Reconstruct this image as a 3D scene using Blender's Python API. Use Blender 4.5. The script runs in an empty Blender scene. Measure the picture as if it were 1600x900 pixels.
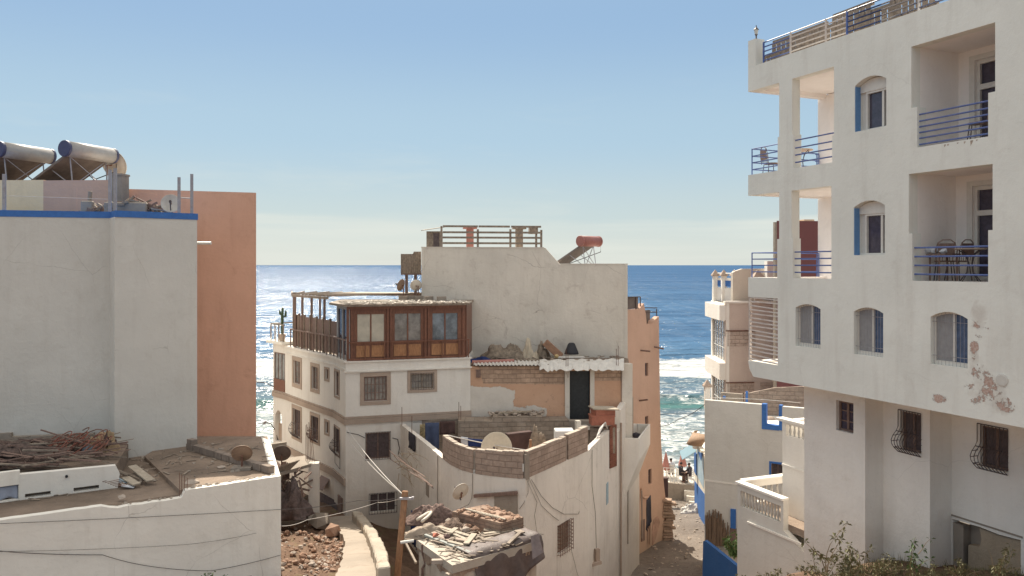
import bpy, bmesh, math, random
from mathutils import Vector, Matrix, noise
from mathutils.geometry import tessellate_polygon
random.seed(7)
C = bpy.context.scene.collection
SC = bpy.context.scene
R = math.radians
# ---------------------------------------------------------------- camera
F, CX, CY = 1250.0, 800.0, 414.0
cam = bpy.data.cameras.new('camera'); camo = bpy.data.objects.new('camera', cam); C.objects.link(camo)
cam.sensor_width = 36; cam.lens = 36 * F / 1600; cam.shift_y = -(450 - CY) / 1600
cam.clip_start = 0.1; cam.clip_end = 90000
camo.location = (0, 0, 0); camo.rotation_euler = (R(90), 0, 0); SC.camera = camo
# ---------------------------------------------------------------- light
SUN_AZ, SUN_EL = -21.0, 47.0            # degrees from straight ahead (+y), minus = left
world = bpy.data.worlds.new('World'); SC.world = world; world.use_nodes = True
nt = world.node_tree; bg = nt.nodes['Background']; bg.inputs['Strength'].default_value = 0.10
sky = nt.nodes.new('ShaderNodeTexSky'); sky.sky_type = 'NISHITA'; sky.sun_disc = False
sky.sun_elevation = R(SUN_EL); sky.sun_rotation = R(SUN_AZ); sky.air_density = 1.0; sky.dust_density = 0.25; sky.ozone_density = 1.0
geo = nt.nodes.new('ShaderNodeTexCoord'); sep = nt.nodes.new('ShaderNodeSeparateXYZ'); nt.links.new(geo.outputs['Generated'], sep.inputs[0])
mp = nt.nodes.new('ShaderNodeMapping'); mp.inputs['Scale'].default_value = (2.2, 2.2, 26); nt.links.new(geo.outputs['Generated'], mp.inputs[0])
cn = nt.nodes.new('ShaderNodeTexNoise'); cn.inputs['Scale'].default_value = 1.6; cn.inputs['Detail'].default_value = 7; nt.links.new(mp.outputs[0], cn.inputs['Vector'])
# bank of thin low cloud: a noise-cut layer that dies out about four degrees up
ad = nt.nodes.new('ShaderNodeMath'); ad.operation = 'MULTIPLY_ADD'; ad.inputs[1].default_value = -0.09; nt.links.new(cn.outputs[0], ad.inputs[0]); nt.links.new(sep.outputs[2], ad.inputs[2])
mr = nt.nodes.new('ShaderNodeMapRange'); mr.interpolation_type = 'SMOOTHSTEP'; mr.inputs[1].default_value = 0.020; mr.inputs[2].default_value = -0.002; mr.inputs[3].default_value = 0; mr.inputs[4].default_value = 0.62
nt.links.new(ad.outputs[0], mr.inputs[0])
# one small puff above the balcony, and faint veils
mp2 = nt.nodes.new('ShaderNodeMapping'); mp2.inputs['Scale'].default_value = (1.5, 1.5, 9); nt.links.new(geo.outputs['Generated'], mp2.inputs[0])
cn2 = nt.nodes.new('ShaderNodeTexNoise'); cn2.inputs['Scale'].default_value = 2.3; cn2.inputs['Detail'].default_value = 9; cn2.inputs['Roughness'].default_value = .6; nt.links.new(mp2.outputs[0], cn2.inputs['Vector'])
mr2 = nt.nodes.new('ShaderNodeMapRange'); mr2.inputs[1].default_value = .56; mr2.inputs[2].default_value = .8; mr2.inputs[3].default_value = 0; mr2.inputs[4].default_value = .35; nt.links.new(cn2.outputs[0], mr2.inputs[0])
fade = nt.nodes.new('ShaderNodeMapRange'); fade.inputs[1].default_value = .26; fade.inputs[2].default_value = .08; fade.inputs[3].default_value = 0; fade.inputs[4].default_value = 1; nt.links.new(sep.outputs[2], fade.inputs[0])
mu = nt.nodes.new('ShaderNodeMath'); mu.operation = 'MULTIPLY'; nt.links.new(mr2.outputs[0], mu.inputs[0]); nt.links.new(fade.outputs[0], mu.inputs[1])
cn3 = nt.nodes.new('ShaderNodeTexNoise'); cn3.inputs['Scale'].default_value = 2.2; cn3.inputs['Detail'].default_value = 8; mp3 = nt.nodes.new('ShaderNodeMapping'); mp3.inputs['Scale'].default_value = (1.3, 1.3, 30); nt.links.new(geo.outputs['Generated'], mp3.inputs[0]); nt.links.new(mp3.outputs[0], cn3.inputs['Vector'])
mr3 = nt.nodes.new('ShaderNodeMapRange'); mr3.inputs[1].default_value = .32; mr3.inputs[2].default_value = .62; mr3.inputs[3].default_value = .35; mr3.inputs[4].default_value = 1.15; nt.links.new(cn3.outputs[0], mr3.inputs[0])
mm = nt.nodes.new('ShaderNodeMath'); mm.operation = 'MULTIPLY'; nt.links.new(mr.outputs[0], mm.inputs[0]); nt.links.new(mr3.outputs[0], mm.inputs[1])
mx0 = nt.nodes.new('ShaderNodeMath'); mx0.operation = 'MAXIMUM'; nt.links.new(mm.outputs[0], mx0.inputs[0]); nt.links.new(mu.outputs[0], mx0.inputs[1])
cm = nt.nodes.new('ShaderNodeMix'); cm.data_type = 'RGBA'
CLOUD = (4.15, 4.5, 4.55, 1)
cm.inputs[7].default_value = CLOUD
# hand-set gradient evening out the glare of the bare model sky: pale at the horizon, blue higher up, brightened overhead
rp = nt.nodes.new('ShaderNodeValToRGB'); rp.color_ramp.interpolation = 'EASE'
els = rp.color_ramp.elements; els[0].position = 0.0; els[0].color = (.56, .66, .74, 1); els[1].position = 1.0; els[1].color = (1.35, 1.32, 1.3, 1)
for p_, c_ in ((.06, (.50, .63, .74, 1)), (.16, (.40, .59, .80, 1)), (.30, (.30, .49, .78, 1)), (.38, (.34, .52, .78, 1)), (.6, (1.15, 1.16, 1.18, 1))):  # topmost stops raised above the frame as added fill for shaded walls
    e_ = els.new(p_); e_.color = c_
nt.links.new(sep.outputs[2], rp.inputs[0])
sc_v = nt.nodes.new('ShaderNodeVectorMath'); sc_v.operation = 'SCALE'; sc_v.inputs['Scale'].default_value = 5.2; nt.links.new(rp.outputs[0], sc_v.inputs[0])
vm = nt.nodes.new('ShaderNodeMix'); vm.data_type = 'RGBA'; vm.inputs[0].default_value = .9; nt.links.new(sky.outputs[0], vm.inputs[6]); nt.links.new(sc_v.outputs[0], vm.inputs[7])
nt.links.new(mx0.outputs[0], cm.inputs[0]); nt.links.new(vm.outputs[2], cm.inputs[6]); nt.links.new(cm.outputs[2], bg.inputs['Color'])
sl = bpy.data.lights.new('sun', 'SUN'); sl.energy = 4.2; sl.angle = R(0.5); sl.color = (1, .96, .90)
so = bpy.data.objects.new('sun', sl); C.objects.link(so)
az, el = R(SUN_AZ), R(SUN_EL)
sd = Vector((math.sin(az) * math.cos(el), math.cos(az) * math.cos(el), math.sin(el)))
so.rotation_euler = sd.to_track_quat('Z', 'Y').to_euler(); so.location = sd * 60
SC.view_settings.view_transform = 'Standard'; SC.view_settings.look = 'None'; SC.view_settings.gamma = 1
SC.view_settings.exposure = 0.86
SC.view_settings.use_white_balance = True; SC.view_settings.white_balance_temperature = 7150; SC.view_settings.white_balance_tint = 8
SC.cycles.max_bounces = 7; SC.cycles.diffuse_bounces = 6; SC.cycles.glossy_bounces = 2; SC.cycles.transmission_bounces = 3
SC.cycles.sample_clamp_indirect = 6; SC.cycles.use_denoising = True
SC.cycles.caustics_reflective = False; SC.cycles.caustics_refractive = False
# ---------------------------------------------------------------- materials
MATS = {}
class NT:
    def __init__(s, name):
        s.m = bpy.data.materials.new(name); s.m.use_nodes = True; s.t = s.m.node_tree
        s.b = s.t.nodes['Principled BSDF']; s.pos = s.t.nodes.new('ShaderNodeNewGeometry').outputs['Position']
    def n(s, typ, **kw):
        nd = s.t.nodes.new('ShaderNode' + typ)
        for k, v in kw.items():
            if k.startswith('i_'): nd.inputs[k[2:].replace('_', ' ')].default_value = v
            else: setattr(nd, k, v)
        return nd
    def l(s, a, b): s.t.links.new(a, b)
    def noise(s, scale, detail=5, rough=.55, vec=None, stretch=None, dist=0):
        v = vec or s.pos
        if stretch:
            mp = s.n('Mapping'); mp.inputs['Scale'].default_value = stretch; s.l(v, mp.inputs[0]); v = mp.outputs[0]
        nd = s.n('TexNoise', i_Scale=scale, i_Detail=detail, i_Roughness=rough, i_Distortion=dist); s.l(v, nd.inputs['Vector']); return nd.outputs[0]
    def rng(s, x, a, b, c=0, d=1, sm=False):
        nd = s.n('MapRange'); 
        if sm: nd.interpolation_type = 'SMOOTHSTEP'
        for i, q in enumerate((a, b, c, d)): nd.inputs[i + 1].default_value = q
        s.l(x, nd.inputs[0]); return nd.outputs[0]
    def math(s, op, a, b=0, c=None):
        nd = s.n('Math', operation=op)
        for i, q in enumerate((a, b, c)):
            if q is None: continue
            if isinstance(q, (int, float)): nd.inputs[i].default_value = q
            else: s.l(q, nd.inputs[i])
        return nd.outputs[0]
    def mix(s, f, a, b, mode='MIX'):
        nd = s.n('Mix', data_type='RGBA', blend_type=mode)
        for i, q in ((0, f), (6, a), (7, b)):
            if isinstance(q, (int, float)): nd.inputs[i].default_value = q
            elif isinstance(q, tuple): nd.inputs[i].default_value = (q[0], q[1], q[2], 1)
            else: s.l(q, nd.inputs[i])
        return nd.outputs[2]
    def bump(s, h, dist=.01, strength=1, nrm=None):
        nd = s.n('Bump', i_Distance=dist, i_Strength=strength); s.l(h, nd.inputs['Height'])
        if nrm is not None: s.l(nrm, nd.inputs['Normal'])
        return nd.outputs[0]
    def out(s, col=None, rough=.9, nrm=None, spec=.3, metal=0):
        if isinstance(col, tuple): s.b.inputs['Base Color'].default_value = (*col, 1)
        elif col is not None: s.l(col, s.b.inputs['Base Color'])
        if isinstance(rough, (int, float)): s.b.inputs['Roughness'].default_value = rough
        else: s.l(rough, s.b.inputs['Roughness'])
        s.b.inputs['Specular IOR Level'].default_value = spec; s.b.inputs['Metallic'].default_value = metal
        if nrm is not None: s.l(nrm, s.b.inputs['Normal'])
        MATS[s.m.name] = s.m; return s.m
def sc3(c, k): return tuple(min(1, x * k) for x in c)
def plaster(name, col, dirt=(.3, .25, .2), amt=.35, streak=.35, var=.12, crack=0, bump=.02, peel=None, low=None):
    """painted render: cloudy tone, rain streaks, speckle, optional hairline cracks and flaking."""
    s = NT(name)
    a = s.noise(.45, 6, .6); b = s.noise(2.7, 5, .6, stretch=(1, 1, .12)); c = s.noise(9, 6, .7)
    base = s.mix(s.rng(a, .3, .7), sc3(col, 1 - var), sc3(col, 1 + var * .6))
    base = s.mix(s.math('MULTIPLY', s.rng(b, .52, .78), streak), base, dirt)
    base = s.mix(s.math('MULTIPLY', s.rng(s.noise(1.3, 8, .72, dist=.6), .56, .72), amt), base, dirt)
    base = s.mix(s.math('MULTIPLY', s.rng(c, .62, .75), .25), base, dirt)
    h = s.math('ADD', s.math('MULTIPLY', s.noise(1.1, 4), 2.0), s.math('ADD', s.math('MULTIPLY', c, .5), s.math('MULTIPLY', s.noise(40, 3), .12)))
    if crack:
        w = s.n('TexVoronoi', feature='DISTANCE_TO_EDGE', i_Scale=.55); 
        wv = s.n('Mix', data_type='VECTOR'); wv.inputs[0].default_value = .22; s.l(s.pos, wv.inputs[4])
        nz = s.n('TexNoise', i_Scale=1.5, i_Detail=5.0); s.l(s.pos, nz.inputs['Vector']); s.l(nz.outputs['Color'], wv.inputs[5]); s.l(wv.outputs[1], w.inputs['Vector'])
        ck = s.math('MULTIPLY', s.rng(w.outputs[0], .004, .0), s.rng(s.noise(.5, 3), .5, .6))
        base = s.mix(s.math('MULTIPLY', ck, crack), base, sc3(dirt, .5))
    if peel:
        base, pm = peel(s, base); h = s.math('SUBTRACT', h, s.math('MULTIPLY', pm, .5))
    if low:   # dirt and damp low on the wall
        sp = s.n('SeparateXYZ'); s.l(s.pos, sp.inputs[0])
        f = s.math('MULTIPLY', s.rng(s.math('ADD', sp.outputs[2], s.math('MULTIPLY', s.noise(1.2, 6, .65), 2.4)), low[1] + 1.2, low[0] + 1.2), low[2])
        base = s.mix(f, base, dirt)
    return s.out(base, .92, s.bump(h, bump), .2)
def blocks(name, d, col, mortar, bw=.42, bh=.2, msz=.012, var=.18, smear=0, smearcol=(.5, .45, .4), off=.5):
    """hollow-block masonry laid along world direction d."""
    s = NT(name)
    dp = s.n('VectorMath', operation='DOT_PRODUCT'); s.l(s.pos, dp.inputs[0]); dp.inputs[1].default_value = (d[0], d[1], 0)
    sp = s.n('SeparateXYZ'); s.l(s.pos, sp.inputs[0]); cb = s.n('CombineXYZ'); s.l(dp.outputs['Value'], cb.inputs[0])
    s.l(s.math('ADD', sp.outputs[2], s.math('MULTIPLY', s.math('SUBTRACT', s.noise(.8, 2), .5), .05)), cb.inputs[1])
    br = s.n('TexBrick', offset=off, i_Scale=1.0); s.l(cb.outputs[0], br.inputs['Vector'])
    br.inputs['Brick Width'].default_value = bw; br.inputs['Row Height'].default_value = bh; br.inputs['Mortar Size'].default_value = msz; br.inputs['Mortar Smooth'].default_value = .3
    br.inputs['Color1'].default_value = (*sc3(col, 1 - var), 1); br.inputs['Color2'].default_value = (*sc3(col, 1 + var), 1); br.inputs['Mortar'].default_value = (*mortar, 1); br.inputs['Bias'].default_value = -.1
    n1 = s.noise(6, 8, .7); base = s.mix(s.rng(n1, .35, .75), br.outputs[0], sc3(col, .62))
    base = s.mix(s.math('MULTIPLY', s.rng(s.noise(1.1, 6), .5, .7), .35), base, sc3(col, 1.35))
    if smear: base = s.mix(s.math('MULTIPLY', s.rng(s.noise(1.6, 8, .7), .45, .55), smear), base, smearcol)
    h = s.math('ADD', s.math('MULTIPLY', br.outputs['Fac'], -1.2), s.math('MULTIPLY', n1, .8))
    return s.out(base, .95, s.bump(h, .02), .15)
def simple(name, col, rough=.6, metal=0, var=.15, scale=8, spec=.4, bump=0, stretch=None, dirt=None, damt=.4):
    s = NT(name); a = s.noise(scale, 6, .65, stretch=stretch)
    base = s.mix(s.rng(a, .3, .7), sc3(col, 1 - var), sc3(col, 1 + var))
    if dirt: base = s.mix(s.math('MULTIPLY', s.rng(s.noise(scale * .35, 7, .7), .5, .66), damt), base, dirt)
    return s.out(base, rough, s.bump(a, bump) if bump else None, spec, metal)
WH = (.76, .70, .63)
def peel_fn(s, base):
    # flaked patches of a fixed shape on the near facade: ellipses in world space cut by noise
    sp = s.n('SeparateXYZ'); s.l(s.pos, sp.inputs[0])
    nz = s.noise(3.2, 7, .72); tot = None
    for (c, r) in PEELS:
        dy = s.math('DIVIDE', s.math('SUBTRACT', sp.outputs[1], c[0]), r[0]); dz = s.math('DIVIDE', s.math('SUBTRACT', sp.outputs[2], c[1]), r[1])
        q = s.math('SUBTRACT', 1, s.math('ADD', s.math('MULTIPLY', dy, dy), s.math('MULTIPLY', dz, dz)))
        q = s.math('MAXIMUM', q, 0)
        tot = q if tot is None else s.math('MAXIMUM', tot, q)
    m = s.rng(s.math('ADD', nz, s.math('MULTIPLY', tot, .17)), .635, .655)
    m = s.math('MULTIPLY', m, s.rng(tot, .0, .12))
    stain = s.math('MULTIPLY', s.rng(s.math('ADD', s.noise(1.4, 6, .7), s.math('MULTIPLY', tot, .2)), .56, .75), .35); base = s.mix(s.math('MULTIPLY', stain, s.rng(tot, 0, .2)), base, (.42, .33, .27))
    return s.mix(m, base, s.mix(s.rng(s.noise(25, 4), .4, .6), (.46, .30, .25), (.56, .44, .38))), m
PEELS = [((16.62, -2.55), (.5, .5)), ((16.72, -1.15), (.22, .45)), ((17.55, -2.95), (.26, .12)), ((16.85, -1.9), (.12, .5)), ((16.3, -2.85), (.4, .25))]
M_facade = plaster('facade_paint', (.79, .785, .73), (.42, .36, .31), .2, .24, .08, crack=.12, peel=peel_fn, bump=.016)
M_recess = plaster('recess_paint', (.88, .83, .79), (.5, .42, .36), .14, .12, .07, bump=.012)
M_facade_low = plaster('lower_wall_paint', (.86, .82, .765), (.4, .33, .27), .14, .12, .08, crack=.2, bump=.03, low=(-8.2, -6.2, .45))
M_white = plaster('old_whitewash', WH, (.36, .30, .245), .3, .35, .1, crack=.5, low=(-13.5, -10.5, .5))
M_white_clean = plaster('white_paint', (.80, .76, .70), (.45, .38, .31), .14, .16, .07, crack=.15)
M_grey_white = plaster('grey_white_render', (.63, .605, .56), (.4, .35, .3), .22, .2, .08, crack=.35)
M_low_white = plaster('tan_whitewash', (.86, .815, .74), (.42, .35, .28), .2, .22, .07, crack=.55)
M_house = plaster('house_paint', (.75, .71, .655), (.46, .38, .31), .2, .26, .07, crack=.15, low=(-11.3, -8.8, .6))
M_orange = plaster('orange_paint', (.71, .405, .29), (.36, .17, .11), .25, .2, .09)
M_orange2 = plaster('terracotta_paint', (.58, .385, .295), (.42, .3, .22), .2, .25, .1, low=(-15.4, -12.9, .8))
M_beige = plaster('beige_paint', (.80, .62, .40), (.35, .28, .2), .25, .2, .08)
M_maroon = plaster('maroon_paint', (.19, .08, .08), (.2, .08, .07), .2, .2, .1)
M_blue = plaster('blue_paint', (.05, .135, .34), (.12, .17, .3), .3, .25, .12)
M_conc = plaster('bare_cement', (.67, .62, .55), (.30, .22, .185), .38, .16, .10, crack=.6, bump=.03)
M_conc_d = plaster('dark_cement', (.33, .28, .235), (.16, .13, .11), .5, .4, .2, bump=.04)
M_roof = plaster('roof_screed', (.27, .205, .16), (.13, .10, .085), .8, .1, .5, bump=.06)
M_stone = plaster('stone_trim', (.42, .33, .27), (.25, .19, .15), .4, .2, .2, bump=.03)
M_wood = simple('varnished_wood', (.19, .08, .05), .45, var=.35, scale=6, stretch=(6, 6, 1), dirt=(.09, .04, .03))
M_wood_p = simple('honey_wood', (.36, .175, .085), .45, var=.3, scale=5, stretch=(5, 5, 1), dirt=(.2, .08, .04))
M_wood_d = simple('brown_wood', (.20, .13, .105), .65, var=.35, scale=7, stretch=(5, 5, 1))
M_wood_g = simple('weathered_wood', (.27, .215, .17), .8, var=.35, scale=9, stretch=(1, 1, 1), dirt=(.12, .09, .07), bump=.01)
M_wood_l = simple('pale_board', (.37, .315, .25), .8, var=.25, scale=9, dirt=(.3, .22, .16))
M_pole = simple('pole_wood', (.34, .18, .10), .8, var=.3, scale=5, stretch=(8, 8, .6), dirt=(.15, .09, .06), bump=.01)
M_iron = simple('wrought_iron', (.085, .065, .065), .6, var=.3)
M_rust = simple('rusty_iron', (.17, .085, .06), .8, var=.3)
M_brail = simple('blue_rail_paint', (.08, .13, .34), .35, var=.12, dirt=(.3, .3, .4), damt=.2)
M_wrail = simple('white_rail_paint', (.62, .56, .52), .5, var=.12, dirt=(.35, .25, .2))
M_bluetrim = simple('blue_trim_paint', (.04, .15, .43), .6, var=.12)
M_steel = simple('galvanised_steel', (.34, .33, .36), .5, .4, var=.15, dirt=(.3, .2, .15))
M_alu = simple('tank_metal', (.38, .36, .34), .5, .25, var=.1, dirt=(.35, .3, .25))
M_tankend = simple('blue_plastic_cap', (.055, .06, .12), .5)
M_red = simple('red_tank_paint', (.33, .13, .11), .5, var=.15, dirt=(.3, .15, .12))
M_dish = simple('dish_paint', (.60, .54, .46), .5, var=.1, dirt=(.35, .27, .2), scale=4)
M_dish_d = simple('dark_dish_paint', (.13, .095, .08), .6, var=.25, dirt=(.25, .17, .12), scale=4)
M_dish_b = simple('brown_dish_paint', (.30, .2, .14), .6, var=.2, dirt=(.16, .1, .08), scale=4)
M_glass = simple('dark_glass', (.06, .052, .08), .08, var=.3, spec=.6)
M_glass_b = simple('blue_glass', (.08, .12, .21), .15, var=.3, spec=.6)
M_glass_g = simple('grey_glass', (.22, .21, .20), .12, var=.4, spec=.7, scale=3)
M_dark = simple('dark_interior', (.12, .092, .092), .9, var=.3)
M_black = simple('black_plastic', (.02, .02, .025), .6)
M_panel = simple('collector_back', (.17, .14, .125), .7, var=.25, scale=3)
M_shutter = simple('shutter_slats', (.30, .295, .30), .6, var=.12)
M_pvc = simple('white_frame', (.68, .65, .60), .4, var=.06)
M_tarp = simple('dark_tarpaulin', (.12, .09, .082), .55, var=.3, scale=3, bump=.03)
M_sheet = simple('white_plastic_sheet', (.60, .57, .53), .5, var=.12, scale=4, bump=.02)
M_rubble = simple('rubble_stone', (.30, .185, .13), .95, var=.45, scale=3, bump=.02)
M_rubble_l = simple('pale_rubble_stone', (.40, .33, .275), .95, var=.25, scale=3, bump=.02)
M_reveal = simple('blue_reveal_paint', (.11, .24, .46), .6, var=.1)
M_brickred = simple('red_brick', (.34, .11, .07), .85, var=.35, scale=6)
M_crate = simple('orange_red_plastic', (.36, .13, .085), .55, var=.25, scale=5)
M_cloth_b = simple('blue_cloth', (.065, .085, .15), .95, var=.25, scale=3)
M_cloth_n = simple('navy_cloth', (.02, .04, .14), .95, var=.2, scale=3)
M_cloth_w = simple('white_cloth', (.62, .64, .68), .95, var=.1, scale=3)
M_cloth_r = simple('brown_cloth', (.085, .05, .045), .95, var=.3, scale=3)
M_cloth_y = simple('patterned_cloth', (.33, .26, .15), .95, var=.6, scale=9)
M_cloth_k = simple('black_cloth', (.05, .045, .055), .95, var=.3, scale=3)
M_fridge = simple('white_enamel', (.62, .61, .60), .35, var=.04)
M_pink = simple('faded_pink_fabric', (.42, .19, .16), .9, var=.2, scale=3)
M_skin = simple('skin', (.30, .16, .11), .6, var=.08)
M_hair = simple('dark_hair', (.03, .02, .02), .8)
M_wire = simple('cable_rubber', (.06, .05, .05), .7)
M_wire_w = simple('pale_cable', (.6, .56, .52), .7)
M_leaf = simple('dry_leaf', (.165, .15, .075), .7, var=.45, scale=14)
M_leaf_g = simple('green_leaf', (.07, .12, .035), .6, var=.4, scale=14)
M_stem = simple('dry_stem', (.26, .19, .12), .85, var=.25)
M_reed = simple('reed_screen', (.22, .15, .105), .9, var=.5, scale=4, stretch=(14, 14, .8))
M_cactus = simple('cactus_skin', (.045, .075, .035), .6, var=.2)
M_litblue = simple('pale_blue_paint', (.30, .42, .50), .6, var=.15, dirt=(.5, .5, .45))
M_lamp = simple('lamp_glass', (.5, .5, .48), .2, var=.05)
# ---------------------------------------------------------------- helpers
def P(px, py, Y): return Vector(((px - CX) / F * Y, Y, (CY - py) / F * Y))
def PX(px, Y): return Vector(((px - CX) / F * Y, Y))
ORG = {}
class MB:
    def __init__(s): s.v = []; s.f = []; s.sm = False
    def add(s, vs, fs):
        o = len(s.v); s.v += [Vector(q) for q in vs]; s.f += [tuple(i + o for i in f) for f in fs]; return s
    def obox(s, o, ex, ey, ez):
        o, ex, ey, ez = Vector(o), Vector(ex), Vector(ey), Vector(ez)
        v = [o, o + ex, o + ex + ey, o + ey]; v += [q + ez for q in v]
        return s.add(v, [(0, 3, 2, 1), (4, 5, 6, 7), (0, 1, 5, 4), (1, 2, 6, 5), (2, 3, 7, 6), (3, 0, 4, 7)])
    def box(s, c, sz, rz=0, tilt=None):
        m = Matrix.Rotation(rz, 3, 'Z')
        if tilt: m = m @ Matrix.Rotation(tilt[0], 3, 'X') @ Matrix.Rotation(tilt[1], 3, 'Y')
        e = [m @ Vector((sz[0], 0, 0)), m @ Vector((0, sz[1], 0)), m @ Vector((0, 0, sz[2]))]
        return s.obox(Vector(c) - (e[0] + e[1] + e[2]) / 2, *e)
    def bar(s, a, b, w, h=None):
        a, b = Vector(a), Vector(b); d = b - a; h = h or w
        q = d.normalized(); up = Vector((0, 0, 1)) if abs(q.z) < .95 else Vector((0, 1, 0))
        x = q.cross(up).normalized() * w; y = x.cross(q).normalized() * h
        return s.obox(a - x / 2 - y / 2, d, x, y)
    def tube(s, pts, r, n=6, closed=False):
        pts = [Vector(p) for p in pts]; rings = []
        for i, p in enumerate(pts):
            a = pts[i - 1] if i else pts[0]; b = pts[i + 1] if i < len(pts) - 1 else pts[-1]
            q = (b - a).normalized() if (b - a).length > 1e-6 else Vector((0, 0, 1))
            up = Vector((0, 0, 1)) if abs(q.z) < .9 else Vector((1, 0, 0))
            x = q.cross(up).normalized(); y = x.cross(q)
            rr = r[i] if isinstance(r, (list, tuple)) else r
            rings.append([p + (x * math.cos(t * 2 * math.pi / n) + y * math.sin(t * 2 * math.pi / n)) * rr for t in range(n)])
        vs = [q for g in rings for q in g]; fs = []
        for i in range(len(pts) - 1):
            for t in range(n): fs.append((i * n + t, i * n + (t + 1) % n, (i + 1) * n + (t + 1) % n, (i + 1) * n + t))
        fs += [tuple(reversed(range(n))), tuple(range((len(pts) - 1) * n, len(pts) * n))]
        return s.add(vs, fs)
    def lathe(s, prof, o=(0, 0, 0), m=None, n=16):
        m = m or Matrix.Identity(3); o = Vector(o); vs = []; fs = []
        for (r, z) in prof:
            for t in range(n):
                a = t * 2 * math.pi / n; vs.append(o + m @ Vector((r * math.cos(a), r * math.sin(a), z)))
        for i in range(len(prof) - 1):
            for t in range(n): fs.append((i * n + t, i * n + (t + 1) % n, (i + 1) * n + (t + 1) % n, (i + 1) * n + t))
        fs += [tuple(reversed(range(n))), tuple(range((len(prof) - 1) * n, len(prof) * n))]
        return s.add(vs, fs)
    def prism(s, poly, z0, z1):
        n = len(poly); vs = [Vector((p[0], p[1], z0)) for p in poly] + [Vector((p[0], p[1], z1)) for p in poly]
        return s.add(vs, [tuple(range(n)), tuple(range(n, 2 * n))] + [(i, (i + 1) % n, n + (i + 1) % n, n + i) for i in range(n)])
    def stone(s, c, r, seed=0, sq=(1, 1, .7)):
        bm = bmesh.new(); bmesh.ops.create_icosphere(bm, subdivisions=1, radius=1)
        rnd = random.Random(seed); off = Vector((rnd.random() * 50, rnd.random() * 50, 0)); rot = Matrix.Rotation(rnd.random() * 6, 3, 'Z') @ Matrix.Rotation(rnd.random() * 1, 3, 'X')
        vs = []
        for v in bm.verts:
            k = 1 + .45 * noise.noise(v.co * 1.3 + off); q = v.co * k; vs.append(Vector(c) + rot @ Vector((q.x * r * sq[0], q.y * r * sq[1], q.z * r * sq[2])))
        fs = [tuple(v.index for v in f.verts) for f in bm.faces]; bm.free(); return s.add(vs, fs)
    def quad(s, a, b, c, d): return s.add([a, b, c, d], [(0, 1, 2, 3)])
    def build(s, name, mat, parent=None, smooth=False, base=None, bevel=0, jit=0):
        if parent is not None:
            org = ORG[parent.name]
        elif base is not None: org = Vector(base)
        else:
            xs = [v.x for v in s.v]; ys = [v.y for v in s.v]; org = Vector(((min(xs) + max(xs)) / 2, (min(ys) + max(ys)) / 2, min(v.z for v in s.v)))
        me = bpy.data.meshes.new(name); 
        vv = s.v
        if jit: vv = [v + noise.noise_vector(v * 2.1) * jit for v in vv]
        me.from_pydata([v - org for v in vv], [], s.f)
        bm = bmesh.new(); bm.from_mesh(me)
        if bevel:
            bmesh.ops.remove_doubles(bm, verts=bm.verts, dist=1e-4)
            bmesh.ops.recalc_face_normals(bm, faces=bm.faces)
            es = [e for e in bm.edges if len(e.link_faces) == 2 and e.calc_face_angle(0) > .6]
            bmesh.ops.bevel(bm, geom=es, offset=bevel, segments=1, affect='EDGES', clamp_overlap=True)
        bmesh.ops.recalc_face_normals(bm, faces=bm.faces); bm.to_mesh(me); bm.free()
        me.materials.append(mat)
        if smooth:
            for p in me.polygons: p.use_smooth = True
        o = bpy.data.objects.new(name, me); C.objects.link(o)
        if parent is not None: o.parent = parent
        else: o.location = org
        ORG[o.name] = org
        return o
def tag(o, label, cat, group=None, kind=None):
    if label: o['label'] = label
    if cat: o['category'] = cat
    if group: o['group'] = group
    if kind: o['kind'] = kind
    return o
def struct(o): o['kind'] = 'structure'; return o
def thing(name, label, cat, base, group=None):
    o = bpy.data.objects.new(name, None); C.objects.link(o); o.location = base; ORG[o.name] = Vector(base); o.empty_display_size = .3
    return tag(o, label, cat, group)
def dup(root, loc=None, rz=None, label=None, group=None, scale=None):
    r = root.copy(); C.objects.link(r)
    if loc is not None: r.location = loc
    if rz is not None: r.rotation_euler = (0, 0, rz)
    if scale is not None: r.scale = (scale,) * 3 if isinstance(scale, (int, float)) else scale
    if label: r['label'] = label
    if group: r['group'] = group
    for ch in list(root.children):
        c = ch.copy(); C.objects.link(c); c.parent = r
        for g in list(ch.children):
            d = g.copy(); C.objects.link(d); d.parent = c
    return r
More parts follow.
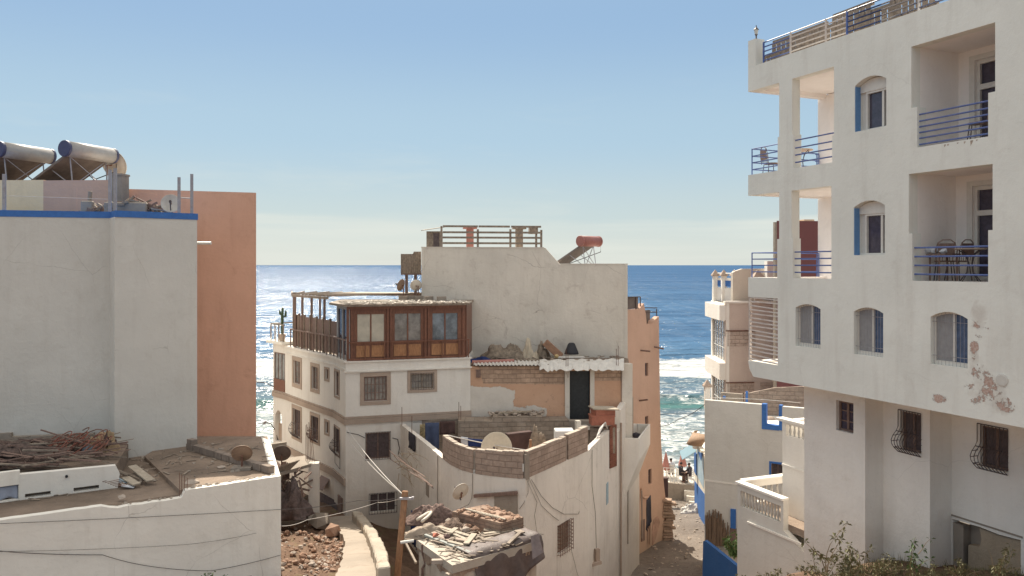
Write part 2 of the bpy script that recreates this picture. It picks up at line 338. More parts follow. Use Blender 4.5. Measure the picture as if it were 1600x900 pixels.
class Wall:
    """vertical plane from A to B (xy); u runs A to B, v towards the viewer's side, z up."""
    def __init__(s, A, B):
        s.A = Vector(A); s.B = Vector(B); s.L = (s.B - s.A).length; s.d = (s.B - s.A) / s.L; s.n = Vector((s.d.y, -s.d.x))
    def pt(s, u, v, z): q = s.A + s.d * u + s.n * v; return Vector((q.x, q.y, z))
    def u(s, px, v=0):
        k = (px - CX) / F; A = s.A + s.n * v; return (k * A.y - A.x) / (s.d.x - k * s.d.y)
    def Y(s, px, v=0): return s.pt(s.u(px, v), v, 0).y
    def z(s, px, py, v=0): return (CY - py) / F * s.Y(px, v)
    def r(s, x0, y0, x1, y1, v=0):
        """pixel rectangle measured on the left edge, as u0,u1,z0,z1."""
        u0, u1 = s.u(x0, v), s.u(x1, v); return u0, u1, s.z(x0, y1, v), s.z(x0, y0, v)
    def box(s, mb, u0, u1, v0, v1, z0, z1):
        a = s.pt(u0, v0, z0); return mb.obox(a, s.pt(u1, v0, z0) - a, s.pt(u0, v1, z0) - a, Vector((0, 0, z1 - z0)))
    def slab(s, mb, outline, holes=(), v0=-.25, v1=0):
        loops = [list(outline)] + [list(h) for h in holes]
        def tri(v):
            vecs = [[s.pt(u, v, z) for u, z in lp] for lp in loops]
            flat = [q for lp in vecs for q in lp]
            l2 = [[Vector((u, z, 0)) for u, z in lp] for lp in loops]
            return flat, tessellate_polygon(l2)
        a, ta = tri(v1); b, _ = tri(v0); n = len(a)
        mb.add(a + b, [tuple(t) for t in ta] + [tuple(i + n for i in reversed(t)) for t in ta])
        o = len(mb.v) - 2 * n; k = 0
        for lp in loops:
            m = len(lp)
            for i in range(m):
                j = (i + 1) % m; mb.f.append((o + k + i, o + k + j, o + n + k + j, o + n + k + i))
            k += m
        return mb
def rc(u0, u1, z0, z1): return [(u0, z0), (u1, z0), (u1, z1), (u0, z1)]
def arch(u0, u1, z0, zs, rise, n=8):
    pts = [(u0, z0), (u1, z0)]
    for i in range(n + 1):
        t = i / n; u = u1 + (u0 - u1) * t; pts.append((u, zs + rise * (1 - (2 * t - 1) ** 2)))
    return pts
def window(parent, W, u0, u1, z0, z1, rec=.12, cols=2, rows=1, fm=None, gm=None, fw=.05, grille=None, gm_bar=None, surround=None, smat=None, sill=None, name='window', label=None, fd=.05):
    fm = fm or M_wood_d; gm = gm or M_glass
    m = MB(); v1 = -rec + fd; v0 = -rec
    W.box(m, u0, u0 + fw, v0, v1, z0, z1); W.box(m, u1 - fw, u1, v0, v1, z0, z1)
    W.box(m, u0 + fw, u1 - fw, v0, v1, z0, z0 + fw); W.box(m, u0 + fw, u1 - fw, v0, v1, z1 - fw, z1)
    for i in range(1, cols):
        u = u0 + (u1 - u0) * i / cols; w2 = fw * (.6 if (cols % 2 == 0 and i == cols // 2) else .25)
        W.box(m, u - w2, u + w2, v0, v1 - .01, z0 + fw, z1 - fw)
    for i in range(1, rows):
        z = z0 + (z1 - z0) * i / rows; W.box(m, u0 + fw, u1 - fw, v0, v1 - .015, z - fw * .25, z + fw * .25)
    w = m.build(name, fm, parent)
    if label: w['label'] = label
    g = MB(); W.box(g, u0 + .01, u1 - .01, v0 - .03, v0 + .012, z0 + .01, z1 - .01); g.build('pane', gm, w)
    if grille:
        nv, nh, out = grille; b = MB()
        for i in range(nv + 1):
            u = u0 - .02 + (u1 - u0 + .04) * i / nv; b.tube([W.pt(u, out, z0 - .04), W.pt(u, out, z1 + .04)], .009, 4)
        for i in range(nh + 1):
            z = z0 - .03 + (z1 - z0 + .06) * i / nh; b.tube([W.pt(u0 - .03, out, z), W.pt(u1 + .03, out, z)], .009, 4)
        for (u, z) in ((u0, z0), (u1, z0), (u0, z1), (u1, z1)): b.tube([W.pt(u, out, z), W.pt(u, -.02, z)], .009, 4)
        b.build('grille', gm_bar or M_iron, w)
    if surround:
        sw, sp = surround; b = MB()
        W.box(b, u0 - sw, u1 + sw, 0.003, sp, z1, z1 + sw); W.box(b, u0 - sw, u1 + sw, 0.003, sp, z0 - sw, z0)
        W.box(b, u0 - sw, u0, 0.003, sp, z0, z1); W.box(b, u1, u1 + sw, 0.003, sp, z0, z1); b.build('surround', smat or M_stone, w)
    if sill:
        b = MB(); W.box(b, u0 - .06, u1 + .06, -.02, sill, z0 - .06, z0 - .003); b.build('sill', smat or M_white_clean, w)
    return w
def belly_grille(parent, W, u0, u1, z0, z1, out=.28, nv=8, mat=None):
    b = MB(); H = z1 - z0
    def prof(t):  # 0 bottom .. 1 top: pot-bellied
        return out * (math.sin(min(1, t / .55) * math.pi) * .95) + .03
    for i in range(nv + 1):
        u = u0 + (u1 - u0) * i / nv
        b.tube([W.pt(u, prof(t / 10), z0 + H * t / 10) for t in range(11)], .011, 4)
    for t in (0, .12, .5, 1):
        b.tube([W.pt(u0, prof(t), z0 + H * t), W.pt(u1, prof(t), z0 + H * t)], .012, 4)
    for u in (u0, u1):
        for t in (.12, .27, .4): b.tube([W.pt(u, prof(t), z0 + H * t), W.pt(u, .0, z0 + H * t)], .009, 4)
    return b.build('grille', mat or M_iron, parent)
def rail(parent, pts, zs, r=.022, posts=(), pr=.02, mat=None, name='railing', zb=0):
    m = MB()
    for z in zs: m.tube([Vector((p[0], p[1], p[2] + z)) for p in pts], r, 6)
    for p in posts: m.tube([(p[0], p[1], p[2] + zb), (p[0], p[1], p[2] + max(zs) + .01)], pr, 6)
    return m.build(name, mat or M_brail, parent)
def wire(pts, r=.008, label='', sag=0, mat=None, group='cables strung between the houses', n=10):
    out = []
    for i in range(len(pts) - 1):
        a, b = Vector(pts[i]), Vector(pts[i + 1])
        for k in range(n):
            t = k / n; q = a.lerp(b, t); q.z -= sag * 4 * t * (1 - t); out.append(q)
    out.append(Vector(pts[-1])); m = MB(); m.tube(out, r, 4)
    return tag(m.build('cable', mat or M_wire, base=out[0]), label, 'cable', group)
def drape(parent, name, W, u0, u1, zt, zb, v, mat, amp=.05, label=None, cat=None, nu=14, nz=6, group=None, uneven=.08, seed=0):
    m = MB(); vs = []; fs = []
    for j in range(nz + 1):
        for i in range(nu + 1):
            u = u0 + (u1 - u0) * i / nu; t = j / nz; zb2 = zb + uneven * noise.noise(Vector((u * 3, seed, 1)))
            a = amp * (.25 + t) * math.sin(u * 19 + 2 * noise.noise(Vector((u * 2, seed + 5, t * 2)))); vs.append(W.pt(u, v + a, zt + (zb2 - zt) * t))
    for j in range(nz):
        for i in range(nu): fs.append((j * (nu + 1) + i, j * (nu + 1) + i + 1, (j + 1) * (nu + 1) + i + 1, (j + 1) * (nu + 1) + i))
    m.add(vs, fs); o = m.build(name, mat, parent, smooth=True)
    sol = o.modifiers.new('s', 'SOLIDIFY'); sol.thickness = .012
    if label: tag(o, label, cat, group)
    return o
def heap(name, c, size, mat, lab, cat, seed=0, fold=1.0, rz=0, n=34):
    """crumpled cloth or sacking: a closed mound with creased folds and a ragged skirt, resting at height c.z."""
    m = MB(); c = Vector(c); top = []; R3 = Matrix.Rotation(rz, 3, 'Z')
    for j in range(n + 1):
        for i in range(n + 1):
            x, y = 2 * i / n - 1, 2 * j / n - 1; r = (abs(x) ** 2.4 + abs(y) ** 2.4) ** (1 / 2.4)
            k = 1 + .28 * noise.noise(Vector((x * 1.7 + seed, y * 1.7, 3))); rr_ = min(1, r / k)
            h = (1 - rr_ ** 2.2) * (.75 + .7 * noise.noise(Vector((x * 1.5, y * 1.5, seed))))
            h += fold * (.22 * abs(noise.noise(Vector((x * 4 + seed, y * 2.5, 1)))) + .12 * abs(noise.noise(Vector((x * 9, y * 7 + seed, 2))))) * (1 - rr_ ** 4)
            w = .12 * noise.noise(Vector((x * 3, y * 3, seed + 9))); top.append(c + R3 @ Vector((x * size[0] * (k if r > .6 else 1) + w * size[0], y * size[1] + w * size[1], max(h, .0) * size[2])))
    o_ = len(top); m.v = top + [Vector((p.x, p.y, c.z - .04)) for p in top]; W1 = n + 1
    for j in range(n):
        for i in range(n): a = j * W1 + i; m.f += [(a, a + 1, a + W1 + 1, a + W1), (o_ + a, o_ + a + W1, o_ + a + W1 + 1, o_ + a + 1)]
    for i in range(n): m.f += [(i, o_ + i, o_ + i + 1, i + 1), (n * W1 + i, n * W1 + i + 1, o_ + n * W1 + i + 1, o_ + n * W1 + i), (i * W1, (i + 1) * W1, o_ + (i + 1) * W1, o_ + i * W1), (i * W1 + n, o_ + i * W1 + n, o_ + (i + 1) * W1 + n, (i + 1) * W1 + n)]
    return tag(m.build(name, mat, smooth=True), lab, cat)
def dish(name, label, c, rad, face, mat, foot, group='satellite dishes on the roofs'):
    """dish centred at c looking along face, with feed arm, bracket and a pole down to foot."""
    c = Vector(c); face = Vector(face).normalized(); root = thing(name, label, 'satellite dish', foot, group)
    q = face.to_track_quat('Z', 'Y').to_matrix()
    m = MB(); prof = []
    for i in range(7):
        r = rad * i / 6; prof.append((max(r, .001), .22 * rad * (i / 6) ** 2))
    back = [(max(r, .001), z - .015) for r, z in reversed(prof)]
    m.lathe(prof + [(rad * 1.02, .22 * rad), (rad * 1.02, .22 * rad - .02)] + back, c - face * .12 * rad, q, 28); m.build('reflector', mat, root, smooth=True)
    a = MB(); lo = c + q @ Vector((0, -rad * .95, .05)); 
    feed = c + face * rad * 1.0 + Vector((0, 0, -rad * .1)); a.bar(c + Vector((0, 0, -rad * .93)) , feed, .03); a.lathe([(.04, -.06), (.045, .04)], feed, q, 8); a.build('feed_arm', M_iron, root)
    b = MB(); mount = c - face * .28 * rad; b.tube([Vector(foot), Vector((foot[0], foot[1], mount.z)), mount, c - face * .1 * rad], .028, 6); b.build('mast', M_rust, root)
    return root
def tube_tank(name, label, c, ax, L, rad, h, cl, cw, mat, endmat, parent_z, group='rooftop solar water heaters'):
    """thermosiphon heater: tank along ax, collector sloping down along h, open frame."""
    c = Vector(c); ax = Vector((ax[0], ax[1], 0)).normalized(); h = Vector((h[0], h[1], 0)).normalized()
    root = thing(name, label, 'water heater', (c.x, c.y, parent_z), group)
    q = ax.to_track_quat('Z', 'Y').to_matrix(); m = MB(); m.lathe([(rad, -L / 2), (rad, L / 2)], c, q, 24)
    tk = m.build('tank', mat, root, smooth=False)
    for p in tk.data.polygons: p.use_smooth = len(p.vertices) == 4
    for sg in (-1, 1):
        e = MB(); e.lathe([(rad * 1.04, -.05), (rad * 1.04, .04), (rad * .96, .06)], c + ax * (L / 2) * sg, q if sg > 0 else (-ax).to_track_quat('Z', 'Y').to_matrix(), 24); e.build('end_cap', endmat, tk)
    a = c + Vector((0, 0, -rad * .9)) + h * rad * .3; b = Vector((a.x, a.y, parent_z + .18)) + h * cl
    e = MB(); up = (b - a).cross(ax).normalized()
    if up.z < 0: up = -up
    e.obox(a - ax * cw / 2, ax * cw, b - a, up * .09); e.build('collector', M_panel, root)
    e = MB()
    for sg in (-1, 1):
        o2 = ax * cw * .42 * sg
        f1 = Vector((a.x, a.y, parent_z)) + o2 - h * .15; top = a + o2; f2 = Vector((b.x, b.y, parent_z)) + o2
        e.bar(f1, top + Vector((0, 0, .1)), .035); e.bar(f1, f2, .03); e.bar(f2, b + o2, .035); e.bar(f1, (a + b) / 2 + o2, .03)
    l1 = Vector((a.x, a.y, parent_z)) - h * .15
    e.bar(l1 - ax * cw * .42, a + ax * cw * .42, .025); e.bar(l1 + ax * cw * .42, a - ax * cw * .42, .025); e.bar(l1 - ax * cw * .42, l1 + ax * cw * .42, .03)
    e.build('stand', M_steel, root)
    e = MB(); s1 = c + ax * (L / 2 + .05); e.tube([s1, s1 + ax * .12 - Vector((0, 0, .05)), s1 + ax * .13 - Vector((0, 0, rad * 2)), b + ax * cw * .5], .02, 6); e.build('pipe', M_wire, root)
    return root
# ---------------------------------------------------------------- terrain, path, sea
CTRL = [(-22, 8, -9), (-10, 8, -9), (0, 6, -9.5), (0, 14, -10), (-9, 14, -8.6), (-16, 20, -8.8), (-7.6, 22, -8.45), (-6.2, 22.3, -8.55), (-5.0, 22.6, -8.85), (-4.2, 23, -8.95), (-4.0, 20, -8.5),
        (-7.6, 25.5, -9.1), (-8.2, 29, -9.95), (-6.6, 27, -9.7), (-5.7, 29, -10.15), (-5.9, 30.4, -10.42), (-8.5, 33, -10.9), (-7.4, 34, -10.95), (-11, 33, -10.9), (-12, 38, -11.2), (-15, 45, -13), (-24, 30, -10.5),
        (-2.6, 23, -11.0), (-3.3, 27, -11.4), (-4.2, 31, -11.8), (-5.0, 34, -11.9), (-1.5, 28, -12.2), (-2, 20, -10.2), (0, 20, -10.8), (3, 20, -11.6), (1, 25, -12.4), (4, 28, -13.3), (5.5, 33, -14.2), (-2, 34, -12.6),
        (6.2, 38, -14.8), (7.4, 38.5, -15.0), (9, 38.5, -15.0), (6.8, 42, -15.4), (9, 43, -15.3), (8.6, 46, -15.35), (11, 46, -15.35), (9, 50, -15.5), (11.5, 50, -15.5), (11.5, 54, -16.2), (9, 54, -16.3), (5, 52, -15.6), (0, 48, -14.5), (-8, 52, -15),
        (6, 16, -8.6), (7, 22, -9.6), (7.6, 26, -11.2), (10, 32, -13.8), (9.5, 36, -14.6), (16, 34, -12), (10.5, 17.6, -6.95), (8.8, 18.6, -7.4), (13, 15.5, -6.5), (9.4, 20, -7.6), (12, 20.3, -7.6), (13, 18, -7.1), (10, 14, -6.1), (8, 14, -6.8), (15, 10, -5), (6, 10, -6.6), (20, 24, -7), (8.2, 22, -8.6),
        (16, 46, -14.5), (20, 55, -16)]
def tz(x, y):
    sw = sz = 0
    for cx, cy, cz in CTRL:
        d2 = (x - cx) ** 2 + (y - cy) ** 2 + .05; w = 1 / d2 ** 1.8; sw += w; sz += w * cz
    z = sz / sw
    if y > 54: t = min(1, (y - 54) / 6); z = z + (-16.9 - z) * t * t * (3 - 2 * t)
    if y > 60: z = -16.9 - (y - 60) * .16
    z = max(z, -24)
    r = math.hypot(x, y - 30)
    return z
def axis(lo, hi, d0, d1, far):
    a = []; x = d0
    while x <= d1: a.append(x); x += .5
    s = .8; x = d1
    while x < far: x += s; s *= 1.35; a.append(min(x, far))
    s = .8; x = d0; b = []
    while x > -far if lo else x > lo: 
        x -= s; s *= 1.35; b.append(max(x, -far))
        if x <= -far: break
    return sorted(set(b)) + a
xs = axis(True, 0, -14, 16, 900); ys = [-60, -40, -25, -15, -8, -3, 0, 4, 8, 12] + [14 + .5 * i for i in range(93)] + [61, 62.5, 64, 66, 68, 70, 73, 77, 82, 90, 110, 160]
mb = MB(); W_ = len(xs)
for y in ys:
    for x in xs:
        z = tz(x, y); z += .09 * noise.noise(Vector((x * .9, y * .9, 0))) + .03 * noise.noise(Vector((x * 4, y * 4, 0)))
        if y < 2: z = tz(x, 2) 
        mb.v.append(Vector((x, y, z)))
for j in range(len(ys) - 1):
    for i in range(W_ - 1): mb.f.append((j * W_ + i, j * W_ + i + 1, (j + 1) * W_ + i + 1, (j + 1) * W_ + i))
s = NT('earth')
sp = s.n('SeparateXYZ'); s.l(s.pos, sp.inputs[0])
n1 = s.noise(.7, 7, .65); n2 = s.noise(5, 8, .7); n3 = s.noise(1.6, 6, .6)
dry = s.mix(s.rng(n1, .35, .65), (.14, .085, .06), (.22, .145, .105)); dry = s.mix(s.rng(n2, .45, .7), dry, (.11, .07, .05))
dry = s.mix(s.math('MULTIPLY', s.rng(n3, .55, .7), .5), dry, (.16, .16, .07))
alley = s.mix(s.rng(n1, .3, .7), (.18, .15, .13), (.26, .22, .19)); alley = s.mix(s.rng(n2, .5, .75), alley, (.11, .09, .075))
sand = s.mix(s.rng(n2, .3, .7), (.42, .34, .26), (.5, .42, .33))
isal = s.math('MULTIPLY', s.rng(sp.outputs[0], 4.5, 5.5), s.rng(sp.outputs[1], 34, 36))
col = s.mix(isal, dry, alley); col = s.mix(s.rng(sp.outputs[1], 58, 60), col, sand)
M_earth = s.out(col, .95, s.bump(s.math('ADD', n2, s.math('MULTIPLY', s.noise(14, 5), .4)), .06), .1)
struct(mb.build('ground', M_earth, base=(0, 30, -12), smooth=True))
# sloping cement path and its whitewashed kerb wall
PTH = [(-7.5, 34.6), (-7.1, 33.4), (-6.4, 31.6), (-5.75, 29.8), (-5.2, 27.6), (-4.75, 25.2), (-4.35, 23), (-4.0, 20.6), (-3.8, 18.5)]
def path_w(i): return .62 if i < 3 else .52
mb = MB(); n = len(PTH); fine = []
for i in range(n - 1):
    for k in range(6): t = k / 6; fine.append((PTH[i][0] + (PTH[i + 1][0] - PTH[i][0]) * t, PTH[i][1] + (PTH[i + 1][1] - PTH[i][1]) * t))
fine.append(PTH[-1])
PZ = lambda y: -8.05 - (y - 20.6) * .215 if y < 34 else -10.93
rows = []
for i, (x, y) in enumerate(fine):
    a = fine[max(0, i - 1)]; b = fine[min(len(fine) - 1, i + 1)]; t = Vector((b[0] - a[0], b[1] - a[1])).normalized(); nn = Vector((-t.y, t.x))
    w = .55 + .08 * noise.noise(Vector((x * 2, y * 2, 3))); z = PZ(y) + .05
    rows.append([Vector((x - nn.x * w, y - nn.y * w, z)), Vector((x, y, z + .02)), Vector((x + nn.x * w, y + nn.y * w, z))])
for r_ in rows: mb.v += r_ + [r_[0] - Vector((0, 0, .9)), r_[2] - Vector((0, 0, .9))]
for i in range(len(rows) - 1):
    o = i * 5; q = o + 5
    mb.f += [(o, o + 1, q + 1, q), (o + 1, o + 2, q + 2, q + 1), (o + 3, o, q, q + 3), (o + 2, o + 4, q + 4, q + 2)]
M_path = plaster('path_cement', (.34, .285, .235), (.2, .145, .11), .7, 0, .15, bump=.04)
struct(mb.build('path', M_path, jit=.02))
mb = MB(); 
KW = [(-6.55, 33.6, -10.35), (-5.75, 31.2, -9.95), (-5.1, 28.6, -9.35), (-4.55, 26.2, -8.8), (-4.05, 24, -8.3), (-3.55, 21.8, -7.85), (-3.2, 20, -7.5)]
for i in range(len(KW) - 1):
    for k in range(5):
        a = Vector(KW[i]).lerp(Vector(KW[i + 1]), k / 5); b = Vector(KW[i]).lerp(Vector(KW[i + 1]), (k + 1) / 5)
        w = .17 + .05 * noise.noise(a * 3); hz = .05 * noise.noise(a * 5); t = (b - a).normalized(); nn = Vector((-t.y, t.x, 0)).normalized() * w
        mb.obox(Vector((a.x, a.y, a.z - 3.2)) - nn, Vector((b.x - a.x, b.y - a.y, 0)) * .995, nn * 2, Vector((0, 0, 3.2 + hz)))
M_kerb = plaster('worn_limewash', (.44, .38, .31), (.24, .155, .11), .9, .3, .2, bump=.05)
o = mb.build('low_wall', M_kerb, jit=.05, bevel=.03); tag(o, 'rough low whitewashed wall along the right side of the dirt path', 'wall')
# the sea
xs = []; x = -60
while x < 62: xs.append(x); x += 1.2
far = []; s_ = 3; x = 62
while x < 60000: far.append(x); s_ *= 1.4; x += s_
xs = [-f - 2 for f in reversed(far)] + xs + far
ys = []; y = 62
while y < 175: ys.append(y); y += .45
s_ = .6
while y < 60000: ys.append(y); s_ *= 1.12; y += s_
SEA = -18.5
def seaz(x, y):
    if y > 420: return SEA
    f = max(0, 1 - y / 420); q = noise.noise(Vector((x * .035, y * .05, 2)))
    z = .16 * noise.noise(Vector((x * .05, y * .22, 0))) + .10 * noise.noise(Vector((x * .3, y * .55, 5)))
    for (yc, h, w, k) in ((107, 1.15, 2.6, 0), (88, .4, 2.0, 1), (143, 1.0, 3.2, 2), (163, .7, 3.5, 3), (76, .25, 1.2, 4)):
        d = y - yc - 5 * noise.noise(Vector((x * .02, k * 9, 0))) - 1.2 * noise.noise(Vector((x * .12, k * 5, 0)))
        a = h * (.75 + .5 * noise.noise(Vector((x * .06, k * 3, 7))))
        z += a * math.exp(-(d / (w if d > 0 else w * .45)) ** 2)
    return SEA + z * f * 1.2
mb = MB(); W_ = len(xs)
for y in ys:
    for x in xs: mb.v.append(Vector((x, y, seaz(x, y))))
for j in range(len(ys) - 1):
    for i in range(W_ - 1): mb.f.append((j * W_ + i, j * W_ + i + 1, (j + 1) * W_ + i + 1, (j + 1) * W_ + i))
s = NT('sea_water')
sp = s.n('SeparateXYZ'); s.l(s.pos, sp.inputs[0]); Yo = sp.outputs[1]
warp = s.math('MULTIPLY', s.math('SUBTRACT', s.noise(.045, 4, .6), .5), 30)
yy = s.math('ADD', Yo, warp)
deep = s.mix(s.rng(Yo, 150, 900), (.055, .125, .225), (.04, .10, .20)); 
shal = s.mix(s.rng(Yo, 95, 150), (.11, .15, .16), (.045, .105, .17))
col = s.mix(s.rng(Yo, 130, 200), shal, deep)
col = s.mix(s.math('MULTIPLY', s.rng(s.noise(.02, 4, .6, stretch=(.35, 1.6, 1)), .42, .62), .45), col, (.01, .045, .11))
# green face of the breaking wave
gb = s.math('MULTIPLY', s.rng(Yo, 101, 104), s.rng(Yo, 112, 106)); col = s.mix(s.math('MULTIPLY', gb, .9), col, (.045, .125, .12))
# foam: bands of surf torn by noise
lace = s.noise(.55, 9, .72, stretch=(.7, 1, 1), dist=1.2); lace2 = s.noise(1.7, 7, .7, stretch=(.6, 1, 1), dist=.8)
def band(a, b, c, d): return s.math('MULTIPLY', s.rng(yy, a, b), s.rng(yy, d, c))
b1 = s.math('MULTIPLY', band(131, 137, 154, 163), .36)
b2 = s.math('MULTIPLY', band(70, 80, 98, 103), .21)
b3 = s.math('MULTIPLY', band(114, 118, 132, 140), .14)
b4 = s.math('MULTIPLY', band(66, 69, 74, 80), .24)
b5 = s.math('MULTIPLY', band(105.5, 107, 108.5, 110), .2)
tot = s.math('MAXIMUM', s.math('MAXIMUM', b1, b2), s.math('MAXIMUM', s.math('MAXIMUM', b3, b4), b5))
foam = s.rng(s.math('ADD', s.math('ADD', s.math('MULTIPLY', lace, .6), s.math('MULTIPLY', lace2, .4)), s.math('MULTIPLY', tot, .62)), .585, .69)
foam = s.math('MULTIPLY', foam, s.rng(tot, .0, .06))
cap_glints = s.math('MULTIPLY', s.rng(s.noise(.35, 6, .75, stretch=(.35, 1, 1)), .73, .76), s.rng(Yo, 700, 150)); foam = s.math('MAXIMUM', foam, s.math('MULTIPLY', cap_glints, .6))  # whitecap flecks painted in pale colour to imitate sun sparkle far out
col = s.mix(foam, col, (.50, .51, .50))
nb = s.math('ADD', s.math('MULTIPLY', s.noise(.11, 3, .5, stretch=(.5, 1, 1)), 9.0), s.math('ADD', s.math('MULTIPLY', s.noise(.5, 3, .5, stretch=(.55, 1, 1)), 2.0), s.math('MULTIPLY', s.noise(2.2, 2, .5, stretch=(.7, 1, 1)), .25)))
nrm = s.bump(nb, .55, 1)
df = s.n('BsdfDiffuse'); s.l(col, df.inputs['Color']); s.l(nrm, df.inputs['Normal'])
gl = s.n('BsdfGlossy', i_Roughness=.22); gl.inputs['Color'].default_value = (1, 1, 1, 1); s.l(nrm, gl.inputs['Normal'])
fr_ = s.n('Fresnel', i_IOR=1.2); s.l(nrm, fr_.inputs['Normal'])
spark_gloss = s.math('MAXIMUM', s.rng(s.noise(1.0, 2, .5, stretch=(.34, .05, 1)), .53, .60), s.rng(s.noise(1.0, 2, .5, stretch=(.12, .012, 1)), .54, .60))   # ruffled-water streaks put into the gloss to break sunlight into sparkle
spark_gloss = s.math('MULTIPLY', s.math('MULTIPLY', spark_gloss, s.rng(Yo, 1500, 900)), s.rng(s.noise(.006, 3, .5, stretch=(.4, 1.6, 1)), .3, .6, .35, 1))
mxs = s.n('MixShader'); s.l(s.math('MULTIPLY', s.math('SUBTRACT', 1, foam), s.math('MINIMUM', s.math('ADD', s.math('MULTIPLY', fr_.outputs[0], .06), s.math('ADD', s.math('MULTIPLY', spark_gloss, .065), .002)), .15)), mxs.inputs[0]); s.l(df.outputs[0], mxs.inputs[1]); s.l(gl.outputs[0], mxs.inputs[2])
s.l(mxs.outputs[0], s.t.nodes['Material Output'].inputs['Surface'])
struct(mb.build('sea', s.m, base=(0, 60, SEA), smooth=True))
rnd = random.Random(13); mb = MB()
for i in range(900):
    y = rnd.uniform(37, 55); x = rnd.uniform(5.5, 12.2); r = .02 + .09 * rnd.random() ** 4
    if i % 5 == 0: x = 11.4 - (y - 46) * -.08 + rnd.gauss(0, .3)
    mb.stone((x, y, tz(x, y) + r * .2), r, i, (1.3, 1, .5))
tag(mb.build('alley_litter', M_rubble_l, base=(9, 45, -15.3)), 'small stones and crumbs scattered over the surface of the alley', 'stones', kind='stuff')
# low swash rocks / stones on the bank, rubble slope left of the path
rnd = random.Random(3); mb = MB(); mb2 = MB()
for i in range(2600):
    y = 21.5 + rnd.random() ** .8 * 12.4; t = (y - 21.5) / 12.4
    xr = -4.9 - t * 1.9; xl = -7.75 - t * 2.8; x = xr + (xl - xr) * rnd.random(); r = .02 + .10 * rnd.random() ** 6
    if rnd.random() < .5: x = xr - abs(rnd.gauss(0, .5))
    (mb if rnd.random() < .6 else mb2).stone((x, y, tz(x, y) + r * .3), r, i)
root = tag(mb.build('rubble', M_rubble, base=(-6.5, 27, -9)), 'loose broken stones and clods covering the earth bank left of the path', 'rubble', kind='stuff')
tag(mb2.build('pale_rubble', M_rubble_l, base=(-6.5, 27, -9)), 'pale chunks of mortar scattered over the earth bank left of the path', 'rubble', kind='stuff')
mb = MB(); q = P(525, 840, 30.6); mb.stone((q.x - .15, q.y, tz(q.x, q.y) + .22), .42, 77, (1, .8, .75)); tag(mb.build('boulder', M_rubble), 'large reddish boulder at the edge of the path below the dark doorway', 'rock')
mb = MB(); mb.stone((-7.9, 33.0, -10.6), .5, 78, (1.3, .8, .45)); tag(mb.build('boulder', M_conc_d), 'flat dark boulder in front of the ruined lean-to', 'rock')
# ---------------------------------------------------------------- big white hotel on the right
def onM(k): return 17.05 / (k + .435)
def ptM(px): k = (px - CX) / F; Y = onM(k); return (k * Y, Y)
pA = ptM(1169); pE = (17.05 - .435 * 6.0, 6.0)
W = Wall(pA, pE); U = W.u
hotel = thing('hotel_building', 'tall white hotel with recessed balconies, arched windows and blue railings at the right', 'building', (pA[0] + 3, pA[1] - 4, -8))
ZR, ZT = 5.05, 5.75; uL, uR = 0.0, W.L; FZ = -3.23
u1217, u1238, u1303, u1299 = U(1217.5), U(1237.5), U(1303), U(1299)
ush = U(1215)
outl = [(.22, FZ), (uR, FZ), (uR, ZT), (0, ZT), (0, ZR), (u1217, ZR), (u1217, 3.55), (u1217 - .06, 3.55), (u1217 - .06, 2.62), (0, 2.62), (0, 2.02), (u1217 - .0, 2.02), (u1217 - .0, .72), (u1217 - .08, .72), (u1217 - .08, -.36), (0, -.36), (0, -.93), (ush, -.93), (ush, -2.79), (0, -2.79), (.05, -3.02)]
holes = [[(u1238 + .05, 2.62), (u1303 - .06, 2.62), (u1303 - .06, 3.3), (u1303, 3.3), (u1303, ZR), (u1238, ZR), (u1238, 3.55), (u1238 + .05, 3.55)],
         [(u1238 + .03, -.36), (u1299, -.36), (u1299, 2.02), (u1238 - .02, 2.02), (u1238 - .02, .72), (u1238 + .03, .72)],
         [(U(1433), 2.66), (U(1544), 2.66), (U(1544), 3.56), (U(1555), 3.56), (U(1555), 4.98), (U(1424), 4.98), (U(1424), 3.58), (U(1433), 3.58)],
         [(U(1425.5), -.36), (U(1544), -.36), (U(1544), .72), (U(1551), .72), (U(1551), 2.08), (U(1420), 2.08), (U(1420), .72), (U(1425.5), .72)]]
arched = [(1335.6, 1384.8, 3.28, 4.41, .15, 'a'), (1334, 1382.6, .24, 1.42, .14, 'a'), (1243, 1282, -2.18, -1.15, .11, 'b'), (1334, 1380, -2.2, -1.15, .12, 'b'), (1454, 1512, -2.2, -1.15, .13, 'b')]
for (a, b, z0, zs, rise, k) in arched: holes.append(arch(U(a), U(b), z0, zs, rise))
mb = MB(); W.slab(mb, outl, holes, -.28, 0); mb.build('wall', M_facade, hotel)
# far end: slabs, parapets, back wall of the corner balconies, floors
mb = MB()
def eslab(z0, z1, v0=-2.9, u0=.03, u1=None): W.box(mb, u0, u1 if u1 else u1303 + .3, v0, -.28, z0, z1)
D = 2.75
W.box(mb, 0.0, .25, -D, -.283, ZR, ZT); W.box(mb, .253, uR, -9, -.283, ZR + .12, ZR + .3)           # end parapet + roof deck
W.box(mb, .0, .22, -D, -.283, 2.02, 2.62); W.box(mb, .223, u1303 + .5, -D, -.283, 2.05, 2.55)
W.box(mb, .0, .22, -D, -.283, -.93, -.36); W.box(mb, .223, u1303 + .5, -D, -.283, -.9, -.42)
W.box(mb, .0, .22, -D, -.283, FZ, -2.79); W.box(mb, .223, ush + .6, -D, -.283, FZ + .03, -2.85)
W.box(mb, U(1278, -D) , uR, -D - .25, -D, FZ, ZR + .1)                                              # back wall parallel to the street wall
W.box(mb, 0.02, U(1278, -D) - .003, -D - .25, -D, ZR - .0, ZT - .2); W.box(mb, 0.02, .3, -D - .25, -D - .003, 2.03, 2.6)
W.box(mb, u1303 - .0, u1303 + .2, -D, -.283, FZ + .05, ZR)                                       # room end walls
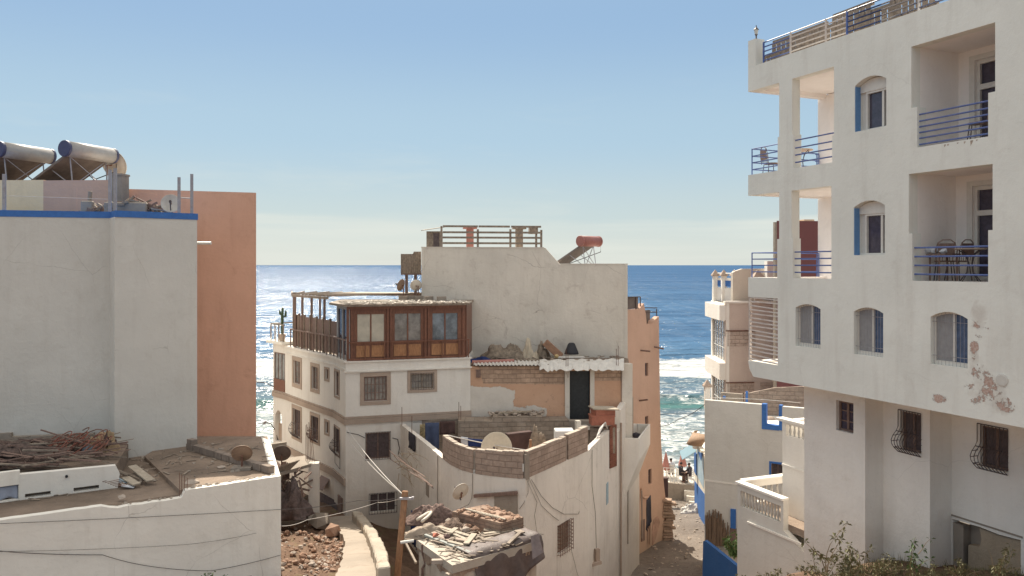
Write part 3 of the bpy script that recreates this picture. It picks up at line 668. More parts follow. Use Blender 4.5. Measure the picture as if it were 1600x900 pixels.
W.box(mb, ush - .0, ush + .15, -D, -.283, -2.8, -.93)
W.box(mb, u1303 + .2, uR, -9, -.6, FZ + .03, FZ + .25)
W.box(mb, uR - .25, uR, -9, -.283, FZ, ZT); W.box(mb, u1303 + 1, uR - .25, -9.25, -9, -8.5, ZT); W.box(mb, u1303 + .75, u1303 + 1, -9, -D - .26, -8.5, ZT)
mb.build('inner_walls', M_recess, hotel)
def loggia(x0, x1, z0, z1, dep, dx0, dz1):
    m = MB(); a, b = U(x0) + .001, U(x1)
    W.box(m, a - .4, a - .0, -dep - .2, -.283, z0 - .2, z1 + .15); W.box(m, b + .0, b + .4, -dep - .2, -.283, z0 - .2, z1 + .15)
    W.box(m, a - .0, b, -dep, -.283, z0 - .2, z0 - .005); W.box(m, a, b, -dep, -.283, z1 + .003, z1 + .2)
    da = U(dx0, -dep); W.slab(m, [(a, z0 - .2), (da, z0 - .2), (da, dz1), (b + .3, dz1), (b + .3, z1 + .2), (a, z1 + .2)], (), -dep - .2, -dep)
    m.build('balcony_recess', M_recess, hotel)
    # door filling the opening
    d0 = da + .004; d1 = b + .55; zt = dz1 - .004; tr = zt - .62; fr = MB(); V0, V1 = -dep - .12, -dep - .04
    for (ua, ub, za, zb) in ((d0, d0 + .08, z0, zt), (d1 - .08, d1, z0, zt), (d0 + .08, d1 - .08, zt - .09, zt), (d0 + .08, d1 - .08, tr - .06, tr + .06), (d0 + .08, d1 - .08, z0, z0 + .1), ((d0 + d1) / 2 - .06, (d0 + d1) / 2 + .06, z0 + .1, tr - .06)):
        W.box(fr, ua, ub, V0, V1, za, zb)
    W.box(fr, d0 - .14, d0 - .003, -dep + .003, -dep + .03, z0, zt + .12); W.box(fr, d0 - .003, d1, -dep + .003, -dep + .03, zt + .006, zt + .12)
    f = fr.build('balcony_door', M_pvc, hotel); g = MB(); W.box(g, d0, d1, V0 - .03, V0 + .01, z0, zt); g.build('pane', M_glass, f)
loggia(1424, 1555, 2.66, 4.98, 1.55, 1524, 4.72)
loggia(1420, 1551, -.36, 2.08, 1.55, 1520, 1.82)
# ceiling lamp in the upper recess
mb = MB(); q = W.pt(U(1530), -.75, 4.93); mb.lathe([(.11, 0), (.12, .03), (.05, .05)], q - Vector((0, 0, .005)), None, 14); mb.build('ceiling_lamp', M_stone, hotel)
# railings
def seg(pa, va, pb, vb, z): a = W.pt(U(pa) if pa else .04, va, z); b = W.pt(U(pb) if pb else .04, vb, z); return [a, b]
for (z0, zs) in ((2.62, (.16, .36, .55, .76)), (-.36, (.16, .35, .53, .71))):
    a = W.pt(.05, -.1, z0); b = W.pt(u1217 - .06, -.1, z0); rail(hotel, [a, b], zs, .017, [a], .018)
    c = W.pt(.05, -D + .1, z0); rail(hotel, [a, c], zs, .017, [a.lerp(c, .5), c], .018)
    rail(hotel, [c, W.pt(U(1278, -D), -D + .1, z0)], zs, .017, [c.lerp(W.pt(U(1278, -D), -D + .1, z0), .55)], .018)
    rail(hotel, [W.pt(u1238 + .03, -.08, z0), W.pt(u1303 + .0, -.08, z0)], zs, .02)
rail(hotel, [W.pt(U(1433), -.08, 2.66), W.pt(U(1544), -.08, 2.66)], (.07, .21, .34, .47, .6, .75), .02)
rail(hotel, [W.pt(U(1425.5), -.08, -.36), W.pt(U(1544), -.08, -.36)], (.15, .35, .55, .75), .022)
# roof railing, in three bays of slightly different paint
zt = ZT
def rr(pa, pb, mat, posts):
    a, b = W.pt(U(pa), -.12, zt), W.pt(U(pb), -.12, zt)
    rail(hotel, [a, b], (.1, .23, .36, .49, .62), .019, [W.pt(U(p), -.12, zt) for p in posts], .028, mat)
rr(1188, 1229, M_brail, [1188]); rr(1230, 1317, M_wrail, [1230, 1285]); rr(1318, 1372, M_brail, [1318]); rr(1372, 1500, M_wrail, [1430, 1499])
rr(1318, 1500, M_brail, [])
mb = MB(); W.box(mb, 0, .32, -.32, 0.001, ZT + .002, ZT + .78); mb.build('corner_pier', M_facade, hotel)
for p in ((.16, 1),):
    rt = thing('roof_lantern', 'small black lantern standing on the roof corner pier of the hotel', 'lantern', W.pt(.16, -.16, ZT + .782))
    b = Vector(W.pt(.16, -.16, ZT + .782)); mb = MB(); mb.lathe([(.06, 0), (.03, .03), (.018, .1), (.03, .15), (.05, .17)], b, None, 8); mb.build('post', M_iron, rt)
    mb = MB(); mb.lathe([(.04, .17), (.065, .3), (.062, .31)], b, None, 6); mb.build('glass', M_lamp, rt)
    mb = MB(); mb.lathe([(.085, .31), (.03, .37), (.012, .41), (.012, .44)], b, None, 6); mb.build('cap', M_iron, rt)
# arched windows
for i, (a, b, z0, zs, rise, k) in enumerate(arched):
    a, b = U(a), U(b); mid = (a + b) / 2; m = MB(); rec = .17 if k == 'b' else .24
    if k == 'a':
        f = .05; zt_ = zs - .17
        W.box(m, a + .17, a + .17 + f, -rec - .02, -rec + .05, z0, zt_); W.box(m, b - f, b, -rec - .02, -rec + .05, z0, zt_); W.box(m, a, b, -rec - .02, -rec + .06, z0, z0 + f)
        W.box(m, a, a + .165, -rec - .02, -rec + .01, z0 + f, zs)                      # blind panel on the left, white leaf
        W.box(m, mid + .17, mid + .23, -rec - .02, -rec + .04, z0 + f, zt_); W.box(m, a + .17 + f, b - f, -rec - .02, -rec + .05, zt_ - f, zt_)
        w = m.build('window', M_pvc, hotel); g = MB(); W.box(g, a, b, -rec - .05, -rec - .022, z0, zs + rise); g.build('pane', M_glass, w)
        g = MB(); W.slab(g, [(a + .003, zt_ + .0)] + [(b - .003, zt_)] + arch(a + .003, b - .003, z0, zs - .005, rise - .01)[2:], (), -rec - .02, -rec + .07); g.build('shutter_box', M_pvc, w)
        g = MB(); W.box(g, a + .002, a + .02, -rec + .06, -.012, z0 + .002, zs - .02); g.build('blue_reveal', M_reveal, w)
    else:
        f = .045
        W.slab(m, arch(a + .002, b - .002, z0 + .002, zs, rise - .004), [arch(a + f, b - f, z0 + f * 2, zs, rise - f)], -rec, -rec + .06)
        W.box(m, mid + .02, mid + .06, -rec, -rec + .055, z0 + .1, zs + rise - .05)
        w = m.build('window', M_pvc, hotel)
        g = MB(); W.box(g, a, mid + .02, -rec - .02, -rec + .02, z0, zs + rise); g.build('shutter', M_shutter, w)
        g = MB(); W.box(g, mid + .021, b, -rec - .04, -rec, z0, zs + rise); g.build('pane', M_glass_b, w)
        g = MB()
        for q in range(10):
            u = a + (b - a) * (q + .5) / 10; zz = zs + rise * (1 - (2 * (u - a) / (b - a) - 1) ** 2); g.tube([W.pt(u, -.07, z0), W.pt(u, -.07, zz)], .004, 4)
        for z in (z0 + .2, zs - .1): g.tube([W.pt(a, -.07, z), W.pt(b, -.07, z)], .006, 4)
        g.build('grille', M_steel, w)
# slatted screen in the lowest corner opening
m = MB()
for i in range(16):
    z = -.96 - 1.78 * i / 15; sg = .02 * math.sin(i * 2.1)
    m.bar(W.pt(.03, -.03 - abs(sg), z + .02), W.pt(ush - .01, -.03, z - .02 + sg), .03, .035)
W.box(m, 0.0, .045, -.09, -.02, -2.79, -.93); W.box(m, ush - .05, ush - .006, -.1, -.05, -2.79, -.93)
m.build('slatted_screen', M_wrail, hotel)
# lower set-back storey under the overhang: stepped bays
segs = [(18.40, 1256.5, 1352), (19.10, 1380, 1453), (19.95, 1487, 1610)]
prev = None; m = MB(); LW = []
for c0, x0, x1 in segs:
    k0, k1 = (x0 - CX) / F, (x1 - CX) / F; Y0, Y1 = c0 / (k0 + .435), c0 / (k1 + .435); w = Wall((k0 * Y0, Y0), (k1 * Y1, Y1)); LW.append(w)
    if x1 > 1600: w = Wall((k0 * Y0, Y0), (c0 - .435 * 8, 8.0)); LW[-1] = w
lh = [[(LW[0].u(1306.5), -3.60), (LW[0].u(1333.5), -3.60), (LW[0].u(1333.5), -4.38), (LW[0].u(1306.5), -4.38)],
      [], []]
def zr(w, px, py): return w.z(px, py)
w0, w1, w2 = LW
H1 = rc(w0.u(1306.5), w0.u(1333.5), zr(w0, 1320, 675), zr(w0, 1320, 627.5))
H2 = rc(w1.u(1407), w1.u(1440), zr(w1, 1423, 706), zr(w1, 1423, 645))
H3 = rc(w2.u(1531), w2.u(1575.5), zr(w2, 1553, 733), zr(w2, 1553, 668))
uu0, uu1 = w2.u(1487), w2.u(1595); zc = zr(w2, 1487, 810)
H4 = [(uu0 + .02, -9.3), (uu1, -9.3), (uu1, zr(w2, 1595, 844)), (w2.u(1560), zr(w2, 1560, 835)), (w2.u(1530), zr(w2, 1530, 823)), (w2.u(1505), zr(w2, 1505, 816)), (uu0 + .02, zc)]
BZ = -9.6
for w, hs in ((w0, [H1]), (w1, [H2]), (w2, [H3])):
    o = [(0, BZ), (w.L, BZ), (w.L, FZ - .003), (0, FZ - .003)]
    if w is w2: o = [(0, BZ)] + [(H4[0][0], BZ)] + [H4[0]][:0] + [(H4[-1][0], zc)] + list(reversed(H4[2:6])) + [(uu1, BZ), (w.L, BZ), (w.L, FZ - .003), (0, FZ - .003)]
    w.slab(m, o, hs, -.25, 0)
for a, b in ((w0, w1), (w1, w2)):
    A = a.pt(a.L, 0, 0); B = b.pt(0, 0, 0); q = Wall((A.x, A.y), (B.x, B.y)); q.box(m, 0.0, q.L, -.25, 0, BZ, FZ - .004)
A = w0.pt(0, 0, 0); e = w0.pt(0, -6, 0); q = Wall((e.x, e.y), (A.x, A.y)); q.box(m, 0, q.L - .25, -.25, 0, BZ, FZ - .004)
m.build('ground_floor_wall', M_facade_low, hotel)
# broken masonry recess, bottom right
m = MB(); w2.box(m, uu0 - .1, uu1 + .1, -.5, -.3, -9.6, -4.5); w2.box(m, uu0 + .02, uu0 + .3, -.3, -.03, -9.5, zc - .1); m.build('rough_masonry', M_conc_d, hotel)
m = MB(); w2.slab(m, [(uu0 + .35, -9.5), (uu1, -9.5), (uu1, zr(w2, 1595, 846)), (w2.u(1560), zr(w2, 1560, 838)), (w2.u(1527), zr(w2, 1527, 826)), (uu0 + .75, zc - .3), (uu0 + .7, zc - .5), (uu0 + .4, zc - .55)], (), -.3, -.08); m.build('rough_plaster', plaster('mud_render', (.44, .35, .26), (.2, .15, .1), .7, .3, .25, bump=.05), hotel)
window(hotel, w0, *[H1[0][0], H1[1][0], H1[0][1], H1[2][1]], rec=.16, cols=2, rows=3, fm=M_wood_d, fw=.06)
for w, H in ((w1, H2), (w2, H3)):
    wd = window(hotel, w, H[0][0], H[1][0], H[0][1], H[2][1], rec=.16, cols=2, rows=1, fm=M_wood_d, gm=M_dark, fw=.06)
    belly_grille(wd, w, H[0][0] - .05, H[1][0], H[0][1] - .06, H[2][1] + .03, .26, 8, M_iron)
# round hole with a cap near the flaking paint
m = MB(); q = W.pt(U(1566), 0.004, W.z(1566, 594)); m.lathe([(.13, -.01), (.13, .012), (.1, .02)], q, Vector((W.n.x, W.n.y, 0)).to_track_quat('Z', 'Y').to_matrix(), 20); m.build('wall_cap', M_grey_white, hotel)
rnd = random.Random(15)
for px, z_s, n_ in ((1465, 2.66, 2), (1492, 2.66, 5)):
    m = MB()
    for i in range(n_): u = U(px) + rnd.uniform(-.5, .5); L_ = rnd.uniform(.03, .12); W.slab(m, [(u, z_s - .03), (u + .01, z_s - .03 - L_), (u + .03, z_s - .04 - L_ * .4), (u + .05, z_s - .03)], (), .001, .0025)
    m.build('rust_run', simple('rust_stain_%d' % px, (.42, .33, .27), .95, var=.2), hotel)['kind'] = 'stuff'
# thin moulding lines on the lower wall
m = MB(); w2.box(m, w2.u(1487), w2.u(1598), 0.002, .02, -6.35, -6.31); m.build('pipe_line', M_conc_d, hotel)

# furniture on the balconies
def bistro_chair(name, label):
    t = thing(name, label, 'chair', (0, 0, 0), 'metal chairs on the hotel balconies')
    m = MB()
    for i in range(9):
        a = math.pi * i / 8; m.tube([(0.0 + .19 * math.cos(a), .2, .46), (.2 * math.cos(a) * .95, .22, .62 + .3 * math.sin(a) * .4 + .0)], .008, 4) if i in (2, 3, 4, 5, 6) else None
    m.tube([(.2, .2, .44), (.22, .23, .7), (.17, .25, .86), (.08, .26, .93), (-.08, .26, .93), (-.17, .25, .86), (-.22, .23, .7), (-.2, .2, .44)], .014, 6)
    m.obox((-.17, .232, .55), (.34, 0, 0), (0, .012, 0), (0, .02, .3)); m.build('backrest', M_wood_d, t)
    m = MB(); m.lathe([(.2, .43), (.22, .445), (.21, .46)], (0, 0, 0), None, 16); m.build('seat', M_wood_d, t)
    for sx in (-1, 1):
        for sy in (-1, 1): m = MB(); m.tube([(.15 * sx, .15 * sy, .43), (.19 * sx, .2 * sy, 0)], .012, 5); m.build('leg', M_iron, t)
    return t
ch = bistro_chair('bistro_chair', 'round-backed chair standing at the seaward corner of the upper corner balcony')
q = W.pt(U(1205, -.9), -.9, 2.56); ch.location = q; ch.rotation_euler = (0, 0, R(100))
q = W.pt(U(1529, -.75), -.75, 2.66); dup(ch, q, R(250), 'round-backed chair by the door of the upper recessed balcony')
q = W.pt(U(1476, -.8), -.8, -.36); dup(ch, q, R(160), 'chair at the left of the table on the lower recessed balcony')
q = W.pt(U(1497, -1.1), -1.1, -.36); dup(ch, q, R(200), 'chair tucked against the table on the lower recessed balcony')
def bistro_table(label, loc):
    t = thing('bistro_table', label, 'table', loc, 'small metal tables on the hotel balconies'); b = Vector(loc)
    m = MB(); m.lathe([(.31, .7), (.33, .715), (.31, .73)], b, None, 20); m.build('tabletop', M_stone, t)
    for k in range(4):
        a = k * math.pi / 2 + .4; c, s_ = math.cos(a), math.sin(a); m = MB(); m.tube([b + Vector((c * .28, s_ * .28, .69)), b + Vector((c * .12, s_ * .12, .6)), b + Vector((c * .05, s_ * .05, .4)), b + Vector((c * .08, s_ * .08, .2)), b + Vector((c * .25, s_ * .25, .0))], .013, 5); m.build('leg', M_iron, t)
bistro_table('round bistro table behind the blue railing of the upper corner balcony', W.pt(U(1252, -1.0), -1.0, 2.55))
bistro_table('round bistro table behind the blue railing of the lower recessed balcony', W.pt(U(1516, -.75), -.75, -.36))
m = MB(); q = W.pt(U(1474, -.6), -.6, .32)
for i in range(5): m.stone(q + Vector((-.05 * i, .1 * i, .03 * (i % 2))), .09, i, (1, 1, .8))
m2 = MB(); q2 = W.pt(U(1474, -.6), -.6, .2); tb = thing('side_table', 'small square table carrying white towels on the lower recessed balcony', 'table', W.pt(U(1474, -.6), -.6, -.36)); b = Vector(ORG[tb.name])
m2.box(b + Vector((0, 0, .6)), (.5, .5, .03), .4); m2.build('tabletop', M_wood_d, tb)
for sx in (-1, 1):
    for sy in (-1, 1): m3 = MB(); m3.bar(b + Vector((.2 * sx, .2 * sy, .59)), b + Vector((.2 * sx, .2 * sy, 0)), .03); m3.build('leg', M_wood_d, tb)
tag(m.build('towels', M_cloth_w), 'crumpled white towels lying on the small table of the lower recessed balcony', 'towels')
# pallet-like wooden screens on the roof terrace
def pallet(loc, rz, label, w=1.15, h=.78):
    t = thing('pallet_seat', label, 'pallet', (0, 0, 0), 'wooden pallet seats on the hotel roof terrace')
    m = MB()
    for k in range(7): m.obox((-w / 2 + k * w / 7, 0, .06), (w / 7 - .035, 0, 0), (0, .02, 0), (0, 0, h - .1))
    m.build('slats', M_wood_g, t)
    m = MB()
    for z in (.08, h / 2, h - .06): m.obox((-w / 2, .022, z), (w, 0, 0), (0, .08, 0), (0, 0, .09))
    m.build('bearers', M_wood_g, t); t.location = loc; t.rotation_euler = (0, 0, rz); return t
rz = math.atan2(W.d.y, W.d.x); proto = None
plab = ['seaward end of the row', 'second from the seaward end', 'third from the seaward end', 'middle of the row', 'just before the blue upright', 'right of the blue upright', 'nearest the upper picture edge']
for i, px in enumerate((1207, 1232, 1262, 1294, 1330, 1372, 1425)):
    q = W.pt(U(px, -.55), -.55, ZR + .32 + (.12 if i % 3 == 1 else 0)); lab = 'wooden pallet seat behind the roof railing, ' + plab[i]
    if proto is None: proto = pallet(q, rz, lab)
    else: dup(proto, q, rz + .05 * math.sin(i * 3), lab, scale=(1.15, 1, 1.25 if i % 2 else 1.4))
# ---------------------------------------------------------------- foreground left: low house with a cluttered flat roof
def footprint(mb, pts, z0, z1): return mb.prism(pts, z0, z1)
ZROOF = -5.97
A0 = (-17.92, 14.8); k = (439 - CX) / F; A1 = (k * 22, 22.0)
WA = Wall(A0, A1)
low = thing('low_house', 'low tan-white house with a flat littered roof in the bottom left corner', 'building', (-10, 22, -9))
ua = WA.u(290)
top = []
nstep = 40
for i in range(nstep + 1):
    u = WA.L - (WA.L - ua) * i / nstep; top.append((u, -5.80 + .012 * noise.noise(Vector((u * 3, 0, 0))) - .03 * (i / nstep)))
top2 = []
for i in range(61):
    u = ua - .1 - (ua - .1) * i / 60; top2.append((u, -6.02 + .09 * (1 if u < WA.u(165) else 0) + .03 * noise.noise(Vector((u * 4, 3, 0)))))
mb = MB(); WA.slab(mb, [(0, -10.5), (WA.L, -10.5)] + top + top2, (), -.22, 0)
mb.build('wall', M_low_white, low)
m = MB(); a = Vector(A1); bk = Vector((-12.4, 27.5))
side = Wall(A1, (-8.3, 27.3)); side.box(m, 0, side.L, -.24, 0.0, -10.5, -5.85)   # right flank going back
m.build('side_wall', M_low_white, low)
# roof: left part lower, right part a little higher
m = MB(); p_ = lambda u, v: WA.pt(u, v, 0)
L0 = p_(0, -.221); L1 = p_(ua, -.221); m.prism([(L0.x, L0.y), (L1.x, L1.y), (-11.2, 26.2), (-22, 24.5), (-22, 17)], ZROOF - .25, ZROOF); m.build('roof', M_roof, low)
m = MB(); L2 = p_(ua - .12, -.221); L3 = p_(WA.L - .01, -.221); m.prism([(L2.x, L2.y), (L3.x - .05, L3.y), (-8.35, 27.3), (-11.5, 27.4), (-11.25, 24.5)], ZROOF - .2, -5.855); m.build('upper_roof', M_roof, low, jit=.02)
# course of hollow blocks along the far right edge
b0 = P(295, 703, 25.4); b1 = P(432, 744, 22.3); b0.z = b1.z = -5.85
Wb = Wall((b0.x, b0.y), (b1.x, b1.y)); m = MB(); u = 0; i = 0
while u < Wb.L - .42:
    if i != 11: Wb.box(m, u + .01, u + .4, -.1, .1 + .01 * math.sin(i * 5), -5.85, -5.65 + .01 * math.sin(i * 7))
    if i in (0,): Wb.box(m, u + .05, u + .35, -.1, .1, -5.65, -5.5)
    u += .42; i += 1
m.build('block_course', blocks('grey_block', (1, 0, 0), (.30, .24, .20), (.2, .16, .13), 9, 9), low, bevel=.01)
# low white wall with two slots
Wl = Wall((-12.9, 20.05), (-10.45, 21.5)); u0 = Wl.u(31); u1 = Wl.u(184)
m = MB(); s1 = rc(Wl.u(39), Wl.u(79), -5.93, -5.83); s2 = rc(Wl.u(115), Wl.u(155), -5.93, -5.83)
Wl.slab(m, [(u0, -5.975), (u1, -5.975), (u1 + .05, -5.6), (u1 - .05, -5.37), (u0, -5.32)], [s1, s2], -.2, 0)
lw = m.build('light_well_wall', M_white_clean, low)
m = MB(); Wl.box(m, u0, u1, -.24, -.205, -5.97, -5.6); m.build('dark_slot', M_dark, lw)
m = MB(); q = Wl.pt(Wl.u(104), .0, Wl.z(104, 744)); m.lathe([(.035, 0), (.035, .06)], q, Vector((Wl.n.x, Wl.n.y, 0)).to_track_quat('Z', 'Y').to_matrix(), 8); m.build('spout', M_black, lw)
m = MB(); L = Wl.pt(u0 - .02, -.2, 0); Rr = Wl.pt(u1 - .05, -.2, 0); m.prism([(L.x - 3.6, L.y - .9), (L.x, L.y), (Rr.x, Rr.y), (-11.7, 24.4), (-12.35, 25.1), (-18, 23.7)], -5.98, -5.46); m.build('raised_terrace', M_roof, low)
# little hutch at the far left with a cloth over its opening
Wh = Wall((-14.2, 19.1), (Wl.pt(u0, 0, 0).x - .01, Wl.pt(u0, 0, 0).y + .02)); m = MB()
ho = rc(Wh.u(-30), Wh.u(29), -5.965, -5.55); Wh.slab(m, [(0, -5.975), (Wh.L, -5.975), (Wh.L, -5.22), (0, -5.2)], [[(ho[0][0], -5.94), (ho[1][0], -5.94), (ho[2][0], -5.57), (ho[3][0], -5.57)]], -.15, 0.0); m.build('hutch_wall', M_low_white, low)
drape(None, 'hanging_cloth', Wh, Wh.u(-25), Wh.u(28), -5.6, -5.93, -.08, simple('pale_blue_cloth', (.33, .36, .44), .9, var=.1), .02, 'pale blue cloth hanging in the low hutch opening at the far left', 'cloth')
# rebar on the corner of the parapet
m = MB()
for i, px in enumerate((282, 285, 289, 293)): q = WA.pt(WA.u(px), -.1, -6.0); m.tube([q, q + Vector((.01 * (i - 1), 0, .62 - .05 * i))], .008, 4)
m.build('rebar', M_rust, low)
# rubble bits on the roof edge
rnd = random.Random(11); m = MB()
for i in range(60): u = rnd.uniform(WA.u(300), WA.L - .1); m.stone(WA.pt(u, -.12 - rnd.random() * .15, -5.82), .03 + .04 * rnd.random() ** 2, i, (1.4, 1, .6))
for i in range(20): u = rnd.uniform(WA.u(170), WA.u(300)); m.stone(WA.pt(u, -.1 - rnd.random() * .3, -6.0), .02 + .03 * rnd.random(), 90 + i)
tag(m.build('mortar_crumbs', M_rubble_l), 'crumbs of broken mortar strewn along the parapet of the low house', 'rubble', kind='stuff')
m = MB(); m2 = MB()
for i in range(420):
    y = rnd.uniform(20.2, 26.4); x = rnd.uniform(-13.5, -6.9); zz_ = -5.855 if x > -10.9 + (24 - y) * .12 else ZROOF
    if x > -6.4 - (y - 22) * .38 or y < 20.3 + (x + 12) * .55: continue
    if rnd.random() < .75: m.stone((x, y, zz_ + .01), .015 + .05 * rnd.random() ** 3, i, (1.4, 1, .5))
    else: a = rnd.random() * 3.1; d = Vector((math.cos(a), math.sin(a), .02)) * rnd.uniform(.04, .25); m2.bar(Vector((x, y, zz_ + .02)) - d, Vector((x, y, zz_ + .02)) + d, .02 + .05 * rnd.random(), .012)
tag(m.build('roof_grit', M_conc_d), 'grit and small stones scattered over the flat roof of the low house', 'grit', kind='stuff')
tag(m2.build('roof_slivers', M_wood_g), 'wood slivers and scraps scattered over the flat roof of the low house', 'scraps', kind='stuff')
# stones on roof
for px, py, r_, lb in ((346, 733, .13, 'flat stone lying on the flat roof left of the dish'), (300, 757, .16, 'rounded pale stone on the roof beside the bare rebar'), (190, 779, .1, 'small flat stone on the lower roof strip')):
    Y = 5.9 * F / (py - CY); q = P(px, py, Y); m = MB(); m.stone(q + Vector((0, 0, .05)), r_, px, (1.3, 1, .45)); tag(m.build('roof_stone', M_rubble_l), lb, 'stone')
# boards piled at the corner of the light well
def plank(a, b, w, t, mat, lab, grp='loose boards beside the light well'):
    m = MB(); m.bar(a, b, w, t); return tag(m.build('plank', mat, bevel=.004), lab, 'plank', grp)
def onroof(px, py, z=-5.9): Y = -z * F / (py - CY); return P(px, py, Y)
plank(onroof(206, 728, -5.6), onroof(236, 751, -5.84), .24, .04, M_wood_l, 'widest pale board, leaning highest on the pile beside the light well')
plank(onroof(196, 746, -5.75), onroof(214, 757, -5.86), .22, .04, M_wood_l, 'short pale board lying below the leaning one on the roof')
plank(onroof(182, 735, -5.7), onroof(204, 744, -5.86), .16, .035, M_wood_g, 'grey board at the back of the pile beside the light well')
plank(onroof(205, 741, -5.78), onroof(226, 750, -5.86), .2, .05, M_wood_g, 'weathered board tucked under the leaning one on the roof')
plank(onroof(180, 748, -5.82), onroof(196, 755, -5.86), .18, .03, M_litblue, 'pale bluish board scrap at the foot of the pile')
plank(onroof(190, 758, -5.86), onroof(210, 761, -5.93), .16, .03, M_cloth_w, 'white board scrap lowest on the pile beside the light well')
m = MB()
for i in range(9): a = onroof(148 + i * 4, 748 + i * 1.5, -5.75); b = onroof(178 + i * 2.5, 740 + i * 2.2, -5.72); m.tube([a, b], .008, 4)
tag(m.build('rebar_rods', M_rust), 'thin rusty rods sticking out left from the board pile', 'rods', kind='stuff')
# long scrap heap on the raised terrace
m = MB(); Wz = Wall((-15.9, 24.05), (-12.95, 24.7)); Wz.slab(m, [(0, -5.5), (Wz.L, -5.5), (Wz.L, -5.22), (.75, -5.2), (.74, -5.08), (0, -5.1)], (), -.2, 0); m.build('rear_kerb', M_conc_d, low, jit=.03)
heap('scrap_mound', (-14.6, 22.2, -5.47), (2.7, .95, .5), simple('dark_scrap', (.10, .07, .06), .95, var=.7, scale=7), 'dark mound of rags and rubbish under the scrap timber heap', 'scrap', 6, 1.8, rz=.28, n=60)
rnd = random.Random(5); m = MB(); m2 = MB()
def sp_(px, py, z): return onroof(px, py, z)
for i in range(210):
    px = rnd.uniform(-30, 165) if i % 3 else rnd.uniform(-30, 90); f = rnd.random(); z = -5.4 + .42 * (1 - abs(f - .45)) * rnd.random(); py = 733 - f * 38 * 1.0
    Y = 20.9 + f * 2.9 + .6 * (px / 170); q = Vector(((px - CX) / F * Y, Y, z)); L_ = rnd.choice((rnd.uniform(.2, .7), rnd.uniform(.8, 2.6))); a = rnd.gauss(.2, .3) if i % 4 else rnd.uniform(-1.4, 1.4)
    d = Vector((math.cos(a), math.sin(a) * .5, rnd.gauss(0, .12))) * L_ / 2
    (m if rnd.random() < .75 else m2).bar(q - d, q + d, .015 + .11 * rnd.random() ** 2, .012 + .03 * rnd.random())
tag(m.build('scrap_timber', M_wood_d), 'long heap of dark scrap timber along the foot of the tall white wall', 'scrap timber', kind='stuff')
tag(m2.build('scrap_laths', M_wood_g), 'pale laths and battens mixed through the dark scrap timber heap', 'scrap timber', kind='stuff')
m = MB(); m2 = MB(); 
for i in range(46):   # loops of rusty wire and tubing
    px = rnd.uniform(75, 160); Y = 22.2 + rnd.random() * 1.4; c = Vector(((px - CX) / F * Y, Y, -5.3 + .3 * rnd.random())); r_ = rnd.uniform(.12, .42); ph = rnd.random() * 6; tl = rnd.uniform(.4, 1.3)
    pts = [c + Vector((r_ * math.cos(ph + t * .5), .25 * math.sin(ph + t * .5), r_ * .7 * math.sin(ph + t * .5 + tl))) for t in range(9)]
    (m if i % 3 else m2).tube(pts, .014, 4)
tag(m.build('tangled_tubing', simple('rust_tubing', (.24, .085, .06), .8, var=.4)), 'tangle of reddish tubing and rusty wire on the heap by the wall corner', 'tubing', kind='stuff')
tag(m2.build('tangled_wire', M_rust), 'brown wire loops caught in the reddish tubing heap', 'wire', kind='stuff')
q = P(158, 716, 23.6); heap('burlap_bundle', q, (.5, .4, .75), simple('burlap', (.33, .23, .14), .95, var=.35, scale=5), 'ragged tan bundle crowning the scrap heap at the wall corner', 'bundle', 4, 1.6)
q = P(169, 724, 23.7); heap('dark_sacking', q, (.3, .4, .95), M_cloth_r, 'dark sacking hanging over the right end of the scrap heap', 'sacking', 14, 1.5)
m = MB(); q = P(137, 706, 23.0); m.stone(q, .28, 24, (1, .7, 1)); tag(m.build('blue_bucket', simple('teal_plastic', (.12, .15, .18), .6, var=.3), smooth=True), 'battered blue-grey bucket half buried in the scrap heap', 'bucket')
# ---------------------------------------------------------------- tall white house behind, with the blue parapet band
B0 = (-0.64 * 24.3 - 5.84, 22.7); k171 = (171.5 - CX) / F; k179 = (179 - CX) / F; k308 = (308 - CX) / F
WB1 = Wall((-21.4, 22.7), (k171 * 25.1, 25.1)); WB2 = Wall((k179 * 24.5, 24.5), (k308 * 26.04, 26.04)); ZB = 1.47
tall = thing('white_house', 'tall blank white house with a bright blue band round its flat roof', 'building', (-13, 27, -9))
pts = [(-21.4, 22.7), (k171 * 25.1, 25.1), (k179 * 24.5, 24.5), (k308 * 26.04, 26.04), (-12.3, 29.2), (-21.4, 27)]
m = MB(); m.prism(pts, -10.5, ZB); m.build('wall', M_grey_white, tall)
ctr = Vector((sum(p[0] for p in pts) / 6, sum(p[1] for p in pts) / 6)); pts2 = [tuple(Vector(p) + (Vector(p) - ctr).normalized() * .03) for p in pts]
m = MB(); m.prism(pts2, ZB + .001, ZB + .2); m.build('blue_band', M_bluetrim, tall)
m = MB(); q = WB2.pt(WB2.L, 0, 0); zp = (CY - 379.5) / F * 26; m.tube([(q.x - .3, q.y + .25, zp), (q.x + .36, q.y + .25, zp)], .05, 8); m.build('drain_spout', M_pvc, tall)
zt = ZB + .2
for (px, top, W_) in ((4.5, 272, WB1), (170.5, 265, WB1), (181.5, 263, WB2), (281.5, 277, WB2), (301.5, 272, WB2)):
    q = W_.pt(W_.u(px), -.12, zt); zz = (CY - top) / F * q.y; m = MB(); m.box((q.x, q.y, (zt + zz) / 2), (.09, .09, zz - zt), .3); m.build('post', M_steel, tall)
m = MB(); 
m.tube([WB1.pt(WB1.u(4), -.12, zt + .45), WB1.pt(WB1.u(170), -.12, zt + .4)], .006, 4); m.build('guard_wire', M_wire_w, tall); m = MB()
m.tube([WB2.pt(WB2.u(281), -.12, zt + .5), WB2.pt(WB2.u(301), -.12, zt + .5)], .02, 4); m.build('guard_bar', M_wire_w, tall)
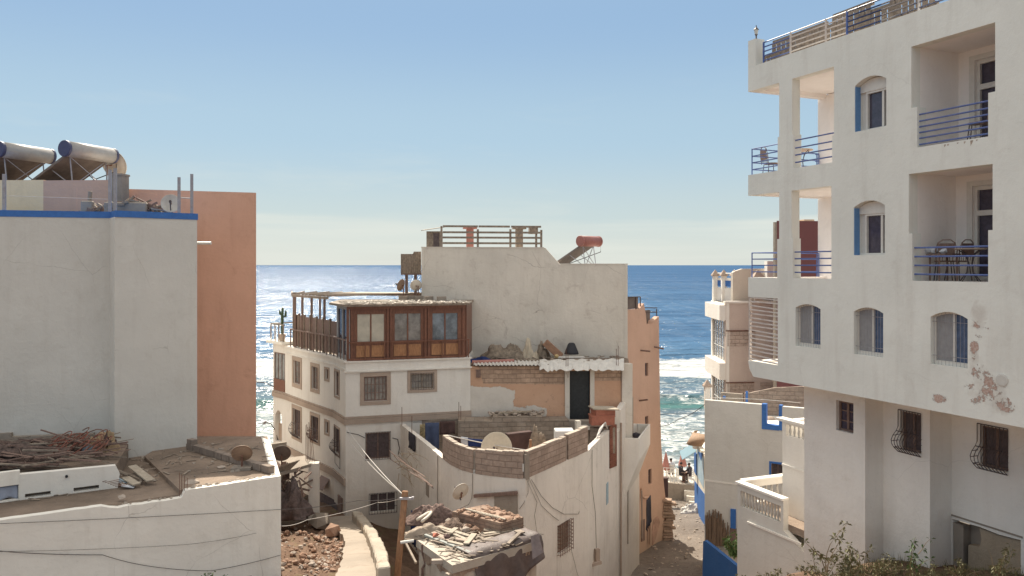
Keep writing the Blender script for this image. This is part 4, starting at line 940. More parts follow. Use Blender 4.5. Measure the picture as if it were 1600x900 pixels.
# clutter on that roof
rnd = random.Random(21); m = MB(); m2 = MB(); m3 = MB()
for i in range(110):
    px = rnd.choice((rnd.uniform(125, 255), rnd.uniform(165, 250))); Y = 26.2 + rnd.random() * 1.2; h = .36 * math.exp(-((px - 205) / 50) ** 2) + .1
    q = Vector(((px - CX) / F * Y, Y, zt + h * rnd.random() ** .7)); a = rnd.gauss(0, .5); d = Vector((math.cos(a), .3 * math.sin(a), rnd.gauss(0, .35))) * rnd.uniform(.08, .42)
    (m, m2, m3)[i % 3].bar(q - d, q + d, rnd.uniform(.02, .14), rnd.uniform(.02, .09))
tag(m.build('roof_scrap', M_wood_d), 'dark scrap wood heaped behind the blue roof band', 'scrap wood', kind='stuff')
tag(m2.build('roof_battens', M_wood_g), 'grey battens sticking out of the heap behind the blue roof band', 'scrap wood', kind='stuff')
tag(m3.build('roof_masonry', M_conc_d), 'broken masonry pieces in the heap behind the blue roof band', 'rubble', kind='stuff')
m = MB(); q = P(200, 322, 26.6); m.box((q.x, q.y, zt + .2), (1.3, .7, .4), .2); tag(m.build('water_crate', M_conc_d, bevel=.04), 'low grey cement box among the roof clutter behind the blue band', 'box')
m = MB(); q = P(137, 320, 26.4); m.box((q.x, q.y, zt + .22), (.34, .3, .44), .2); m.box((q.x - .1, q.y + .3, zt + .4), (.12, .1, .8), .2, (.1, .1)); tag(m.build('stove', M_conc_d, bevel=.03), 'small grey cement stove left of the roof clutter', 'stove')
q = P(267, 318, 26.1); dish('satellite_dish', 'small pale dish low behind the blue band between two posts', q, .3, (.35, -1, .25), M_dish, (q.x, q.y + .1, zt))
# ---------------------------------------------------------------- orange house behind
ob = thing('orange_house', 'plain orange house block behind the tall white house, its roof carrying two water heaters', 'building', (-12, 32, -10))
WC = Wall(((120 - CX) / F * 28.3, 28.3), (-.32 * 30, 30.0)); m = MB()
cpt = [(WC.pt(0, 0, 0).x, WC.pt(0, 0, 0).y), (-9.6, 30.0), (-12.0, 37), (-22, 37), (-22, 29)]
WC.slab(m, [(0, -11), (WC.L, -11), (WC.L, 2.71), (0, 2.74)], (), -.2, 0)
m.build('wall', M_orange, ob)
m = MB(); m.prism([(-24, 29.35), (-15.6, 28.7), (-9.75, 30.25), (-12.1, 37), (-24, 37)], -11, 2.3); m.build('body', M_white_clean, ob)
W2 = Wall(((-60 - CX) / F * 28.6, 28.6), ((192 - CX) / F * 28.2, 28.2)); m = MB(); u1 = W2.u(68)
W2.box(m, 0, u1, -.2, .0, 1.0, 3.02); m.build('beige_parapet', M_beige, ob)
m = MB(); W2.box(m, u1 + .001, W2.u(176), -.2, .01, 1.0, 3.0); m.build('orange_parapet', M_orange2, ob)
m = MB(); W2.box(m, W2.u(176), W2.u(192), -.4, .06, 1.0, 3.15); W2.box(m, W2.u(175), W2.u(193), -.43, .09, 3.152, 3.22); m.build('chimney', M_conc_d, ob)
m = MB(); m.prism([(-24, 28.81), (-15.2, 28.41), (-15.2, 34), (-24, 34)], 2.302, 2.9); m.build('upper_roof', M_roof, ob)
AX, HH = (.34, .94), (-.94, .34)
q = P(140, 238, 30.2); tube_tank('water_heater', 'silver water heater with a blue end cap, right one of the orange house pair', q, AX, 2.15, .29, HH, 1.75, 1.9, M_alu, M_tankend, 2.9)
q = P(40, 239, 30.2); tube_tank('water_heater', 'silver solar water heater cut by the left picture edge on the orange house roof', q, AX, 2.1, .29, HH, 1.75, 1.9, M_alu, M_tankend, 2.9)
q = P(177, 257, 31.5); dish('satellite_dish', 'large pale dish showing its back behind the right silver water heater', q, .56, (.25, .9, .35), M_dish, (q.x - .1, q.y - .3, 2.9))
# wires over the low white house wall
def onWA(px, py, v=.04): return WA.pt(WA.u(px), v, WA.z(px, py, v))
wire([onWA(-20, 819), onWA(439, 796)], .006, 'upper dark cable running along the low tan wall', .02, n=16)
wire([onWA(-20, 859), onWA(60, 865), onWA(160, 867)], .008, 'sagging cable along the foot of the low tan wall', .01, n=8)
wire([onWA(160, 867), onWA(235, 885), onWA(330, 892), onWA(439, 867)], .007, 'drooping cable low on the low tan wall near its right corner', .03, n=8)
wire([onWA(-10, 862), onWA(290, 851), onWA(400, 833)], .004, 'thin cable stretched across the middle of the low tan wall', .03, n=12)
q = P(378, 714, 22.9); dish('satellite_dish', 'brown rusty dish standing on the right end of the low house roof', P(378, 709, 22.9), .285, (-.25, .85, .5), M_dish_b, (q.x, q.y, -5.85))
m = MB(); m.box((q.x, q.y, -5.81), (.55, .35, .09), .1); tag(m.build('paving_slab', M_conc_d, bevel=.01), 'cement slab under the brown dish on the low house roof', 'slab')
# ---------------------------------------------------------------- house with the glazed wooden roof room
h1 = thing('corner_house', 'white three storey corner house with stone bands and a glazed wooden room on its roof', 'building', (-8, 38, -11.3))
xy = lambda px, Y: ((px - CX) / F * Y, Y)
Q0 = xy(540, 35); WF = Wall(Q0, xy(735, 36.6))
LP = [xy(427, 42.7), xy(447, 41.6), xy(480, 39.2), xy(500, 38.0), xy(522, 36.75), Q0]
ZH, ZBAND, ZB2, ZG = -4.28, -6.85, -9.5, -11.6
def wr(W, x0, y0, x1, y1):
    a, b = W.u(x0), W.u(x1); mx = (x0 + x1) / 2
    return a, b, W.z(mx, y1), W.z(mx, y0)
# front
wins = dict(a=wr(WF, 568.6, 588, 604.6, 626.6), b=wr(WF, 642, 584, 677.4, 607.4), c=wr(WF, 571.8, 676, 609.4, 716.6), d=wr(WF, 577, 770, 619, 800))
m = MB(); WF.slab(m, rc(0, WF.L, ZG - 1, ZH), [rc(*wins[k]) for k in wins], -.25, 0); m.build('front_wall', M_house, h1)
window(h1, WF, *wins['a'], rec=.12, cols=6, rows=3, fm=M_wood_d, gm=M_glass_g, fw=.055, surround=(.17, .03))
window(h1, WF, *wins['b'], rec=.12, cols=2, rows=1, fm=M_wood_g, gm=M_glass_g, fw=.05, grille=(9, 2, .03), surround=(.16, .03))
window(h1, WF, *wins['c'], rec=.1, cols=2, rows=1, fm=M_wood_d, gm=M_dark, fw=.05, grille=(9, 3, .04))
window(h1, WF, *wins['d'], rec=.1, cols=3, rows=1, fm=M_pvc, gm=M_dark, fw=.05, grille=(10, 3, .12))
m = MB(); WF.box(m, -.06, WF.L + .03, 0.003, .08, ZBAND - .12, ZBAND + .1); WF.box(m, -.03, WF.L + .03, 0.003, .05, ZBAND + .11, ZBAND + .2); m.build('stone_band', M_stone, h1)
m = MB(); WF.box(m, -.08, WF.L + .05, 0.002, .1, ZH - .42, ZH - .36); WF.box(m, -.05, WF.L + .05, -.3, .06, ZH + .001, ZH + .06); m.build('cornice', M_house, h1)
# left curved flank
for i in range(5):
    Wk = Wall(LP[i], LP[i + 1]); holes = []; ws = []
    if i == 1:
        ws = [((459, 564, 469.5, 600), 2, 4, (.2, .03), 0), ((458.5, 640, 469.5, 682), 2, 1, (.2, .03), 1)]
    if i == 2: ws = [((487.5, 573, 497, 608), 2, 4, (.17, .03), 0), ((487, 651, 497.5, 688), 2, 1, (.17, .03), 1)]
    if i == 3: ws = [((508.5, 577, 513.5, 592.5), 1, 1, (.1, .03), 0), ((508.5, 659, 513.5, 677), 1, 1, (.1, .03), 0)]
    if i == 4: ws = [((523.5, 580.5, 530, 619), 2, 4, (.1, .03), 0), ((523, 669, 530.5, 709), 2, 1, (.1, .03), 1)]
    if i == 0: ws = []
    rs = [wr(Wk, *q[0]) for q in ws]
    if i == 0:
        o = wr(Wk, 430, 641, 440.5, 690); aw = arch(o[0], o[1], o[2], o[3] - .3, .3); up = wr(Wk, 428.5, 551, 445.5, 611)
        m = MB(); Wk.slab(m, rc(0, Wk.L, ZG, -4.15), [aw, rc(*up)], -.3, 0); m.build('bay_wall', M_house, h1)
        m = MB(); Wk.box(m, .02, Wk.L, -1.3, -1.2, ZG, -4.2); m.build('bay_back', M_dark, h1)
        w_ = window(h1, Wk, up[0], up[1], up[2], up[3], rec=.05, cols=3, rows=1, fm=M_wood_d, gm=M_glass_g, fw=.06, name='bay_window')
        m = MB(); Wk.box(m, up[0], up[1], -.0, .03, up[2], up[2] + .62); m.build('lower_panel', M_wood, w_)
        m = MB(); Wk.box(m, -.35, Wk.L + .05, -1.3, .25, -4.14, -4.0); m.build('balcony_slab', M_white_clean, h1)
        m = MB(); Wk.box(m, o[0], o[1], -.25, -.2, o[2], o[2] + .9); m.build('arch_parapet', M_stone, h1)
    else:
        zt_ = ZH
        m = MB()
        hs = [rc(*r_) for r_ in rs]
        if i == 4:   # dark doorway of the curved ground floor
            pass
        Wk.slab(m, rc(-.0, Wk.L, ZG, zt_), hs, -.25, 0); m.build('side_wall', M_house, h1)
        for (q, c_, r2, su, bl), rr_ in zip(ws, rs):
            w_ = window(h1, Wk, *rr_, rec=.12, cols=c_, rows=r2, fm=M_wood_d, gm=M_dark if bl else M_glass_g, fw=.05, surround=su)
            if bl: belly_grille(w_, Wk, rr_[0] - .03, rr_[1] + .03, rr_[2] - .05, rr_[3], .24, 6)
    m = MB(); Wk.box(m, -.02, Wk.L + .02, 0.003, .07, ZBAND - .14, ZBAND + .1); Wk.box(m, -.02, Wk.L + .02, 0.003, .045, ZBAND + .11, ZBAND + .18)
    m.build('stone_band', M_stone, h1)
    if i: m = MB(); Wk.box(m, -.02, Wk.L + .02, 0.003, .09, ZB2 - .17, ZB2 + .15); m.build('lower_stone_band', M_stone, h1)
    if i: m = MB(); Wk.box(m, -.04, Wk.L + .04, -.3, .08, ZH + .001, ZH + .1); Wk.box(m, -.02, Wk.L + .02, 0.002, .04, ZH - .32, ZH - .26); m.build('cornice', M_house, h1, jit=.02)
# flank ground floor: side door, and dark panels standing in for the shaded opening
Wk = Wall(LP[3], LP[4]); m = MB(); Wk.box(m, .0, Wk.L, .004, .05, -11.5, Wk.z(510, 774)); m.build('garage_shade_panel', M_dark, h1)
Wk4 = Wall(LP[4], LP[5]); m = MB(); a, b = 0, Wk4.u(528); Wk4.box(m, 0, b, .004, .045, -11.5, Wk4.z(525, 786)); m.build('garage_shade_panel', M_dark, h1)
m = MB(); a, b = Wk4.u(529.5), Wk4.u(535.5); Wk4.box(m, a, b, .004, .06, -11.5, Wk4.z(532, 775)); m.build('side_door', M_wood_d, h1)
m = MB(); z_ = Wk.z(505, 745); q0, q1 = Wk.pt(.15, 0, z_), Wk.pt(Wk.L - .5, 0, z_); m.obox(q0, q1 - q0, Vector((Wk.n.x, Wk.n.y, 0)) * .35 + Vector((0, 0, -.45)), (0, 0, .04))
m.build('door_canopy', M_wood_d, h1)
# back and roof
m = MB(); fp = [LP[0], LP[1], LP[2], LP[3], LP[4], LP[5], xy(735, 36.6), (-2.0, 40.0), (-6, 44), (-12.5, 46)]
c_ = Vector((-7.5, 39.8)); fpi = [tuple(Vector(p).lerp(c_, .045)) for p in fp]; m.prism(fpi, ZH - .3, ZH); m.prism([fpi[6], fpi[7], (-2.3, 40), (-2.3, 36.6)], ZG, ZH - .31); 
m.build('roof', M_roof, h1)
m = MB(); bw = Wall((-2.1, 36.7), (-2.0, 40)); bw.box(m, 0, bw.L, -.1, .05, ZG - 1, ZH); bw = Wall((-2, 40), (-6, 44)); bw.box(m, 0, bw.L, 0, .2, ZG, ZH); bw = Wall((-6, 44), (-12.5, 45)); bw.box(m, 0, bw.L, 0, .2, ZG, ZH); m.build('back_wall', M_house, h1)
# --- the glazed room
rr_ = thing('glazed_roof_room', 'varnished wooden roof room with three double windows and orange lower panels', 'roof room', (-5, 36, ZH + .06))
v = -.08; z0 = ZH + .07; z1 = -1.83; ub = WF.u(541.5, v); ue = WF.u(727, v)
bays = [(556.6, 602, 489.5, 536), (615, 659, 488.5, 534), (674, 716.6, 488, 533)]
m = MB(); hs = []
for (x0, x1, y0, y1) in bays: hs.append(rc(WF.u(x0, v), WF.u(x1, v), WF.z(x0, y1, v), WF.z(x0, y0, v)))
WF.slab(m, rc(ub, ue, z0, z1), hs, v - .08, v)
for i in range(3):
    for x in ((541.5, 548) if i == 0 else ((604, 609) if i == 1 else (663, 668))): a = WF.u(x, v); WF.box(m, a, a + .1, v + .001, v + .06, z0, z1)
a = WF.u(722, v); WF.box(m, a, a + .12, v + .001, v + .06, z0, z1); WF.box(m, ub, ue, v + .062, v + .1, z1 - .12, z1); WF.box(m, ub, ue, v + .062, v + .09, z0, z0 + .1)
m.build('frame', M_wood, rr_)
panes = (simple('curtained_glass', (.50, .46, .38), .3, var=.15, scale=3, spec=.5), M_glass_g, simple('blueish_glass', (.16, .19, .22), .15, var=.6, scale=2, spec=.6))
for i, (x0, x1, y0, y1) in enumerate(bays):
    a, b, c0, c1 = WF.u(x0, v), WF.u(x1, v), WF.z(x0, y1, v), WF.z(x0, y0, v)
    w_ = window(rr_, WF, a, b, c0, c1, rec=-v + .05, cols=2, rows=1, fm=M_wood, gm=panes[i], fw=.05)
    for j in range(2):
        pa = a + (b - a) * (j * .52); pb = pa + (b - a) * .45; m = MB(); WF.box(m, pa, pb, v + .002, v + .035, z0 + .14, c0 - .12); m.build('lower_panel', M_wood_p, rr_)
m = MB(); WF.box(m, ub, WF.u(732, v), v + .11, v + .16, z0 + .78, z0 + .83)
for x in (543, 570, 600, 612, 637, 663, 690, 716, 731): a = WF.u(x, v); WF.box(m, a - .02, a + .02, v + .11, v + .15, z0, z0 + .78)
m.build('handrail', M_wood, rr_)
# white bedding behind the middle window, seen through? kept outside the glass as sill bundle
# left return of the room, whitish door frames
Wr = Wall(LP[4], LP[5]); m = MB(); vv = -.12
hs = [rc(Wr.L * .12, Wr.L * .45, z0 + .2, z1 - .15), rc(Wr.L * .55, Wr.L * .9, z0 + .2, z1 - .15)]; Wr.slab(m, rc(0, Wr.L - .02, z0, z1), hs, vv - .08, vv); m.build('side_frame', M_shutter, rr_)
m = MB(); Wr.box(m, .1, Wr.L - .1, vv - .09, vv - .05, z0 + .1, z1 - .1); m.build('side_pane', M_glass, rr_)
# side walls and back to make it a room
m = MB(); e = WF.pt(ue, v - .08, 0); we = Wall((e.x, e.y), (e.x + .1, 39.5)); we.box(m, 0, we.L, -.0, .08, z0, z1); g0 = Wr.pt(0, vv, 0); wg = Wall((g0.x, g0.y), (g0.x - .6, 39.9)); wg.box(m, 0, wg.L, 0, .08, z0, z1); m.build('side_wall', M_wood, rr_)
m = MB(); m.prism([(g0.x - .55, 39.6), (e.x + .1, 39.5), (e.x + .1, 39.6), (g0.x - .55, 39.7)], z0, z1); m.build('back_wall', M_wood_d, rr_)
m = MB(); f0 = WF.pt(ub - .12, v + .25, 0); f1 = WF.pt(ue + .12, v + .25, 0); g1 = Wr.pt(-.1, .1, 0)
m.prism([(f0.x, f0.y), (f1.x, f1.y), (e.x + .25, 40.2), (g0.x - .5, 40.2), (g1.x - .1, g1.y)], z1 + .005, z1 + .1); m.build('roof', M_wood_g, rr_)
rnd = random.Random(9); m = MB()      # ragged pale matting along the eave
for i in range(520):
    t = rnd.random(); q = WF.pt(ub - .15 + (ue - ub + .3) * t, v + .28 - rnd.random() ** 1.5 * 2.6, z1 + .115 + rnd.random() * .05); a = rnd.random() * 3.1; d = Vector((math.cos(a), math.sin(a), rnd.gauss(0, .12))) * rnd.uniform(.05, .2)
    m.bar(q - d, q + d, rnd.uniform(.02, .09), .015)
m.build('matting', simple('pale_matting', (.55, .50, .44), .95, var=.3, scale=5), rr_)
m = MB()
for i, (px, Y) in enumerate(((630, 38.6), (642, 38.8), (655, 38.6), (670, 38.2), (690, 38))): q = P(px, 460, Y); m.box((q.x, q.y, z1 + .24), (.42, .2, .2), .1 * i)
tag(m.build('roof_blocks', M_conc_d, bevel=.01), 'grey cement blocks laid as ballast on the wooden room roof', 'blocks')
# --- screens and railing along the left edge of the roof terrace
fz = ZH + .1; sc_ = thing('terrace_screen', 'row of brown plank screens with upright posts on the left edge of the roof terrace', 'screen', (LP[2][0], LP[2][1], fz))
for i in (1, 2, 3):
    Wk = Wall(LP[i], LP[i + 1]); a = Wk.u(454) if i == 1 else 0; n = 3 if i == 1 else 2
    for j in range(n):
        u0 = a + (Wk.L - a) * j / n; u1 = a + (Wk.L - a) * (j + 1) / n; m = MB(); Wk.box(m, u0 + .04, u1 - .04, -.2, -.16, fz + .08, fz + 1.68 - .03 * (i + j)); m.build('panel', M_wood_d, sc_)
        m = MB(); Wk.box(m, u0 - .04, u0 + .035, -.22, -.12, fz, fz + 1.78 - .03 * (i + j)); m.build('post', M_wood_g, sc_)
    m = MB(); Wk.box(m, a, Wk.L, -.02, .04, fz + .86, fz + .92)
    k_ = 0
    while a + k_ * .75 < Wk.L: Wk.box(m, a + k_ * .75, a + k_ * .75 + .05, -.02, .03, fz, fz + .86); k_ += 1
    m.build('handrail', M_wood_d if i < 4 else M_wood, sc_)
Wk = Wr; m = MB(); Wk.box(m, 0, Wk.L, .0, .05, fz + .86, fz + .92); [Wk.box(m, Wk.L * t, Wk.L * t + .05, 0, .04, fz, fz + .86) for t in (.02, .3, .6, .88)]; m.build('handrail', M_wood_d, sc_)
Wk = Wall(LP[0], LP[1]); rl = MB(); 
for t in (0, .33, .62, .97): Wk.box(rl, Wk.L * t, Wk.L * t + .05, .12, .17, -3.998, -3.15)
Wk.box(rl, 0, Wk.L + .1, .12, .17, -3.15, -3.09); Wk.box(rl, 0, .05, -1.2, .12, -3.15, -3.09); tag(rl.build('terrace_rail', M_wood_g), 'thin brown handrail round the seaward bay of the corner house roof', 'railing')
pg = thing('pergola', 'open wooden pergola of pale beams over the left side of the roof terrace', 'pergola', (-10, 40, fz))
zp = -1.62; tp = [xy(461, 40.8), xy(472.5, 40.1), xy(487, 39.2), xy(507, 38.3)]
for (x, y) in tp: m = MB(); m.bar((x, y, fz), (x, y, zp), .1); m.build('post', M_wood_d, pg)
for (px, Y) in ((459, 43), (500, 42)): q = xy(px, Y); m = MB(); m.bar((q[0], q[1], fz), (q[0], q[1], zp), .09); m.build('post', M_wood_d, pg)
m = MB(); a = Vector((*xy(457, 41.2), zp + .05)); b = Vector((*xy(512, 37.9), zp + .05)); c_ = Vector((*xy(659, 41.8), zp + .05)); d_ = Vector((*xy(456, 44.2), zp + .05))
m.bar(a, b, .09, .12); m.bar(d_, c_, .09, .12); m.bar(a, d_, .09, .12)
for i in range(11):
    t = i / 10; m.bar(a.lerp(b, t) + Vector((0, 0, .1)), d_.lerp(c_, t) + Vector((0, 0, .1)), .07, .07)
m.build('beams', M_wood_g, pg)
m = MB(); m.prism([xy(513, 40.3), xy(640, 40.25), xy(655, 41.6), xy(560, 41.9)], zp + .17, zp + .2); m.build('roof_sheet', M_wood_l, pg)
# cactus on the bay
ct = thing('cactus', 'tall branching cactus in a pot on the seaward bay of the corner house', 'cactus', (*xy(441, 41.95), -3.99)); b = Vector(ORG[ct.name])
m = MB(); m.tube([b + Vector((0, 0, .3)), b + Vector((0, 0, 1.2)), b + Vector((.02, 0, 1.75))], [.07, .08, .06], 8); m.tube([b + Vector((0, 0, 1.2)), b + Vector((.17, 0, 1.3)), b + Vector((.19, 0, 1.6))], [.05, .07, .04], 8); m.tube([b + Vector((0, 0, 1.35)), b + Vector((-.12, 0, 1.45)), b + Vector((-.13, 0, 1.62))], [.05, .06, .04], 8); m.build('stem', M_cactus, ct, smooth=True)
m = MB(); m.lathe([(.13, 0), (.18, .34), (.19, .36)], b, None, 12); m.build('pot', M_stone, ct)
for (px, py, Y, rd, lb, fc) in ((627, 445.5, 39.3, .3, 'rusty dish seen edge-on, left one above the wooden roof room', (-.9, .45, .3)), (650, 446, 39.0, .28, 'grey dish beside the cement wall, right one above the wooden roof room', (-.2, .9, .35))):
    q = P(px, py, Y); dish('satellite_dish', lb, q, rd, fc, M_dish_b if px < 640 else M_dish, (q.x + .12, q.y - .1, z1 + .1))
# street lamps on the seaward wall
for (px, py, px2, py2, lb) in ((401, 597, 430, 606, 'upper'), (417, 660, 430, 672, 'lower')):
    Y = 42.6; a = P(px2, py2, Y); b = P(px, py, Y - .3); t = thing('wall_lamp', lb + ' street lamp on a bent arm at the seaward corner of the corner house', 'street lamp', a, 'wall lamps of the corner house')
    m = MB(); m.tube([a + Vector((.15, 0, -.6 if px > 410 else -.1)), a, a.lerp(b, .5) + Vector((0, 0, .12)), b], .025, 6); m.build('arm', M_iron, t)
    m = MB(); m.stone(b + Vector((-.1, 0, .0)), .2, 5, (1.3, .6, .4)); m.build('lamp_head', M_steel, t, smooth=True)
# rusty rods against the flank (crown of the ruined lean-to)
m = MB()
for i in range(6): q = P(478 + i * 2.6, 722, 34.6); m.tube([q, q + Vector((-.03 * i, 0, 1.6 + .3 * math.sin(i * 3)))], .012, 4)
tag(m.build('rebar_cluster', M_rust), 'bare rebar standing up from the broken pillar of the lean-to', 'rebar')
# ---------------------------------------------------------------- ruined lean-to
ru = thing('ruined_shed', 'ruined lean-to of broken cement and scrap in the shade left of the corner house', 'ruin', (-9.6, 33, -11))
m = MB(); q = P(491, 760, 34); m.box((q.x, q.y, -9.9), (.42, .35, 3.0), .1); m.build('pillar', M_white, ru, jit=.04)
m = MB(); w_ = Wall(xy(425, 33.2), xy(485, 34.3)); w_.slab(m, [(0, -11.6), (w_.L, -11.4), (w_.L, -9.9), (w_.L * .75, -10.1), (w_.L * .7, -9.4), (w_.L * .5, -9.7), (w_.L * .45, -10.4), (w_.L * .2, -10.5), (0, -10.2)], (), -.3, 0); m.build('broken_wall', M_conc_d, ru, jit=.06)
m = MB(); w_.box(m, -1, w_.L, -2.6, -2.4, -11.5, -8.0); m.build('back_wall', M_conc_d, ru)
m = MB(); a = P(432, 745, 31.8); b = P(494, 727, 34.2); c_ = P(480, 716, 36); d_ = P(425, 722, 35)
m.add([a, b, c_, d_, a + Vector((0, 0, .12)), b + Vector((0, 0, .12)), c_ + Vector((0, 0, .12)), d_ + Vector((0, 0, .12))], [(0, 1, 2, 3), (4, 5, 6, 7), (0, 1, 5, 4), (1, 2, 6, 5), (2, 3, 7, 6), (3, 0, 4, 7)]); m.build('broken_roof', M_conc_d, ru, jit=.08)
m = MB(); rnd = random.Random(31)
for i in range(34):
    q = P(rnd.uniform(434, 484), rnd.uniform(725, 770), 32.9 + rnd.random() * .8); a = rnd.random() * 3; d = Vector((math.cos(a), .2, math.sin(a) * .7)) * rnd.uniform(.1, .5); m.bar(q - d, q + d, rnd.uniform(.03, .2), .03)
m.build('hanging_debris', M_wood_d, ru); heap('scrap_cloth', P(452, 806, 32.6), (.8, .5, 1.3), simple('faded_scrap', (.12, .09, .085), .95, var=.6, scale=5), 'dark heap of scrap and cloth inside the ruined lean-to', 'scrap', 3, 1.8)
m = MB()
for i in range(14): q = P(425 + i * 2.2, 742 - i * .7, 31.9 + .05 * i); d = Vector((.35, .1, .35)); m.bar(q - d * .4, q + d, .07, .03)
m.build('laths', M_wood_g, ru)
m = MB(); q = P(470, 786, 33.0); m.stone(q, .2, 3, (1.3, .6, 1)); m.stone(P(455, 790, 32.8), .15, 4); m.stone(P(438, 800, 32.4), .18, 5); m.build('white_lumps', M_rubble_l, ru)
q = P(440, 709, 32.2); dish('satellite_dish', 'black mesh dish above the ruined lean-to by the sea gap', q, .36, (-.25, .9, .4), M_dish_d, (q.x, q.y, P(440, 735, 32.2).z))
# ---------------------------------------------------------------- tall bare cement block
cb = thing('cement_house', 'tall windowless bare cement house in the middle with a stepped roofline', 'building', (1, 43, -12))
E1 = Wall(xy(660, 39.6), xy(850, 40.4)); E2 = Wall(xy(850, 40.4), xy(980, 39.9))
m = MB(); E1.slab(m, rc(0, E1.L, -13, .86), (), -.25, 0)
E2.slab(m, [(0, -13), (E2.L, -13), (E2.L, .03), (E2.u(875), .03), (E2.u(852), .86), (0, .86)], (), -.25, 0); m.build('front_wall', M_conc, cb)
m = MB(); r0 = E1.pt(0, -.251, 0); r1 = E2.pt(0, -.251, 0); r2 = E2.pt(E2.L - .02, -.251, 0)
m.prism([(r0.x, r0.y), (r1.x, r1.y), (1.8, 48), (-5.2, 48)], -13, .4); m.prism([(r1.x + .003, r1.y), (r2.x, r2.y), (5.3, 48), (1.803, 48)], -13, -.12)
m.build('body', M_conc, cb)
m = MB(); E1.box(m, -.06, E1.L, -.3, .03, .862, .9); E2.box(m, E2.u(876), E2.L + .04, -.28, .03, .032, .07); E1.box(m, -.04, .08, -.2, .04, -3, .86); E2.box(m, E2.L - .12, E2.L + .02, -.1, .035, -6, .03)
m.build('coping', M_conc, cb)
# little roof hut and timber fence
ht = thing('roof_hut', 'small grey hut with a tilted sheet roof on the left corner of the cement house', 'hut', (*xy(675, 40.6), .86))
z_ = lambda py, Y: (CY - py) / F * Y
m = MB(); q = xy(674, 40.6); m.obox((q[0] - .25, q[1], .86), (.75, 0, 0), (0, .9, 0), (0, 0, .85)); m.build('walls', M_wood_g, ht)
m = MB(); m.obox((q[0] + .1, q[1] - .012, .87), (.3, 0, 0), (0, .01, 0), (0, 0, .75)); m.build('dark_opening', M_dark, ht)
m = MB(); m.obox((q[0] - .5, q[1] - .25, z_(361, 40.5)), (1.35, 0, .2), (0, 1.4, .1), (0, 0, .03)); m.build('sheet_roof', M_wood_l, ht)
fc = thing('roof_fence', 'horizontal plank fence with tall posts on the roof edge of the cement house', 'fence', (*xy(770, 40.3), .86))
for px, top in ((690, 353), (747, 358), (798, 358), (838.5, 354), (846.5, 359)):
    u = E1.u(px) ; m = MB(); E1.box(m, u - .05, u + .05, -.2, -.1, .905, E1.z(px, top)); m.build('post', M_wood_g, fc)
m = MB()
for zz in (.14, .42, .68, .98):
    for a, b in ((692, 747), (748, 797), (799, 846)): E1.box(m, E1.u(a), E1.u(b), -.1, -.07, .9 + zz, .9 + zz + .1)
m.build('planks', M_wood_g, fc)
for px, c0 in ((737, M_pink), (816, M_wood_g)):
    m = MB(); u = E1.u(px); E1.box(m, u - .18, u + .18, -1.3, -.95, .9, 1.85); E1.box(m, u - .35, u + .35, -1.4, -.9, 1.851, 1.93); tag(m.build('roof_table', c0, bevel=.01), ('orange' if px < 800 else 'dull pink') + ' stand glimpsed behind the plank fence on the cement house roof', 'stand')
m = MB(); u = E1.u(838); E1.box(m, u - .22, u + .22, -1.2, -.8, 1.6, 1.95); tag(m.build('roof_box', M_wood_g), 'grey box showing above the right end of the plank fence', 'box')
# overhanging corrugated bin on the left with its timber legs
cg = thing('corrugated_balcony', 'rounded corrugated sheet balcony on timber struts at the left side of the cement house', 'balcony', (*xy(643, 40.5), -2.0))
m = MB(); vs = []; n = 44
for j, zz in enumerate((z_(427, 40.5), z_(402, 40.5), z_(397, 40.6))):
    for i in range(n + 1):
        t = i / n; a = math.pi * (1 - t * .6) ; w = xy(658, 40.2); x = w[0] - 1.0 * math.sin(min(1, t * 1.0) * math.pi / 2) if False else w[0] - (1.0 - .08 * j) * min(1, 1.6 * (1 - abs(1 - t * 1.6))) if t < .62 else w[0] - 1.0
        y = 40.1 + (0 if t < .62 else (t - .62) * 4); x = w[0] - 1.0 * min(1, t / .5) if t < .62 else w[0] - 1.0
        y += .12 * (1 - min(1, t / .5)); rp = .03 * (i % 2); vs.append(Vector((x + (.03 if t > .6 else 0) * (i % 2), y - rp, zz + .12 * (1 if t < .2 else 0) * (j > 0))))
m.add(vs, [(j * (n + 1) + i, j * (n + 1) + i + 1, (j + 1) * (n + 1) + i + 1, (j + 1) * (n + 1) + i) for j in range(2) for i in range(n)]); o = m.build('sheet', M_wood_g, cg); sol = o.modifiers.new('s', 'SOLIDIFY'); sol.thickness = .02
m = MB(); a = xy(626.5, 40.1); m.obox((a[0], a[1], z_(429.5, 40.2)), (1.0, .1, 0), (0, 1.6, 0), (0, 0, .09)); m.build('floor', M_wood_d, cg)
for px in (633, 647): a = xy(px, 40.3); m = MB(); m.obox((a[0], a[1], -1.6), (.13, 0, 0), (0, .13, 0), (0, 0, z_(429.5, 40.3) + 1.6)); m.build('strut', M_wood_d, cg)
q = P(921, 377, 41.2); tube_tank('water_heater', 'red water heater tank on a stand, alone on the cement house roof', q, (.75, .66), 1.35, .27, (-.86, -.1), 1.35, .95, M_red, M_red, -.12)
